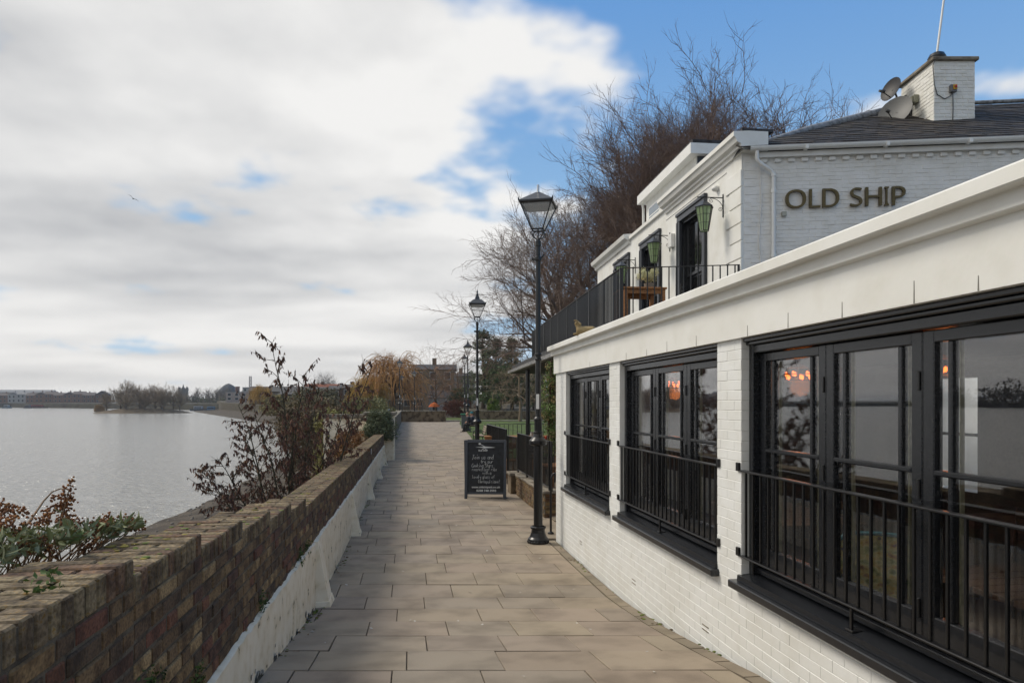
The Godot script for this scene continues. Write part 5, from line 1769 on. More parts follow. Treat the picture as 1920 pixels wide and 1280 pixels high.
# ---------------------------------------------------------------- street lamps
func make_lamp(label: String, at: Vector3, h: float, turn: float, ball_top: bool) -> void:
	var o := thing("street_lamp", label, "street lamp", Transform3D(Basis(Vector3.UP, turn).scaled(Vector3.ONE * (h / 5.34)), at), "black lamp posts along the path")
	var m := MB.new()
	m.lathe([[0.155, 0.0], [0.158, 0.03], [0.15, 0.045], [0.158, 0.06], [0.15, 0.075], [0.128, 0.1], [0.105, 0.16], [0.1, 0.21], [0.118, 0.225], [0.118, 0.245], [0.09, 0.26]], 20)
	part(m, "base", M.iron, o)
	m = MB.new()
	for i in 22: # rope moulding round the foot
		var t := TAU * i / 22
		m.x = Transform3D(Basis(Vector3.UP, -t), V(cos(t) * 0.156, 0.03, sin(t) * 0.156))
		m.ball(Vector3.ZERO, V(0.012, 0.02, 0.017), 6, 4)
	m.x = Transform3D.IDENTITY
	part(m, "rope_moulding", M.iron, o)
	m = MB.new()
	m.lathe([[0.068, 0.25], [0.066, 1.46]], 16)
	part(m, "lower_column", M.iron, o)
	m = MB.new()
	m.lathe([[0.07, 1.45], [0.125, 1.47], [0.132, 1.49], [0.132, 1.53], [0.12, 1.545], [0.085, 1.58], [0.068, 1.63], [0.072, 1.645], [0.072, 1.66], [0.058, 1.67]], 20)
	part(m, "collar", M.iron, o)
	m = MB.new() # fluted drum
	for i in 12:
		var t := TAU * i / 12
		m.tube(pv([V(cos(t) * 0.046, 1.66, sin(t) * 0.046), V(cos(t) * 0.043, 1.83, sin(t) * 0.043)]), pf([0.014, 0.013]), 5)
	m.lathe([[0.05, 1.66], [0.047, 1.83]], 12)
	m.lathe([[0.06, 1.825], [0.064, 1.84], [0.06, 1.86], [0.042, 1.89]], 16)
	part(m, "fluted_drum", M.iron, o)
	m = MB.new()
	m.lathe([[0.043, 1.88], [0.036, 4.42], [0.044, 4.43], [0.044, 4.5], [0.02, 4.51]], 14)
	for y in [2.72, 2.79]: m.lathe([[0.04, y], [0.055, y + 0.012], [0.055, y + 0.028], [0.04, y + 0.04]], 14)
	m.lathe([[0.038, 4.2], [0.058, 4.215], [0.058, 4.26], [0.038, 4.275]], 12)
	part(m, "post", M.iron, o)
	m = MB.new()
	m.bbox(V(-0.10, 4.215, -0.015), V(-0.03, 4.26, 0.015), 0.005)
	m.bar(V(0.03, 4.23, 0), V(0.09, 4.30, 0.0), 0.012)
	part(m, "ladder_stub", M.iron, o)
	m = MB.new()
	m.bbox(V(-0.022, 2.0, 0.036), V(0.022, 2.22, 0.046), 0.002)
	part(m, "white_sticker", M.white_gloss, o)
	m = MB.new() # frog arms carrying the lantern
	for i in 4:
		var t := TAU * i / 4 + PI / 4
		var u := V(cos(t), 0, sin(t))
		m.tube(pv([V(0, 4.48, 0) + u * 0.02, V(0, 4.53, 0) + u * 0.03, V(0, 4.57, 0) + u * 0.1, V(0, 4.62, 0) + u * 0.115, V(0, 4.665, 0) + u * 0.1]), pf([0.008, 0.008, 0.008, 0.008, 0.008]), 5)
		m.tube(pv([V(0, 4.57, 0) + u * 0.1, V(0, 4.58, 0) + u * 0.13, V(0, 4.63, 0) + u * 0.14]), pf([0.006, 0.006, 0.006]), 4)
	m.bar(V(0, 4.5, 0), V(0, 4.68, 0), 0.01)
	part(m, "frog_arms", M.iron, o)
	var r0 := 0.085
	var r1 := 0.235
	var y0 := 4.67
	var y1 := 5.04
	m = MB.new()
	for i in 4:
		var a := [Vector2(-1, -1), Vector2(1, -1), Vector2(1, 1), Vector2(-1, 1)]
		var p: Vector2 = a[i]
		var q: Vector2 = a[(i + 1) % 4]
		m.bar(V(p.x * r0, y0, p.y * r0), V(p.x * r1, y1, p.y * r1), 0.011, 4)
		m.bar(V(p.x * r0, y0, p.y * r0), V(q.x * r0, y0, q.y * r0), 0.012, 4)
		m.bar(V(p.x * r1, y1, p.y * r1), V(q.x * r1, y1, q.y * r1), 0.018, 4)
		m.tube(pv([V(p.x * r1 * 1.04, y1 + 0.01, p.y * r1 * 1.04), V(p.x * r1 * 1.09, y1 + 0.06, p.y * r1 * 1.09)]), pf([0.018, 0.003]), 5)
	part(m, "lantern_frame", M.iron, o)
	for i in 4:
		var t := Basis(Vector3.UP, i * PI / 2)
		var g := MB.new()
		g.quad(t * V(-r0, y0, r0), t * V(r0, y0, r0), t * V(r1, y1, r1), t * V(-r1, y1, r1))
		part(g, "pane", M.lamp_pane, o)
	m = MB.new()
	m.col = C(0.45, 0.45, 0.43)
	m.bbox(V(-0.19, y1 - 0.05, -0.19), V(0.19, y1 - 0.01, 0.19), 0.01)
	part(m, "lamp_unit", M.tinted, o)
	m = MB.new()
	var s2 := sqrt(2.0)
	if ball_top: m.lathe([[r1 * 1.06 * s2, y1 + 0.01], [r1 * 1.06 * s2, y1 + 0.025], [0.2, y1 + 0.13], [0.1, y1 + 0.17], [0.075, y1 + 0.25], [0.03, y1 + 0.3]], 4, true, PI / 4)
	else: m.lathe([[r1 * 1.06 * s2, y1 + 0.01], [r1 * 1.06 * s2, y1 + 0.025], [0.045, y1 + 0.185], [0.0, y1 + 0.2]], 4, true, PI / 4)
	part(m, "roof", M.grey_paint, o)
	m = MB.new()
	if ball_top: m.lathe([[0.03, y1 + 0.29], [0.045, y1 + 0.31], [0.03, y1 + 0.34], [0.015, y1 + 0.36], [0.03, y1 + 0.38], [0.02, y1 + 0.41], [0.0, y1 + 0.47]], 10)
	else: m.lathe([[0.018, y1 + 0.17], [0.018, y1 + 0.3], [0.0, y1 + 0.302]], 10)
	part(m, "finial", M.grey_paint if ball_top else M.steel, o)

# ---------------------------------------------------------------- chalkboard
var STROKES := {"a": "35 15 03 12 32/35 32 42", "b": "08 02/04 25 33 22 02", "c": "35 15 03 12 32", "d": "35 15 03 12 32/38 32", "e": "04 34 25 15 03 12 32", "f": "38 28 17 12/05 25",
	"g": "35 15 03 12 32/35 31 20 00", "h": "08 02/04 25 34 32", "i": "15 12 22/17 18", "k": "08 02/35 04 32", "l": "08 02 12", "m": "05 02/04 15 23 22/24 35 43 42", "n": "05 02/04 25 33 32",
	"o": "15 03 12 22 34 25 15", "p": "05 00/04 25 33 22 02", "r": "05 02/04 25 35", "s": "35 15 04 33 22 02", "t": "17 13 22/05 25", "u": "05 03 12 32/35 32", "v": "05 22 45", "w": "05 12 24 32 45",
	"y": "05 13 33/35 31 10", "J": "08 48/28 23 12 01", "M": "02 08 25 48 42", "C": "47 28 05 03 22 42", "S": "47 28 06 34 42 12 02", "W": "08 12 25 32 48", "!": "18 14/12 11"}
func chalk_line(m: MB, text: String, x: float, y: float, s: float, z: float) -> void:
	for ch in text:
		if STROKES.has(ch):
			for stroke in STROKES[ch].split("/"):
				var pts := PackedVector3Array()
				var rr := PackedFloat32Array()
				for t in stroke.split(" "):
					pts.append(V(x + (t[0].to_int() * 0.7 + R(-0.1, 0.1) + t[1].to_int() * 0.1) * s, y + (t[1].to_int() - 2 + R(-0.25, 0.25)) * s, z))
					rr.append(s * R(0.16, 0.26))
				if pts.size() > 1: m.tube(pts, rr, 4)
		x += 0.72 * s * (4.6 if ch in "mwWMJ" else 3.0 if ch in "ilt! " else 4.0) * R(0.95, 1.06)
func make_board() -> void:
	rng.seed = 606
	var d := 15.0
	var o := thing("chalkboard_sign", "black A board with chalk writing and white web address standing on the path", "sign", Transform3D(Basis(Vector3.UP, -0.03), P(-0.575, 0, d)))
	var lean := Transform3D(Basis(Vector3.RIGHT, -0.13), V(0, 0, 0.17))
	var back := Transform3D(Basis(Vector3.RIGHT, 0.13) * Basis(Vector3.UP, PI), V(-0.025, 0, -0.17))
	for side in [lean, back]:
		var fr := MB.new()
		fr.bbox(V(-0.455, 0, -0.02), V(-0.395, 1.28, 0.02), 0.004)
		fr.bbox(V(0.395, 0, -0.02), V(0.455, 1.28, 0.02), 0.004)
		fr.bbox(V(-0.396, 1.222, -0.019), V(0.396, 1.279, 0.019), 0.004)
		fr.bbox(V(-0.396, 0.1, -0.019), V(0.396, 0.145, 0.006), 0.004)
		part(fr, "frame", M.grey_paint, o, side)
		var pn := MB.new()
		pn.box(V(-0.394, 0.144, -0.012), V(0.394, 1.223, 0.0))
		part(pn, "panel", M.board_black, o, side)
	var hn := MB.new()
	hn.bar(V(-0.4, 1.27, 0.0), V(0.4, 1.27, 0.0), 0.012)
	part(hn, "hinge", M.iron, o)
	var ch := MB.new()
	var L := [["Join us and", -0.30, 0.865, 0.0155], ["try our", -0.11, 0.775, 0.0145], ["Cooking Stars", -0.31, 0.69, 0.0135], ["roasted beef ribs", -0.30, 0.61, 0.0118], ["with a", -0.07, 0.535, 0.0125], ["lovely glass of", -0.29, 0.445, 0.0125], ["Montepulciano!", -0.16, 0.345, 0.0125]]
	for l in L: chalk_line(ch, l[0], l[1], l[2], l[3], 0.001)
	part(ch, "chalk_writing", M.chalk, o, lean)
	var font := SystemFont.new()
	font.font_names = PackedStringArray(["Droid Sans"])
	font.font_weight = 700
	for t in [["www.oldshipw6.co.uk", 0.223, 0.62, 0.055, 0.01], ["0208 748 2593", 0.158, 0.43, 0.045, 0.02], ["OLD SHIP", 1.035, 0.2, 0.036, -0.06]]:
		var tm := TextMesh.new()
		tm.font = font
		tm.font_size = 48
		tm.pixel_size = 0.005
		tm.depth = 0.02
		tm.text = t[0]
		var bb := tm.get_aabb()
		var sx: float = t[2] / bb.size.x
		var sy: float = t[3] / bb.size.y
		part(tm, "lettering", M.chalk, o, lean * Transform3D(Basis.from_scale(V(sx, sy, 0.15)), V(t[4] - t[2] / 2 - bb.position.x * sx, t[1] - bb.position.y * sy, 0.0018)))
	var lg := MB.new() # the emblem: a slim rowing boat crossed by an oar
	lg.prism(PackedVector2Array([Vector2(-0.23, 1.125), Vector2(-0.1, 1.133), Vector2(0.0, 1.138), Vector2(0.1, 1.131), Vector2(0.215, 1.118), Vector2(0.1, 1.112), Vector2(0.0, 1.106), Vector2(-0.1, 1.116)]), 0.0008, 0.003)
	lg.tube(pv([V(-0.13, 1.195, 0.002), V(-0.02, 1.135, 0.002)]), pf([0.006, 0.006]), 4)
	lg.tube(pv([V(-0.02, 1.11, 0.002), V(-0.08, 1.075, 0.002)]), pf([0.005, 0.005]), 4)
	lg.tube(pv([V(-0.02, 1.09, 0.002), V(0.02, 1.07, 0.002)]), pf([0.005, 0.005]), 4)
	lg.x = Transform3D(Basis.IDENTITY, V(-0.135, 1.2, 0.0012))
	lg.ball(Vector3.ZERO, V(0.026, 0.024, 0.002), 12, 6)
	part(lg, "emblem", M.chalk, o, lean)

# ---------------------------------------------------------------- bench, people, bin
func bench(label: String, at: Transform3D) -> void:
	var o := thing("park_bench", label, "bench", at, "benches beside the path")
	for i in 5:
		var s := MB.new()
		s.col = tone(C(0.34, 0.31, 0.27), 0.1)
		s.bbox(V(-0.85, 0.42, -0.2 + i * 0.09), V(0.85, 0.455, -0.125 + i * 0.09), 0.006)
		part(s, "seat_slat", M.timber, o)
	for i in 4:
		var s := MB.new()
		s.col = tone(C(0.34, 0.31, 0.27), 0.1)
		s.x = Transform3D(Basis(Vector3.RIGHT, -0.2), V(0, 0.52 + i * 0.1, -0.24 - i * 0.022))
		s.bbox(V(-0.85, 0, -0.015), V(0.85, 0.075, 0.015), 0.006)
		part(s, "back_slat", M.timber, o)
	for x in [-0.78, 0.78]:
		var e := MB.new()
		e.tube(pv([V(x, 0, 0.26), V(x, 0.2, 0.2), V(x, 0.4, 0.24), V(x, 0.6, 0.22), V(x, 0.66, 0.1), V(x, 0.64, -0.2)]), pf([0.03, 0.022, 0.025, 0.022, 0.025, 0.02]), 6, true)
		e.tube(pv([V(x, 0, -0.34), V(x, 0.22, -0.24), V(x, 0.42, -0.22), V(x, 0.68, -0.28), V(x, 0.95, -0.36)]), pf([0.03, 0.022, 0.025, 0.022, 0.02]), 6, true)
		e.tube(pv([V(x, 0.4, 0.24), V(x, 0.4, -0.22)]), pf([0.022, 0.022]), 6)
		part(e, "iron_end", M.iron, o)
func person(label: String, at: Transform3D, coat: Color, trousers: Color, hair: Color, hat: bool, fwd: float) -> void:
	var o := thing("person", label, "person", at)
	# seated: hips at 0.5, facing +z
	var H := V(0, 0.52, -0.05)
	var N := V(0, 1.0, 0.02 + fwd)
	var bones := [[H, V(0, 0.78, -0.03 + fwd * 0.5), 0.15, 0.14], [V(0, 0.78, -0.03 + fwd * 0.5), N, 0.15, 0.12], [N + V(-0.16, -0.04, 0), N + V(0.16, -0.04, 0), 0.085, 0.085], [N, N + V(0, 0.1, 0.03), 0.06, 0.055]]
	for s in [-1.0, 1.0]:
		var hip := H + V(s * 0.09, -0.01, 0.03)
		var knee := V(s * 0.13, 0.5, 0.42)
		var ank := V(s * 0.13, 0.09, 0.47 + 0.06 * s)
		bones.append([hip, knee, 0.092, 0.062]); bones.append([knee, ank, 0.06, 0.042]); bones.append([ank + V(0, -0.045, -0.03), ank + V(0, -0.05, 0.14), 0.042, 0.034])
		var sh := N + V(s * 0.18, -0.06, 0)
		var el := sh + V(s * 0.06, -0.27, 0.08)
		var wr := V(s * 0.05, 0.66, 0.26)
		bones.append([sh, el, 0.06, 0.048]); bones.append([el, wr, 0.047, 0.034]); bones.append([wr, wr + V(-s * 0.02, -0.02, 0.07), 0.036, 0.03])
		for k in 4: bones.append([wr + V(-s * 0.02 + (k - 1.5) * 0.02, -0.02, 0.07), wr + V(-s * 0.04 + (k - 1.5) * 0.02, -0.055, 0.12 - absf(k - 1.2) * 0.008), 0.011, 0.008])
		bones.append([wr + V(-s * 0.035, 0, 0.03), wr + V(-s * 0.06, -0.01, 0.085), 0.012, 0.009])
	var hc := N + V(0, 0.21, 0.055)
	bones.append([hc + V(0, 0.03, -0.015), hc + V(0, -0.01, 0.0), 0.092, 0.085])
	bones.append([hc + V(0, -0.06, 0.035), hc + V(0, -0.085, 0.045), 0.055, 0.04])
	bones.append([hc + V(0, -0.005, 0.085), hc + V(0, -0.03, 0.108), 0.012, 0.016])
	for s in [-1.0, 1.0]: bones.append([hc + V(s * 0.088, 0.0, 0.0), hc + V(s * 0.092, -0.03, 0.0), 0.018, 0.012])
	var skin := C(0.42, 0.22, 0.16)
	var paint := func(p: Vector3) -> Color:
		if p.y > N.y + 0.06:
			var q: Vector3 = p - hc
			if absf(q.x) > 0.02 and absf(q.x) < 0.045 and absf(q.y - 0.005) < 0.014 and q.z > 0.06: return C(0.03, 0.02, 0.02)
			if absf(q.x) < 0.03 and absf(q.y + 0.068) < 0.008 and q.z > 0.06: return C(0.3, 0.1, 0.08)
			if hat and q.y > 0.03: return hair
			if not hat and (q.y > 0.06 or (q.z < -0.02 and q.y > -0.05)): return hair
			return skin
		if p.y < 0.09: return C(0.02, 0.018, 0.016)
		if p.z > 0.29 and p.y > 0.58: return skin
		if p.y < 0.56 and (p.z > 0.08 or p.y < 0.5): return trousers
		return coat
	part(body(bones, 0.02, 0.035, paint), "body", M.skin, o)
	if hat:
		var b := MB.new()
		b.col = hair
		b.ball(hc + V(0, 0.07, -0.01), V(0.102, 0.085, 0.11), 12, 7)
		part(b, "knitted_hat", M.cloth, o)
func make_park_life() -> void:
	rng.seed = 707
	# the seat looks towards the river
	bench("pale slatted bench with two people sitting on it", Transform3D(Basis(Vector3.UP, -PI / 2 + 0.12), P(-2.6, gy(46) - 0.01, 45.6)))
	bench("empty pale slatted bench nearest, right of the second lamp post", Transform3D(Basis(Vector3.UP, -PI / 2 + 0.12), P(-1.62, gy(33.5) - 0.01, 33.5)))
	bench("farthest slatted bench beside the litter bin", Transform3D(Basis(Vector3.UP, -PI / 2 + 0.12), P(-3.6, gy(54) - 0.01, 55)))
	person("person in dark jacket leaning forward on the bench", Transform3D(Basis(Vector3.UP, -PI / 2 + 0.12), P(-2.73, gy(46) - 0.03, 45.15)), C(0.02, 0.022, 0.03), C(0.018, 0.018, 0.02), C(0.35, 0.2, 0.15), false, 0.16)
	person("person in dark clothes and teal knitted hat on the bench", Transform3D(Basis(Vector3.UP, -PI / 2 + 0.12), P(-2.63, gy(46) - 0.03, 45.85)), C(0.025, 0.03, 0.04), C(0.02, 0.02, 0.024), C(0.02, 0.28, 0.33), true, 0.02)
	var b := thing("litter_bin", "grey litter bin with green rim beside the far bench", "litter bin", Transform3D(Basis(Vector3.UP, 0.1), P(-3.45, gy(50), 50.5)))
	var m := MB.new()
	m.col = C(0.12, 0.14, 0.14)
	m.bbox(V(-0.3, 0, -0.25), V(0.3, 1.0, 0.25), 0.02)
	part(m, "case", M.tinted, b)
	m = MB.new()
	m.col = C(0.04, 0.28, 0.14)
	m.bbox(V(-0.36, 1.0, -0.3), V(0.36, 1.09, 0.3), 0.02)
	part(m, "rim", M.tinted, b)
	# posts and lamps
	make_lamp("nearest tall black lamp post at the wing's far corner", P(0.39, 0, 10.18), 5.34, -0.2, false)
	make_lamp("second black lamp post, rising behind the chalkboard", P(-1.05, 0, 20.6), 5.34, 0.1, true)
	make_lamp("third black lamp post above the seated people", P(-3.05, gy(47), 47), 6.1, 0.2, true)
	make_lamp("fourth black lamp post just left of the third, beyond the bench", P(-4.2, gy(60), 60.5), 6.1, 0.0, true)
	make_lamp("tallest black lamp post in front of the weeping willow", P(-11.2, gy(68), 68), 6.1, 0.1, true)
	make_lamp("black lamp post before the brick house's left windows", P(-11.6, gy(81), 81), 5.5, 0.0, true)
	make_lamp("small distant black lamp post left of the willow trunk", P(-16.5, gy(97), 97), 5.2, 0.0, true)
	make_lamp("small distant black lamp post right of the willow trunk", P(-14.2, gy(88), 88), 5.2, 0.3, true)
	# ram figure on the wing's parapet
	var paint := func(_p: Vector3) -> Color: return C(0.5, 0.36, 0.16)
	var r := thing("ram_figurine", "cream ram figurine lying on the wing's white parapet", "figurine", Transform3D(Basis(Vector3.UP, -PI / 2 - 0.35).scaled(Vector3.ONE * 0.68), P(0.915, 2.942, 8.55)))
	var bn := [[V(0, 0.085, -0.14), V(0, 0.085, 0.08), 0.072, 0.08], [V(0, 0.1, 0.09), V(0, 0.2, 0.15), 0.06, 0.04], [V(0, 0.225, 0.15), V(0.045, 0.2, 0.075), 0.042, 0.022], [V(0, 0.03, 0.1), V(0.04, 0.02, 0.2), 0.03, 0.02], [V(0, 0.03, 0.1), V(-0.05, 0.02, 0.18), 0.03, 0.02], [V(0.05, 0.03, -0.12), V(0.08, 0.02, -0.02), 0.035, 0.02], [V(-0.05, 0.03, -0.12), V(-0.08, 0.02, -0.02), 0.035, 0.02], [V(0, 0.09, -0.2), V(0, 0.05, -0.225), 0.02, 0.012]]
	part(body(bn, 0.009, 0.03, paint), "body", M.plain, r)
	for s in [-1.0, 1.0]:
		var hn := MB.new()
		hn.col = C(0.36, 0.24, 0.1)
		var ps := PackedVector3Array()
		var rs := PackedFloat32Array()
		for i in 12:
			var t := i / 11.0 * 5.0
			ps.append(V(s * (0.036 + i * 0.002) + 0.005, 0.24 + sin(t + 0.6) * 0.034, 0.165 + cos(t + 0.6) * 0.034)); rs.append(0.016 * (1.0 - i / 14.0))
		hn.tube(ps, rs, 6, true)
		part(hn, "horn", M.plain, r)
	# gull
	var g := thing("gull", "pale gull gliding in front of the grey clouds", "bird", Transform3D(Basis.from_euler(V(0.1, 0.5, -0.55)), P(-30.0, 18.2, 54)))
	m = MB.new()
	m.col = C(0.6, 0.6, 0.6)
	m.x = Transform3D(Basis(Vector3.RIGHT, PI / 2), Vector3.ZERO)
	m.lathe([[0.0, -0.2], [0.03, -0.16], [0.05, -0.06], [0.055, 0.04], [0.04, 0.12], [0.035, 0.17], [0.012, 0.2], [0.0, 0.23]], 8)
	m.x = Transform3D.IDENTITY
	part(m, "body", M.plain, g)
	for s in [-1.0, 1.0]:
		m = MB.new()
		m.col = C(0.42, 0.43, 0.45)
		var q := [V(s * 0.03, 0.02, 0.08), V(s * 0.22, 0.09, 0.11), V(s * 0.46, 0.06, -0.02), V(s * 0.22, 0.08, -0.04), V(s * 0.03, 0.01, -0.08)]
		m.tri(q[0], q[1], q[3]); m.tri(q[0], q[3], q[4]); m.tri(q[1], q[2], q[3])
		for i in 5: q[i] += V(0, -0.006, 0)
		m.tri(q[3], q[1], q[0]); m.tri(q[4], q[3], q[0]); m.tri(q[3], q[2], q[1])
		part(m, "wing", M.plain, g)
# ---------------------------------------------------------------- inside the wing
func make_room() -> void:
	rng.seed = 808
	var at := Transform3D(Basis(Vector3.UP, atan(0.1523)), V(2.266, 0, 0))
	var L := func(x: float, y: float, d: float) -> Transform3D: return at * Transform3D(Basis.IDENTITY, V(x, y, -d * KA))
	var names := ["glowing orange pendant lamp seen through the nearest window's left leaf", "glowing orange pendant lamp seen through the nearest window's right leaf", "glowing orange pendant lamp seen through the middle window"]
	var k := 0
	for q in [[1.75, 6.8, 2.36], [2.3, 5.55, 2.38], [1.5, 9.5, 2.34]]:
		var o := thing("pendant_lamp", names[k], "pendant lamp", L.call(q[0], q[2], q[1]), "pendant lamps inside the wing")
		var m := MB.new()
		m.tube(pv([V(0, 0.13, 0), V(0, 2.66 - q[2], 0)]), pf([0.006, 0.006]), 5)
		part(m, "flex", M.iron, o)
		m = MB.new()
		for r in 3:
			var rr: float = [0.1, 0.15, 0.13][r]
			var ring := PackedVector3Array()
			var ra := PackedFloat32Array()
			for i in 17:
				ring.append(V(cos(TAU * i / 16) * rr, 0.1 - r * 0.07, sin(TAU * i / 16) * rr)); ra.append(0.006)
			m.tube(ring, ra, 5)
		for i in 6:
			var t := TAU * i / 6
			m.tube(pv([V(0, 0.14, 0), V(cos(t) * 0.1, 0.1, sin(t) * 0.1), V(cos(t) * 0.15, 0.03, sin(t) * 0.15), V(cos(t) * 0.13, -0.04, sin(t) * 0.13)]), pf([0.004, 0.004, 0.004, 0.004]), 4)
		part(m, "cage", M.bronze, o)
		for i in 10:
			var bm := MB.new()
			bm.ball(V(cos(TAU * i / 10) * 0.115, [0.035, 0.0][i % 2], sin(TAU * i / 10) * 0.115), V(0.016, 0.026, 0.016), 6, 5)
			part(bm, "bulb", M.warm_bulb, o)
		var l := OmniLight3D.new()
		l.name = "pendant_glow"
		l.light_color = Color(1.0, 0.55, 0.25)
		l.light_energy = 0.03
		l.light_size = 0.1
		l.omni_range = 8.0
		l.omni_attenuation = 2.0
		l.shadow_enabled = true
		o.add_child(l)
		l.position = V(0, -0.1, 0)
		k += 1
	var dk := C(0.11, 0.065, 0.035)
	table("dining_table", "dark dining table just inside the nearest window", "table", L.call(1.25, 0.32, 3.4), V(0.8, 0.76, 1.3), dk, "tables inside the wing")
	table("dining_table", "dark dining table inside the middle window", "table", L.call(1.2, 0.32, 6.2), V(0.8, 0.76, 1.4), dk, "tables inside the wing")
	table("dining_table", "dark dining table deep in the room behind the nearest window", "table", L.call(3.2, 0.32, 5.2), V(0.8, 0.76, 1.3), dk, "tables inside the wing")
	# painted upholstered chair close behind the glass
	var c := thing("painted_chair", "painted yellow green armchair with teal edge and studs behind the nearest window", "chair", at * Transform3D(Basis(Vector3.UP, -0.55), V(0.62, 0.32, -4.1 * KA)))
	var pr := PackedVector2Array([Vector2(-0.24, 0.4), Vector2(0.24, 0.4), Vector2(0.24, 0.62), Vector2(0.2, 0.66), Vector2(0.24, 0.74), Vector2(0.24, 0.9), Vector2(0.18, 0.97), Vector2(0, 0.98), Vector2(-0.18, 0.97), Vector2(-0.24, 0.9), Vector2(-0.24, 0.74), Vector2(-0.2, 0.66), Vector2(-0.24, 0.62)])
	var m := MB.new()
	m.col = C(0.62, 0.58, 0.3)
	m.prism(pr, -0.03, 0.03)
	part(m, "back_panel", mat("painted_cloth", C(1, 1, 1), 0.7, "patch", 2.2), c)
	m = MB.new()
	m.col = C(0.03, 0.2, 0.25)
	var ed := PackedVector3Array()
	var er := PackedFloat32Array()
	for p in pr.slice(1): ed.append(V(p.x, p.y, 0.03)); er.append(0.014)
	for i in pr.slice(1).size() - 1: pass
	m.tube(ed, er, 6, true)
	part(m, "teal_edge", M.tinted, c)
	for i in 12:
		m = MB.new()
		m.col = C(0.08, 0.05, 0.02)
		var p := pr[1 + i % 12] * Vector2(0.86, 1.0) - Vector2(0, 0.03)
		m.ball(V(p.x, p.y, 0.033), V(0.011, 0.011, 0.006), 6, 4)
		part(m, "stud", M.tinted, c)
	m = MB.new()
	m.col = C(0.5, 0.46, 0.25)
	m.bbox(V(-0.24, 0.36, -0.5), V(0.24, 0.46, -0.031), 0.03)
	part(m, "seat", M.cloth, c)
	for q in [[-1, 0], [1, 0], [-1, 1], [1, 1]]:
		m = MB.new()
		m.col = dk
		m.bar(V(q[0] * 0.2, 0, -0.02 - q[1] * 0.42), V(q[0] * 0.2, 0.37, -0.02 - q[1] * 0.42), 0.022)
		part(m, "leg", M.timber, c)
	k = 0
	var cn := ["dark wooden chair left of the window table in the nearest window", "dark wooden chair beyond the window table in the nearest window", "dark wooden chair at the middle window's table", "dark wooden chair at the table deep in the room"]
	for q in [[1.9, 3.0, 1.6], [1.85, 3.8, 1.6], [1.85, 6.0, 1.5], [2.5, 5.0, -1.5]]:
		chair("dining_chair", cn[k], at * Transform3D(Basis(Vector3.UP, q[2]), V(q[0], 0.32, -q[1] * KA)), dk, M.timber, Color(0, 0, 0, 0), "chairs inside the wing")
		k += 1
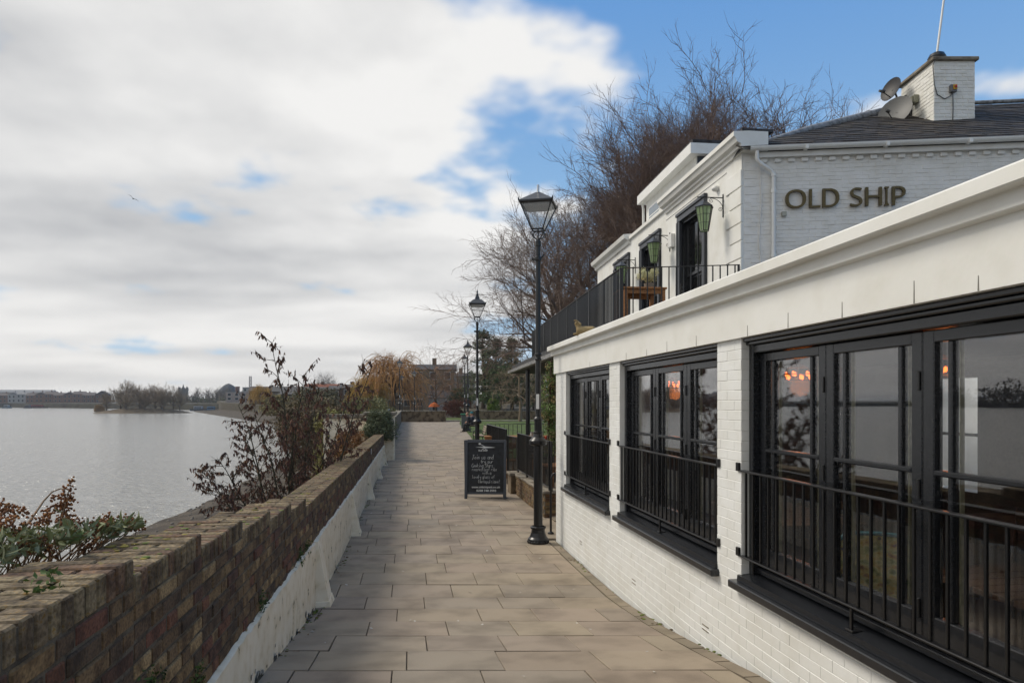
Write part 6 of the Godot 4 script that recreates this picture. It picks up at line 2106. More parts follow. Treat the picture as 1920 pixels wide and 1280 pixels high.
# ---------------------------------------------------------------- plants by the river wall
func make_alder() -> void:
	rng.seed = 909
	var base := P(-3.75, -1.35, 11.7)
	var o := thing("alder_shrub", "tall bare alder shrub hung with brown cones and withered catkins behind the wall", "shrub", Transform3D(Basis.IDENTITY, base))
	var wood := MB.new()
	var cones := MB.new()
	var cone := MB.new()
	cone.tube(pv([V(0, 0, 0), V(0, -0.35, 0), V(0, -1, 0)]), pf([0.06, 0.16, 0.04]), 4)
	var lf := MB.new()
	lf.tri(V(-0.24, -0.2, 0), V(0, -1.0, 0.1), V(0.0, 0.0, 0.12)); lf.tri(V(0, 0.0, 0.12), V(0, -1.0, 0.1), V(0.24, -0.2, 0))
	var tips := [[-4.05, 3.12, 11.5, 0.95], [-4.95, 1.0, 10.9, 0.8], [-4.55, 2.05, 11.4, 0.8], [-2.45, 2.72, 11.9, 0.8], [-3.25, 2.35, 11.5, 0.85], [-2.75, 2.0, 12.4, 0.8], [-4.75, 1.5, 12.2, 0.8], [-3.7, 2.6, 12.2, 0.8], [-4.4, 0.75, 10.7, 0.7], [-2.95, 1.7, 11.0, 0.7], [-3.4, 1.75, 10.7, 0.7], [-5.0, 1.15, 11.6, 0.7], [-4.1, 1.9, 10.9, 0.7], [-3.0, 2.4, 12.8, 0.7], [-3.5, 1.45, 11.2, 0.6]]
	for t in tips:
		var e := P(t[0], t[1], t[2]) - base
		var s := V(clampf(e.x * 0.35, -0.45, 0.4), 0, R(-0.35, 0.35))
		var pts := PackedVector3Array()
		var rr := PackedFloat32Array()
		var n := 9
		for i in n + 1:
			var u := float(i) / n
			pts.append(s.lerp(e, u) + V(sin(u * PI) * -signf(e.x + 0.3) * 0.12 + R(-0.03, 0.03), sin(u * PI) * 0.18, R(-0.04, 0.04)))
			rr.append(lerpf(0.026, 0.005, u))
		wood.col = tone(C(0.055, 0.05, 0.028), 0.25)
		wood.tube(pts, rr, 5)
		var side := int(34 * t[3])
		for k in side:
			var u := 0.3 + 0.7 * (k + R(0, 1)) / side
			var i := mini(int(u * n), n - 1)
			var q := pts[i].lerp(pts[i + 1], u * n - i)
			var d := bend((pts[i + 1] - pts[i]).normalized(), R(0.6, 1.25), R(0, TAU))
			var L: float = R(0.3, 0.75) * (1.25 - u * 0.85)
			var m1 := q + d * L * 0.5 + V(0, R(-0.03, 0.03), 0)
			var m2 := m1 + (d + V(R(-0.3, 0.3), R(-0.2, 0.35), R(-0.3, 0.3))).normalized() * L * 0.5
			wood.tube(pv([q, m1, m2]), pf([0.007, 0.005, 0.003]), 3)
			var subs := []
			for j in 4:
				var w := q.lerp(m2, R(0.25, 1.0))
				var e2 := w + (bend(d, R(0.4, 1.0), R(0, TAU)) * R(0.08, 0.2))
				wood.tube(pv([w, e2]), pf([0.0035, 0.002]), 3)
				subs.append([w, e2])
			for j in 22:
				var sb: Array = subs[rng.randi() % 4]
				var w: Vector3 = sb[0].lerp(sb[1], R(0.3, 1.0)) if j < 7 else m1.lerp(m2, R(0, 1))
				var hang := V(R(-0.5, 0.5), R(0.4, 1.2), R(-0.5, 0.5)).normalized()
				cones.add(cone if R(0, 1) < 0.6 else lf, aim(hang, R(0, TAU), R(0.045, 0.085), w), tone([C(0.13, 0.06, 0.042), C(0.085, 0.045, 0.036), C(0.17, 0.09, 0.052)][rng.randi() % 3], 0.3))
	part(wood, "stems", M.twig, o, Transform3D.IDENTITY, "stuff")
	part(cones, "cones", M.twig, o, Transform3D.IDENTITY, "stuff")
func lance(m: MB, t: Transform3D, w: float) -> void: # a folded lance-shaped leaf along +y
	var pr := [[0.0, 0.0], [0.25, 0.8], [0.5, 1.0], [0.78, 0.6], [1.0, 0.0]]
	for i in 4:
		var y0: float = pr[i][0]
		var y1: float = pr[i + 1][0]
		var c0 := V(0, y0, -0.25 * y0 * y0)
		var c1 := V(0, y1, -0.25 * y1 * y1)
		for s in [-1.0, 1.0]:
			var a: Vector3 = c0 + V(s * w * pr[i][1], 0, 0.35 * w * pr[i][1])
			var b: Vector3 = c1 + V(s * w * pr[i + 1][1], 0, 0.35 * w * pr[i + 1][1])
			if i == 0: m.tri(t * c0, t * c1, t * b)
			elif i == 3: m.tri(t * c0, t * c1, t * a)
			else: m.quad(t * c0, t * c1, t * b, t * a)
func at_px(x: float, y: float, d: float) -> Vector3: return P((x - 960.0) / 1280.0 * d, 2.1 - (y - 754.0) / 1280.0 * d, d)
func make_buddleia() -> void:
	rng.seed = 111
	var base := P(-2.15, 0.2, 2.75)
	var o := thing("buddleia_bush", "grey green buddleia with rusty dead flower heads spilling over the wall", "bush", Transform3D(Basis.IDENTITY, base))
	var wood := MB.new()
	wood.col = C(0.19, 0.12, 0.065)
	var leaves := MB.new()
	var heads := MB.new()
	var dot := MB.new()
	dot.ball(Vector3.ZERO, V(1, 1, 1), 5, 3)
	# tips of the flowering shoots: bearing, height, distance, length of head
	var T := [[128, 920, 3.0, 0.05], [121, 938, 3.0, 0.06], [100, 955, 3.0, 0.05], [126, 962, 3.0, 0.06], [118, 978, 2.95, 0.06], [73, 980, 2.75, 0.085], [2, 962, 2.5, 0.08], [26, 955, 2.55, 0.05], [160, 986, 2.95, 0.08], [182, 990, 2.95, 0.07], [200, 994, 3.05, 0.05], [222, 978, 3.15, 0.075], [207, 984, 3.1, 0.06], [258, 982, 3.25, 0.06], [162, 1027, 2.85, 0.055], [92, 1033, 2.6, 0.05], [60, 1012, 2.55, 0.06], [30, 1000, 2.5, 0.05], [236, 990, 3.2, 0.045], [132, 1000, 2.85, 0.05], [45, 1030, 2.5, 0.05], [12, 985, 2.45, 0.06]]
	for q in T:
		var e := at_px(q[0], q[1], q[2]) - base
		var s := V(R(-0.25, 0.25), -0.3, R(-0.3, 0.3))
		var mid := s.lerp(e, 0.6) + V(R(-0.1, 0.1), R(0.0, 0.12), R(-0.08, 0.08))
		wood.tube(pv([s, s.lerp(mid, 0.5) + V(R(-0.05, 0.05), 0, R(-0.05, 0.05)), mid, e]), pf([0.008, 0.007, 0.005, 0.002]), 5)
		var ax := (V(R(-0.6, 0.9), R(-0.1, 0.6), R(-0.4, 0.4))).normalized()
		var hs: float = q[3] * 1.45
		var n := int(1150 * q[3])
		for i in n: # many tiny seed capsules round a tapering spike
			var u := R(-0.5, 0.7)
			var rad: float = hs * 0.4 * (1.0 - 0.6 * absf(u))
			var p: Vector3 = e + ax * u * hs + V(R(-1, 1), R(-1, 1), R(-1, 1)).normalized() * rad * sqrt(R(0.1, 1.0))
			heads.add(dot, Transform3D(Basis.from_scale(Vector3.ONE * R(0.0038, 0.0066)), p), tone([C(0.2, 0.075, 0.026), C(0.28, 0.12, 0.035), C(0.13, 0.055, 0.022)][i % 3], 0.3))
		for i in 6:
			var w := mid.lerp(e, R(0.1, 0.85))
			leaves.col = tone(C(0.16, 0.19, 0.1), 0.3)
			lance(leaves, aim(V(R(-1, 1), R(-0.2, 1), R(-1, 1)), R(0, TAU), R(0.035, 0.065), w), R(0.11, 0.17))
	# the arching shoot
	var arch := PackedVector3Array()
	for q in [[4, 1034, 2.55], [32, 1006, 2.65], [60, 970, 2.8], [82, 938, 2.95], [97, 922, 3.0], [112, 916, 3.0], [128, 917, 3.0]]: arch.append(at_px(q[0], q[1], q[2]) - base)
	wood.tube(arch, pf([0.006, 0.006, 0.005, 0.004, 0.003, 0.003, 0.002]), 5)
	for i in 640: # the leafy mass
		var px := R(-70, 255)
		var py := 1062 - px * 0.27 - R(0, 62) * (1.0 - clampf(px / 330.0, 0, 0.75))
		var d := lerpf(2.35, 3.2, clampf(px / 260.0, 0, 1)) + R(-0.12, 0.12)
		var w := at_px(px, py, d) - base
		leaves.col = tone(C(0.165, 0.18, 0.085) if R(0, 1) < 0.7 else C(0.27, 0.28, 0.16), 0.35)
		lance(leaves, aim(V(R(-1, 1), R(-0.1, 1.1), R(-1, 1)), R(0, TAU), R(0.032, 0.066), w), R(0.11, 0.17))
		if i % 9 == 0: wood.tube(pv([V(R(-0.3, 0.3), w.y - 0.5, R(-0.3, 0.3)).lerp(w, 0.2), w]), pf([0.005, 0.002]), 4)
	for i in 26: # a fresh shoot standing in front
		var e := at_px(133, 1020, 2.75) - base
		leaves.col = tone(C(0.2, 0.27, 0.11), 0.2)
		if i < 9: lance(leaves, aim(V(cos(i * 2.4), 0.9, sin(i * 2.4)), R(0, TAU), R(0.06, 0.085), e), 0.16)
	part(wood, "stems", M.twig, o, Transform3D.IDENTITY, "stuff")
	part(leaves, "leaves", M.leaf, o, Transform3D.IDENTITY, "stuff")
	part(heads, "flower_heads", M.twig, o, Transform3D.IDENTITY, "stuff")
	# growth round the white pier and along the wall top behind it
	shrub("pier_creeper", "grey green creeper tumbling over the white pier", "plant", "", P(-4.75, 0.75, 24.45), V(0.6, 1.0, 0.3), C(0.12, 0.14, 0.075), 21, 300, 0.12)
	shrub("dead_bracken", "rusty brown dead growth left of the white pier", "plant", "", P(-5.5, -0.2, 23.2), V(0.75, 1.25, 0.8), C(0.26, 0.13, 0.05), 22, 320, 0.13)
	shrub("river_bush", "yellow green bush growing below the wall left of the pier", "bush", "bushes on the river bank", P(-6.6, -1.2, 26), V(1.1, 2.9, 1.1), C(0.22, 0.2, 0.07), 23, 340, 0.2)
	shrub("river_bush", "brown twiggy bush on the bank behind the dock wall", "bush", "bushes on the river bank", P(-9.3, -1.2, 33), V(1.8, 3.0, 1.5), C(0.12, 0.085, 0.045), 24, 340, 0.24)
	shrub("river_bush", "olive bush spreading above the dock wall", "bush", "bushes on the river bank", P(-7.6, 0.2, 36), V(1.6, 2.1, 1.4), C(0.2, 0.2, 0.1), 25, 340, 0.2)
	var bp := thing("mooring_post", "short pale timber post standing on the foreshore", "post", Transform3D(Basis.IDENTITY, P(-8.4, -1.5, 29)))
	var m := MB.new()
	m.col = C(0.35, 0.3, 0.22)
	m.lathe([[0.13, 0.0], [0.125, 1.3], [0.1, 1.38], [0.0, 1.4]], 10)
	part(m, "shaft", M.timber, bp)
# ---------------------------------------------------------------- far buildings
func bx(px: float, d: float) -> float: return (px - 960.0) / 1280.0 * d
func house(called: String, label: String, group: String, at: Transform3D, s: Vector3, wall: Color, roof: Color, rh: float, cols: int, rows: int, win := Color(0.75, 0.74, 0.7), chim := 1, gable_front := false, parts := true) -> Node3D:
	var o := thing(called, label, "building", at, group)
	var m := MB.new()
	m.col = wall
	m.box(V(-s.x / 2, -1.5, -s.z), V(s.x / 2, s.y, 0))
	part(m, "wall", M.plain, o)
	m = MB.new()
	m.col = roof
	var e := 0.25
	if rh <= 0.01:
		m.box(V(-s.x / 2 - 0.1, s.y + 0.003, -s.z - 0.1), V(s.x / 2 + 0.1, s.y + 0.35, 0.1))
	elif gable_front:
		m.prism(PackedVector2Array([Vector2(-s.x / 2 - e, s.y), Vector2(0, s.y + rh), Vector2(s.x / 2 + e, s.y)]), -s.z - e, e)
	else:
		m.x = Transform3D(Basis(Vector3.UP, PI / 2), V(0, 0, -s.z / 2))
		m.prism(PackedVector2Array([Vector2(-s.z / 2 - e, s.y), Vector2(0, s.y + rh), Vector2(s.z / 2 + e, s.y)]), -s.x / 2 - e, s.x / 2 + e)
	part(m, "roof", M.plain, o)
	for i in chim:
		m = MB.new()
		m.col = Color(wall.r * 0.85, wall.g * 0.8, wall.b * 0.8)
		var cx := -s.x / 2 + s.x * (i + 0.5) / chim
		m.box(V(cx - 0.4, s.y, -s.z / 2 - 0.4), V(cx + 0.4, s.y + rh + minf(1.3, s.y * 0.16), -s.z / 2 + 0.4))
		part(m, "chimney", M.plain, o)
	var all := MB.new()
	for r in rows:
		for c in cols:
			var w := s.x / cols
			var h := s.y / rows
			var x0 := -s.x / 2 + w * (c + 0.3)
			var y0 := h * (r + 0.28)
			var fr: MB = MB.new() if parts else all
			fr.col = win
			fr.box(V(x0 - 0.12, y0 - 0.12, -0.1), V(x0 + w * 0.4 + 0.12, y0 + h * 0.5 + 0.12, 0.06))
			fr.col = C(0.05, 0.055, 0.06)
			fr.box(V(x0, y0, 0.0), V(x0 + w * 0.4, y0 + h * 0.5, 0.075))
			if parts: part(fr, "window", M.plain, o)
	if not parts and rows * cols > 0: part(all, "windows", M.plain, o, Transform3D.IDENTITY, "stuff")
	return o
func make_far() -> void:
	rng.seed = 1212
	# brick house beyond the cross wall
	var brick := C(0.31, 0.235, 0.155)
	house("brick_house", "large brown brick house with white sash windows behind the leafless tree", "", Transform3D(Basis(Vector3.UP, 0.05), P(bx(812, 132), gy(132), 132)), V(8.2, 7.7, 8), brick, C(0.07, 0.07, 0.075), 1.2, 3, 3, C(0.7, 0.69, 0.65), 1)
	house("brick_house", "brown brick wing with white windows behind the willow", "", Transform3D(Basis(Vector3.UP, 0.05), P(bx(735, 136), gy(136), 136)), V(9.0, 4.6, 8), C(0.33, 0.26, 0.175), C(0.08, 0.075, 0.075), 2.0, 3, 2, C(0.7, 0.69, 0.65), 2)
	house("garden_hut", "small white kiosk with dark roof at the park edge", "", Transform3D(Basis.IDENTITY, P(bx(827, 100), gy(100) - 0.3, 100)), V(3.6, 2.6, 3), C(0.6, 0.58, 0.55), C(0.04, 0.04, 0.05), 1.1, 2, 1, C(0.75, 0.75, 0.72), 0)
	house("brick_house", "pale end wall of a house right of the leafless tree", "", Transform3D(Basis.IDENTITY, P(bx(862, 150), gy(150), 150)), V(6, 7, 6), C(0.36, 0.29, 0.2), C(0.1, 0.09, 0.08), 0.8, 2, 2)
	house("brick_house", "buff house glimpsed behind the dark yew", "", Transform3D(Basis.IDENTITY, P(bx(968, 105), 1.5, 105)), V(9, 5, 6), C(0.34, 0.22, 0.13), C(0.12, 0.07, 0.05), 1.8, 3, 1)
	# right bank houses seen through and beside the alder
	var L := [[582, 150, 12.5, 2.4, C(0.22, 0.19, 0.165), C(0.15, 0.14, 0.13), 1.7, 4, 1, "low house with broad grey roof behind the alder shrub"], [604, 190, 9, 3.8, C(0.24, 0.13, 0.085), C(0.36, 0.1, 0.04), 1.8, 3, 1, "house with orange red tiled roof behind the alder shrub"],
		[640, 140, 4.6, 3.4, C(0.17, 0.105, 0.07), C(0.1, 0.09, 0.09), 0.8, 2, 2, "narrow brown terrace house with white windows, left of three"], [661, 136, 4.6, 3.6, C(0.18, 0.11, 0.07), C(0.1, 0.09, 0.09), 0.8, 2, 2, "narrow brown terrace house with white windows, middle of three"], [683, 132, 4.6, 3.5, C(0.17, 0.11, 0.075), C(0.1, 0.09, 0.09), 0.8, 2, 2, "narrow brown terrace house with white windows, nearest the willow"],
		[545, 175, 9, 3.2, C(0.21, 0.155, 0.11), C(0.12, 0.11, 0.1), 1.4, 3, 1, "brown house with grey roof left of the alder's top"], [508, 230, 14, 3.8, C(0.19, 0.135, 0.1), C(0.11, 0.1, 0.1), 1.6, 5, 1, "long brown house partly hidden by the yellow tree"],
		[450, 300, 12, 3.6, C(0.62, 0.5, 0.42), C(0.5, 0.48, 0.45), 0.0, 4, 2, "pale pink flat roofed house on the far right bank"], [473, 330, 9, 6.0, C(0.62, 0.6, 0.57), C(0.3, 0.3, 0.3), 0.0, 4, 3, "tall white house below the thin mast"]]
	for h in L: house("bank_house", h[9], "houses along the right bank", Transform3D(Basis(Vector3.UP, 0.25), P(bx(h[0], h[1]), gy(h[1]) + 0.6, h[1])), V(h[2], h[3], 8), h[4], h[5], h[6], h[7], h[8])
	# terrace on the far bank
	var nm := ["leftmost", "second", "third", "fourth", "fifth", "sixth", "seventh", "eighth", "ninth", "tenth"]
	for i in 10:
		var px := 8 + i * 21.5
		var white := i in [1, 2]
		house("riverside_house", "%s from the left of the distant riverside houses, %s" % [nm[i], "white with a pale roof" if white else "red brown brick with dark roof"], "distant riverside houses", Transform3D(Basis(Vector3.UP, 0.35), P(bx(px, 590), 1.6, 590 - i * 3)), V(8.6, 6.4 + (i * 7 % 3) * 0.5, 9), C(0.66, 0.64, 0.61) if white else tone(C(0.33, 0.17, 0.12), 0.15), C(0.4, 0.39, 0.38) if white else C(0.17, 0.13, 0.125), 2.2, 3, 2, C(0.62, 0.6, 0.56), 1, i % 3 == 1, false)
	house("riverside_house", "long white roofed terrace at the far left of the river", "distant riverside houses", Transform3D(Basis(Vector3.UP, 0.2), P(bx(40, 640), 3.0, 640)), V(52, 8.5, 9), C(0.42, 0.4, 0.38), C(0.42, 0.42, 0.43), 2.4, 14, 2, C(0.1, 0.1, 0.11), 0, false, false)
	house("riverside_house", "red brick house with dark hipped roof beside the island", "distant riverside houses", Transform3D(Basis(Vector3.UP, 0.3), P(bx(190, 560), 1.4, 560)), V(9.5, 7, 9), C(0.2, 0.075, 0.06), C(0.05, 0.05, 0.06), 3.2, 3, 2, C(0.55, 0.54, 0.52), 0, true, false)
	# landmarks on the skyline
	var ct := thing("church_tower", "distant grey church tower with corner pinnacles above the island trees", "tower", Transform3D(Basis(Vector3.UP, 0.3), P(bx(343, 700), 0, 700)))
	var m := MB.new()
	m.col = C(0.2, 0.18, 0.15)
	m.box(V(-4.2, 0, -4.2), V(4.2, 14, 4.2))
	part(m, "shaft", M.plain, ct)
	for q in [[-1, -1], [-1, 1], [1, -1], [1, 1]]:
		m = MB.new()
		m.col = C(0.2, 0.18, 0.15)
		m.x = Transform3D(Basis.IDENTITY, V(q[0] * 3.6, 14, q[1] * 3.6))
		m.lathe([[1.0, -0.01], [0.9, 2.2], [0.0, 4.6]], 4, true)
		part(m, "pinnacle", M.plain, ct)
	m = MB.new()
	m.col = C(0.19, 0.18, 0.16)
	m.lathe([[2.6, 14.0], [1.9, 16.4], [0.8, 18.0], [0.0, 21.0]], 8, true)
	part(m, "spire", M.plain, ct)
	var dm := thing("domed_building", "dark domed roof rising behind the riverside trees", "building", Transform3D(Basis.IDENTITY, P(bx(428, 620), 0, 620)))
	m = MB.new()
	m.col = C(0.08, 0.085, 0.1)
	m.box(V(-8, 0, -8), V(8, 10, 8))
	part(m, "wall", M.plain, dm)
	m = MB.new()
	m.col = C(0.06, 0.075, 0.1)
	m.lathe([[9.2, 10], [8.8, 12.0], [7.0, 14.5], [4.6, 17.0], [2.0, 18.6], [0.0, 19.2]], 8, true, PI / 8)
	part(m, "dome", M.plain, dm)
	var ch := thing("brick_chimney", "red brick factory chimney on the far right bank", "chimney", Transform3D(Basis.IDENTITY, P(bx(445, 560), 0, 560)))
	m = MB.new()
	m.col = C(0.24, 0.085, 0.06)
	m.lathe([[2.0, 0], [1.6, 14.2], [1.8, 14.3], [1.8, 15.0], [0.0, 15.0]], 12)
	part(m, "stack", M.plain, ch)
	m = MB.new()
	m.col = C(0.2, 0.08, 0.06)
	m.box(V(-3, 0, -3), V(3, 3, 3))
	part(m, "plinth", M.plain, ch)
	var ms := thing("lattice_mast", "thin grey mast above the white house", "mast", Transform3D(Basis.IDENTITY, P(bx(469, 420), 0, 420)))
	m = MB.new()
	m.col = C(0.3, 0.28, 0.28)
	for q in [[-1, -1], [-1, 1], [1, -1], [1, 1]]: m.bar(V(q[0] * 0.7, 0, q[1] * 0.7), V(q[0] * 0.5, 18.2, q[1] * 0.5), 0.16, 4)
	part(m, "legs", M.plain, ms)
	m = MB.new()
	m.col = C(0.3, 0.28, 0.28)
	for i in 16: m.bar(V(-0.6 if i % 2 else 0.6, i * 1.1, 0.6), V(0.6 if i % 2 else -0.6, i * 1.1 + 1.1, 0.6), 0.1, 4)
	part(m, "lattice", M.plain, ms, Transform3D.IDENTITY, "stuff")
	# boats
	var B := [[70, 480, 13.0, C(0.12, 0.1, 0.1), C(0.42, 0.06, 0.07), "long dark pontoon boat with red cabin moored by the far bank"], [52, 470, 5.0, C(0.14, 0.14, 0.15), C(0.3, 0.3, 0.3), "small dark barge left of the red cabined boat"], [12, 470, 5.0, C(0.2, 0.3, 0.38), C(0.6, 0.62, 0.62), "small pale boat at the far left edge of the river"],
		[372, 330, 7.0, C(0.1, 0.12, 0.15), C(0.45, 0.5, 0.55), "houseboat with pale blue cabin right of the island"], [396, 300, 5.5, C(0.5, 0.5, 0.5), C(0.12, 0.3, 0.5), "small white boat with blue cover near the right bank"]]
	for q in B:
		var o := thing("boat", q[5], "boat", Transform3D(Basis(Vector3.UP, 0.15), P(bx(q[0], q[1]), W, q[1])), "boats moored on the river")
		m = MB.new()
		m.col = q[3]
		var l: float = q[2]
		var hl := [V(-l / 2, -0.2, 1.2), V(l / 2 * 0.85, -0.2, 1.2), V(l / 2 * 0.85, -0.2, -1.2), V(-l / 2, -0.2, -1.2), V(-l / 2 - 0.3, 0.8, 1.6), V(l / 2, 1.0, 1.5), V(l / 2, 1.0, -1.5), V(-l / 2 - 0.3, 0.8, -1.6)]
		m.hexa(hl)
		part(m, "hull", M.plain, o)
		m = MB.new()
		m.col = q[4]
		m.bbox(V(-l * 0.3, 0.8, -1.1), V(l * 0.25, 2.2, 1.1), 0.1)
		part(m, "cabin", M.plain, o)
		m = MB.new()
		m.col = C(0.05, 0.05, 0.06)
		m.box(V(-l * 0.26, 1.3, 1.1), V(l * 0.2, 1.8, 1.13))
		part(m, "cabin_window", M.plain, o)
	# orange tent-like shelter and tables beyond the cross wall
	var ps := thing("parasol", "small orange parasol beyond the cross wall", "parasol", Transform3D(Basis.IDENTITY, P(bx(814, 84), gy(84), 84)))
	m = MB.new()
	m.col = C(0.65, 0.14, 0.02)
	m.lathe([[0.75, 1.15], [0.45, 1.5], [0.0, 1.75]], 8, true)
	part(m, "canopy", M.cloth, ps)
	m = MB.new()
	m.bar(V(0, 0, 0), V(0, 1.7, 0), 0.03)
	part(m, "pole", M.iron, ps)
	rail_run("park_fence", "dark railing fence under the weeping willow", "", P(bx(728, 92), gy(92), 92), P(bx(792, 96), gy(96), 96), 1.9, 0.22, 2.4, 0.2, 0.03)
func make_trees() -> void:
	var dark := C(0.12, 0.09, 0.072)
	var big := {"kids": [10, 6, 4], "up": 0.10, "wob": 0.13, "ang": 0.62, "shrink": 0.62, "top": 3, "trunk": 0.38, "r": 0.018, "from": 0.2, "fine": true}
	var wide := {"kids": [9, 6, 4], "up": 0.03, "wob": 0.17, "ang": 0.8, "shrink": 0.64, "top": 3, "trunk": 0.34, "r": 0.022, "from": 0.3}
	var tw := C(0.15, 0.1, 0.08)
	bare_tree("bare_tree", "tall leafless tree behind the dormer roof, tallest of the bare trees", "leafless trees behind the pub", P(bx(1280, 33), 0, 33), 19.2, big, dark, tw, 41)
	bare_tree("bare_tree", "leafless tree whose crown shows above the slate roof's hip", "leafless trees behind the pub", P(bx(1400, 35), 0, 35), 19.2, big, dark, tw, 142)
	bare_tree("bare_tree", "leafless tree directly behind the white front's cornice", "leafless trees behind the pub", P(bx(1185, 31), 0, 31), 16.6, big, dark, C(0.16, 0.105, 0.08), 43)
	bare_tree("bare_tree", "wide leafless tree reaching left behind the nearest lamp post", "leafless trees behind the pub", P(bx(1090, 36), 0, 36), 14.6, wide, dark, C(0.165, 0.112, 0.085), 44, V(-0.1, 0, 0))
	bare_tree("bare_tree", "bushy leafless tree low behind the balcony railing", "leafless trees behind the pub", P(bx(1130, 28), 0, 28), 11.2, wide, dark, C(0.165, 0.112, 0.085), 45)
	bare_tree("bare_tree", "slender leafless tree right of the tallest one, over the flat dormer roof", "leafless trees behind the pub", P(bx(1335, 38), 0, 38), 20.6, big, dark, tw, 47)
	bare_tree("bare_tree", "pale brown drooping bare tree in front of the dark yew", "", P(bx(975, 62), 0.6, 62), 6.6, {"kids": [8, 5], "up": -0.1, "wob": 0.2, "ang": 0.9, "shrink": 0.6, "top": 2, "trunk": 0.5, "r": 0.02, "from": 0.3}, C(0.2, 0.15, 0.1), C(0.33, 0.25, 0.165), 46, Vector3.ZERO, DROOP)
	# willows: long strands trailing from arching limbs
	var wl := {"kids": [10, 5], "up": 0.0, "wob": 0.2, "ang": 0.85, "shrink": 0.66, "top": 2, "trunk": 0.42, "r": 0.035, "from": 0.4}
	willow("large orange gold weeping willow left of the brick house", P(bx(735, 95), 0.4, 95), 9.4, wl, C(0.11, 0.07, 0.035), C(0.42, 0.22, 0.075), 51, 3)
	willow("yellow weeping willow with trailing strands at the water side", P(bx(694, 100), 0.2, 100), 7.0, wl, C(0.12, 0.08, 0.03), C(0.44, 0.29, 0.07), 52, 4)
	bare_tree("alder_tree", "reddish brown leafless tree standing in front of the brick house", "", P(bx(817, 88), 0.4, 88), 9.4, {"kids": [14, 6], "up": 0.0, "wob": 0.15, "ang": 1.15, "shrink": 0.52, "top": 2, "trunk": 0.75, "r": 0.016, "from": 0.2}, C(0.09, 0.06, 0.04), C(0.3, 0.16, 0.08), 53, Vector3.ZERO, SPR, 0.9)
	bare_tree("alder_tree", "thin leafless tree between the brick house and the conifer", "", P(bx(862, 96), 0.5, 96), 9.0, {"kids": [9, 4], "up": 0.05, "wob": 0.15, "ang": 0.8, "shrink": 0.5, "top": 2, "trunk": 0.7, "r": 0.014, "from": 0.3}, C(0.1, 0.07, 0.05), C(0.15, 0.1, 0.065), 54)
	bare_tree("bare_tree", "grey leafless tree above the terrace houses behind the alder", "", P(bx(606, 210), 1, 210), 11.5, wide, C(0.1, 0.09, 0.08), C(0.15, 0.13, 0.115), 55)
	willow("bright yellow ochre tree beside the white riverside house", P(bx(490, 200), 0.6, 200), 7.5, wl, C(0.12, 0.08, 0.03), C(0.42, 0.25, 0.05), 56, 3)
	# conifers
	conifer("conifer", "tall dark green conifer left of the nearest lamp post", "park conifers", P(bx(906, 80), 1.2, 80), 9.4, 3.0, C(0.085, 0.1, 0.05), 61)
	conifer("conifer", "narrow brownish conifer right of the tall dark one", "park conifers", P(bx(960, 78), 1.2, 78), 8.2, 2.0, C(0.12, 0.11, 0.062), 62)
	conifer("conifer", "slim conifer top behind the tall dark one", "park conifers", P(bx(930, 88), 1.4, 88), 9.2, 2.2, C(0.09, 0.1, 0.055), 63)
	conifer("yew_tree", "broad dark green yew above the retaining wall", "park conifers", P(bx(938, 76), 1.1, 76), 5.2, 3.3, C(0.055, 0.085, 0.028), 64, true)
	conifer("yew_tree", "rounded dark yew at the right end of the retaining wall", "park conifers", P(bx(1000, 77), 1.1, 77), 4.8, 2.8, C(0.05, 0.075, 0.028), 65, true)
	shrub("red_bush", "dark red twiggy bush beside the far lamp posts", "bush", "", P(bx(860, 82), 0.4, 82), V(2.3, 1.9, 1.2), C(0.13, 0.05, 0.035), 71, 300, 0.25)
	shrub("green_bush", "bright green rounded bush below the yew", "bush", "", P(bx(925, 74.5), 1.1, 74.5), V(0.7, 1.3, 0.6), C(0.13, 0.2, 0.03), 72, 160, 0.22)
	shrub("green_bush", "dark laurel bush left of the conifers", "bush", "", P(bx(862, 92), 0.5, 92), V(1.8, 3.4, 1.5), C(0.045, 0.07, 0.028), 73, 260, 0.3)
	# island
	var il := MB.new()
	rng.seed = 81
	var ic := P(bx(268, 262), W, 262)
	for i in 40:
		var t0 := TAU * i / 40
		var t1 := TAU * (i + 1) / 40
		for r in 3:
			var ra: float = [1.0, 0.72, 0.4, 0.0][r]
			var rb: float = [1.0, 0.72, 0.4, 0.0][r + 1]
			var ya: float = [-0.2, 0.9, 1.6, 1.8][r]
			var yb: float = [-0.2, 0.9, 1.6, 1.8][r + 1]
			il.quad(ic + V(cos(t0) * 20 * ra, ya, sin(t0) * 9 * ra), ic + V(cos(t0) * 20 * rb, yb, sin(t0) * 9 * rb), ic + V(cos(t1) * 20 * rb, yb, sin(t1) * 9 * rb), ic + V(cos(t1) * 20 * ra, ya, sin(t1) * 9 * ra))
	struct(il, "island", mat("island_mud", C(0.26, 0.2, 0.13), 0.95, "speck", 0.3, "b_rough", 0.5, "blotch", 0.08))
	var io := {"kids": [7, 5], "up": 0.06, "wob": 0.2, "ang": 0.7, "shrink": 0.62, "top": 2, "trunk": 0.42, "r": 0.03, "from": 0.1}
	var spots := [[-13.5, 1, 8.0, "leftmost bare tree on the island"], [-10, -2, 9.0, "second bare tree from the island's left end"], [-6.5, 1, 11.8, "tall bare tree left of the island's middle, highest on the island"], [-2.5, -2, 9.6, "bare tree at the island's middle"], [0.5, 2, 10.2, "bushy bare tree just right of the island's middle"], [4.0, -1, 10.6, "bare tree right of the island's middle"], [7.5, 1, 9.4, "bare tree between the island's middle and its right end"], [11.0, -1, 11.0, "tall rounded bare tree at the island's right"], [14.0, 0, 8.2, "rightmost bare tree on the island"], [-4.5, 4, 6.5, "low bare tree at the front of the island, left"], [2.5, 4, 6.0, "low bare tree at the front of the island, middle"], [9.5, 4, 6.0, "low bare tree at the front of the island, right"]]
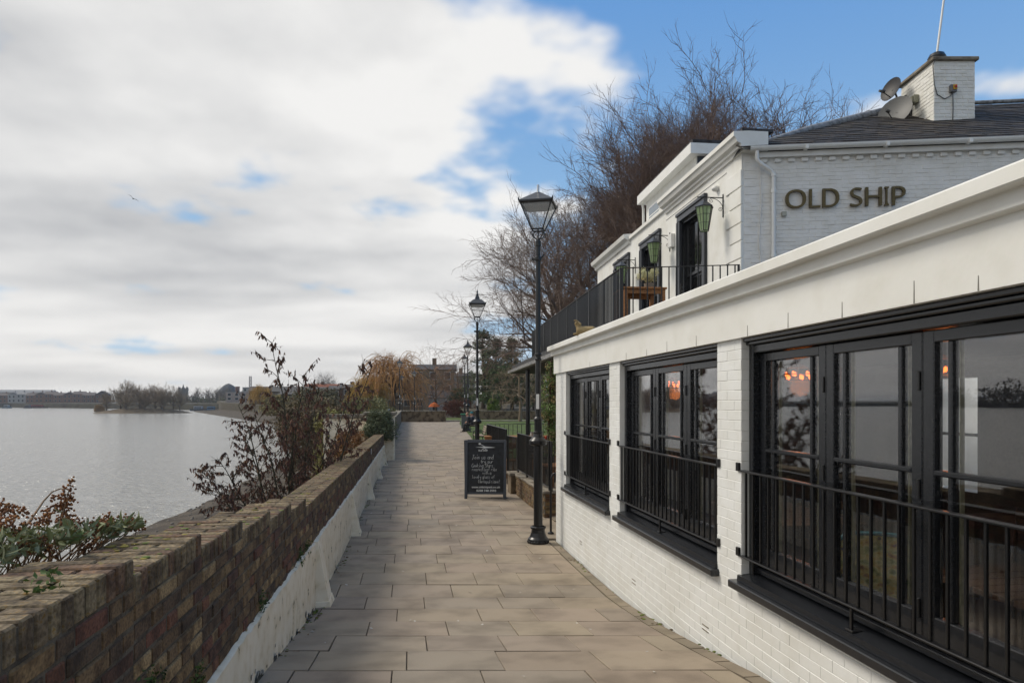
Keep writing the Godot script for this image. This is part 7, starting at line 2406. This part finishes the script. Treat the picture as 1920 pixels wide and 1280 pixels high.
	for i in spots.size(): bare_tree("island_tree", spots[i][3], "bare trees on the island", ic + V(spots[i][0], 1.2, spots[i][1]), spots[i][2], io, C(0.13, 0.105, 0.08), tone(C(0.25, 0.19, 0.125), 0.12), 82 + i, Vector3.ZERO, THICK, 1.35)
	shrub("reed_clump", "tawny reeds at the left end of the island", "reeds", "", ic + V(-16.2, 0.5, 1), V(2.2, 2.4, 1.5), C(0.3, 0.19, 0.09), 97, 120, 0.5)
	# wooded banks
	var fw := MB.new()
	rng.seed = 98
	for i in 420:
		var px := R(-60, 470)
		var d := lerpf(640, 420, clampf((px - 150) / 300.0, 0, 1)) + R(0, 60)
		var s := R(2.0, 5.0)
		fw.add(THICK[i % THICK.size()], aim(V(R(-0.2, 0.2), 1, 0), R(0, TAU), s * 2.0, P(bx(px, d), 1.0, d)), tone(C(0.13, 0.105, 0.08), 0.25))
	for i in 150:
		var px := R(300, 520)
		var d := lerpf(560, 330, clampf((px - 300) / 220.0, 0, 1)) + R(-20, 40)
		fw.add(CLUMP[i % CLUMP.size()], aim(Vector3.UP, R(0, TAU), R(2.0, 4.2), P(bx(px, d), R(1.5, 4.0), d)), tone([C(0.06, 0.065, 0.035), C(0.11, 0.09, 0.06), C(0.08, 0.085, 0.03)][i % 3], 0.3))
	tag(part(fw, "distant_wood", M.twig, self), "hazy line of distant trees along both far banks", "trees", "", "stuff")
	var ob := MB.new() # wooded opposite bank beyond the left edge, mirrored in the windows
	for i in 520:
		var t := R(0, 1)
		var p := P(lerpf(-540, -300, t) - R(0, 25), 1.5, lerpf(500, -120, t))
		var h := 5.0 + 4.0 * sin(t * 40.0) + 3.0 * sin(t * 93.0)
		ob.add(CLUMP[i % CLUMP.size()], aim(Vector3.UP, R(0, TAU), R(3.0, 6.5), p + V(0, R(0, maxf(2.0, h * 1.4)), 0)), tone(C(0.085, 0.075, 0.05), 0.35))
	tag(part(ob, "distant_wood", M.twig, self), "wooded opposite bank mirrored in the wing's window panes", "trees", "", "stuff")
	# rough growth on the near bank beyond the alder
	var rb := [[-13.5, 44, 2.0, 2.2, C(0.12, 0.085, 0.045), "brown scrub on the foreshore beyond the alder, nearest"], [-17, 58, 3.0, 3.0, C(0.13, 0.1, 0.05), "brown scrub on the foreshore beyond the alder, middle"], [-24, 84, 4.0, 4.0, C(0.11, 0.095, 0.05), "olive scrub at the bend of the bank"], [-34, 118, 5.0, 4.5, C(0.09, 0.085, 0.045), "dark scrub along the bend of the bank"], [-50, 150, 5.0, 4.0, C(0.2, 0.16, 0.06), "yellowish scrub where the bank bends away"]]
	for i in rb.size(): shrub("bank_scrub", rb[i][5], "shrubs", "scrub along the bank", P(rb[i][0], -0.6, rb[i][1]), V(rb[i][2], rb[i][3], rb[i][2]), rb[i][4], 120 + i, 240, 0.16 * rb[i][2])
# ---------------------------------------------------------------- sky
func make_sky() -> PanoramaSkyMaterial:
	var w := 2048
	var h := 1024
	var data := PackedFloat32Array()
	data.resize(w * h * 4)
	var a := FastNoiseLite.new()
	a.seed = 12
	a.frequency = 0.55
	a.fractal_octaves = 6
	a.fractal_gain = 0.56
	var b := FastNoiseLite.new()
	b.seed = 77
	b.frequency = 0.35
	b.fractal_octaves = 4
	var k := 0
	for j in h:
		var el := PI * (0.5 - (j + 0.5) / h)
		var sy := sin(el)
		var cy := cos(el)
		for i in w:
			var col: Vector3
			if sy < -0.02:
				col = Vector3(0.16, 0.15, 0.13)
			else:
				var az := TAU * (i + 0.5) / w # 0 is straight ahead
				var y := maxf(sy, 0.0)
				var q := 1.0 / (y + 0.09)
				var px := sin(az) * cy * q
				var pz := cos(az) * cy * q
				var n := a.get_noise_2d(px * 1.0, pz * 1.0)
				var sh := b.get_noise_2d(px * 0.9 + 31.0, pz * 1.5 - 8.0)
				var n2 := a.get_noise_2d(px * 3.3 + 9.0, pz * 3.3 - 4.0) * smoothstep(0.03, 0.25, y)
				var side := px + 0.05 * pz + 0.25 # cloud bank to the left, clear to the right
				var cover := clampf(0.44 - side * 0.62, -0.34, 0.5)
				var low := exp(-y * 9.0)
				cover += low * 0.22
				var dens := smoothstep(-0.04, 0.27, n * 1.05 + n2 * 0.16 + cover)
				var blue := Vector3(0.32, 0.51, 0.70).lerp(Vector3(0.105, 0.27, 0.58), smoothstep(0.02, 0.62, y))
				var lit := clampf(0.70 + sh * 0.85 + (0.5 - dens) * 0.1 + n * 0.22 + n2 * 0.3, 0.0, 1.0)
				var cl := Vector3(0.42, 0.43, 0.45).lerp(Vector3(0.78, 0.775, 0.765), lit)
				col = blue.lerp(cl, dens)
				col = col.lerp(Vector3(0.76, 0.735, 0.70), exp(-y * 16.0) * 0.75)
			col *= 0.67
			data[k] = col.x
			data[k + 1] = col.y
			data[k + 2] = col.z
			data[k + 3] = 1.0
			k += 4
	var im := Image.create_from_data(w, h, false, Image.FORMAT_RGBAF, data.to_byte_array())
	var m := PanoramaSkyMaterial.new()
	m.panorama = ImageTexture.create_from_image(im)
	return m
func _ready() -> void:
	# camera: level, lens raised so that the horizon lies below the middle of the picture
	var cam := Camera3D.new()
	cam.name = "camera"
	cam.projection = Camera3D.PROJECTION_FRUSTUM
	cam.near = 0.1
	cam.far = 4000.0
	cam.size = 0.1
	cam.frustum_offset = Vector2(0, 0.1 * 114.0 / 1280.0)
	cam.position = V(0, 2.1, 0)
	cam.current = true
	add_child(cam)
	var we := WorldEnvironment.new()
	we.name = "environment"
	var env := Environment.new()
	env.background_mode = Environment.BG_SKY
	env.sky = Sky.new()
	env.sky.sky_material = make_sky()
	env.tonemap_mode = Environment.TONE_MAPPER_LINEAR
	env.tonemap_exposure = 1.72
	env.sdfgi_enabled = true
	env.ssao_enabled = true
	env.ssil_enabled = true
	env.fog_enabled = true
	env.fog_light_color = Color(0.84, 0.86, 0.88)
	env.fog_density = 0.00022
	we.environment = env
	add_child(we)
	var sun := DirectionalLight3D.new()
	sun.name = "sun"
	sun.light_energy = 0.46
	sun.light_angular_distance = 20.0
	sun.light_color = Color(1.0, 0.965, 0.91)
	sun.shadow_enabled = true
	add_child(sun)
	sun.look_at_from_position(V(-0.74, 0.86, -0.32), Vector3.ZERO)
	make_materials()
	for i in 5:
		SPR.append(spray(500 + i, 0.0, 0.0085))
		THICK.append(spray(580 + i, 0.0, 0.026, 3))
		DROOP.append(spray(520 + i, 0.55, 0.009, 3))
		CLUMP.append(leaf_clump(540 + i, 34, 0.42))
		NEEDLE.append(leaf_clump(560 + i, 40, 0.5, 0.55, 0.28))
	make_land()
	make_path()
	make_river_wall()
	make_wing()
	make_pub()
	make_terrace()
	make_room()
	make_board()
	make_park_life()
	make_alder()
	make_buddleia()
	make_trees()
	make_far()
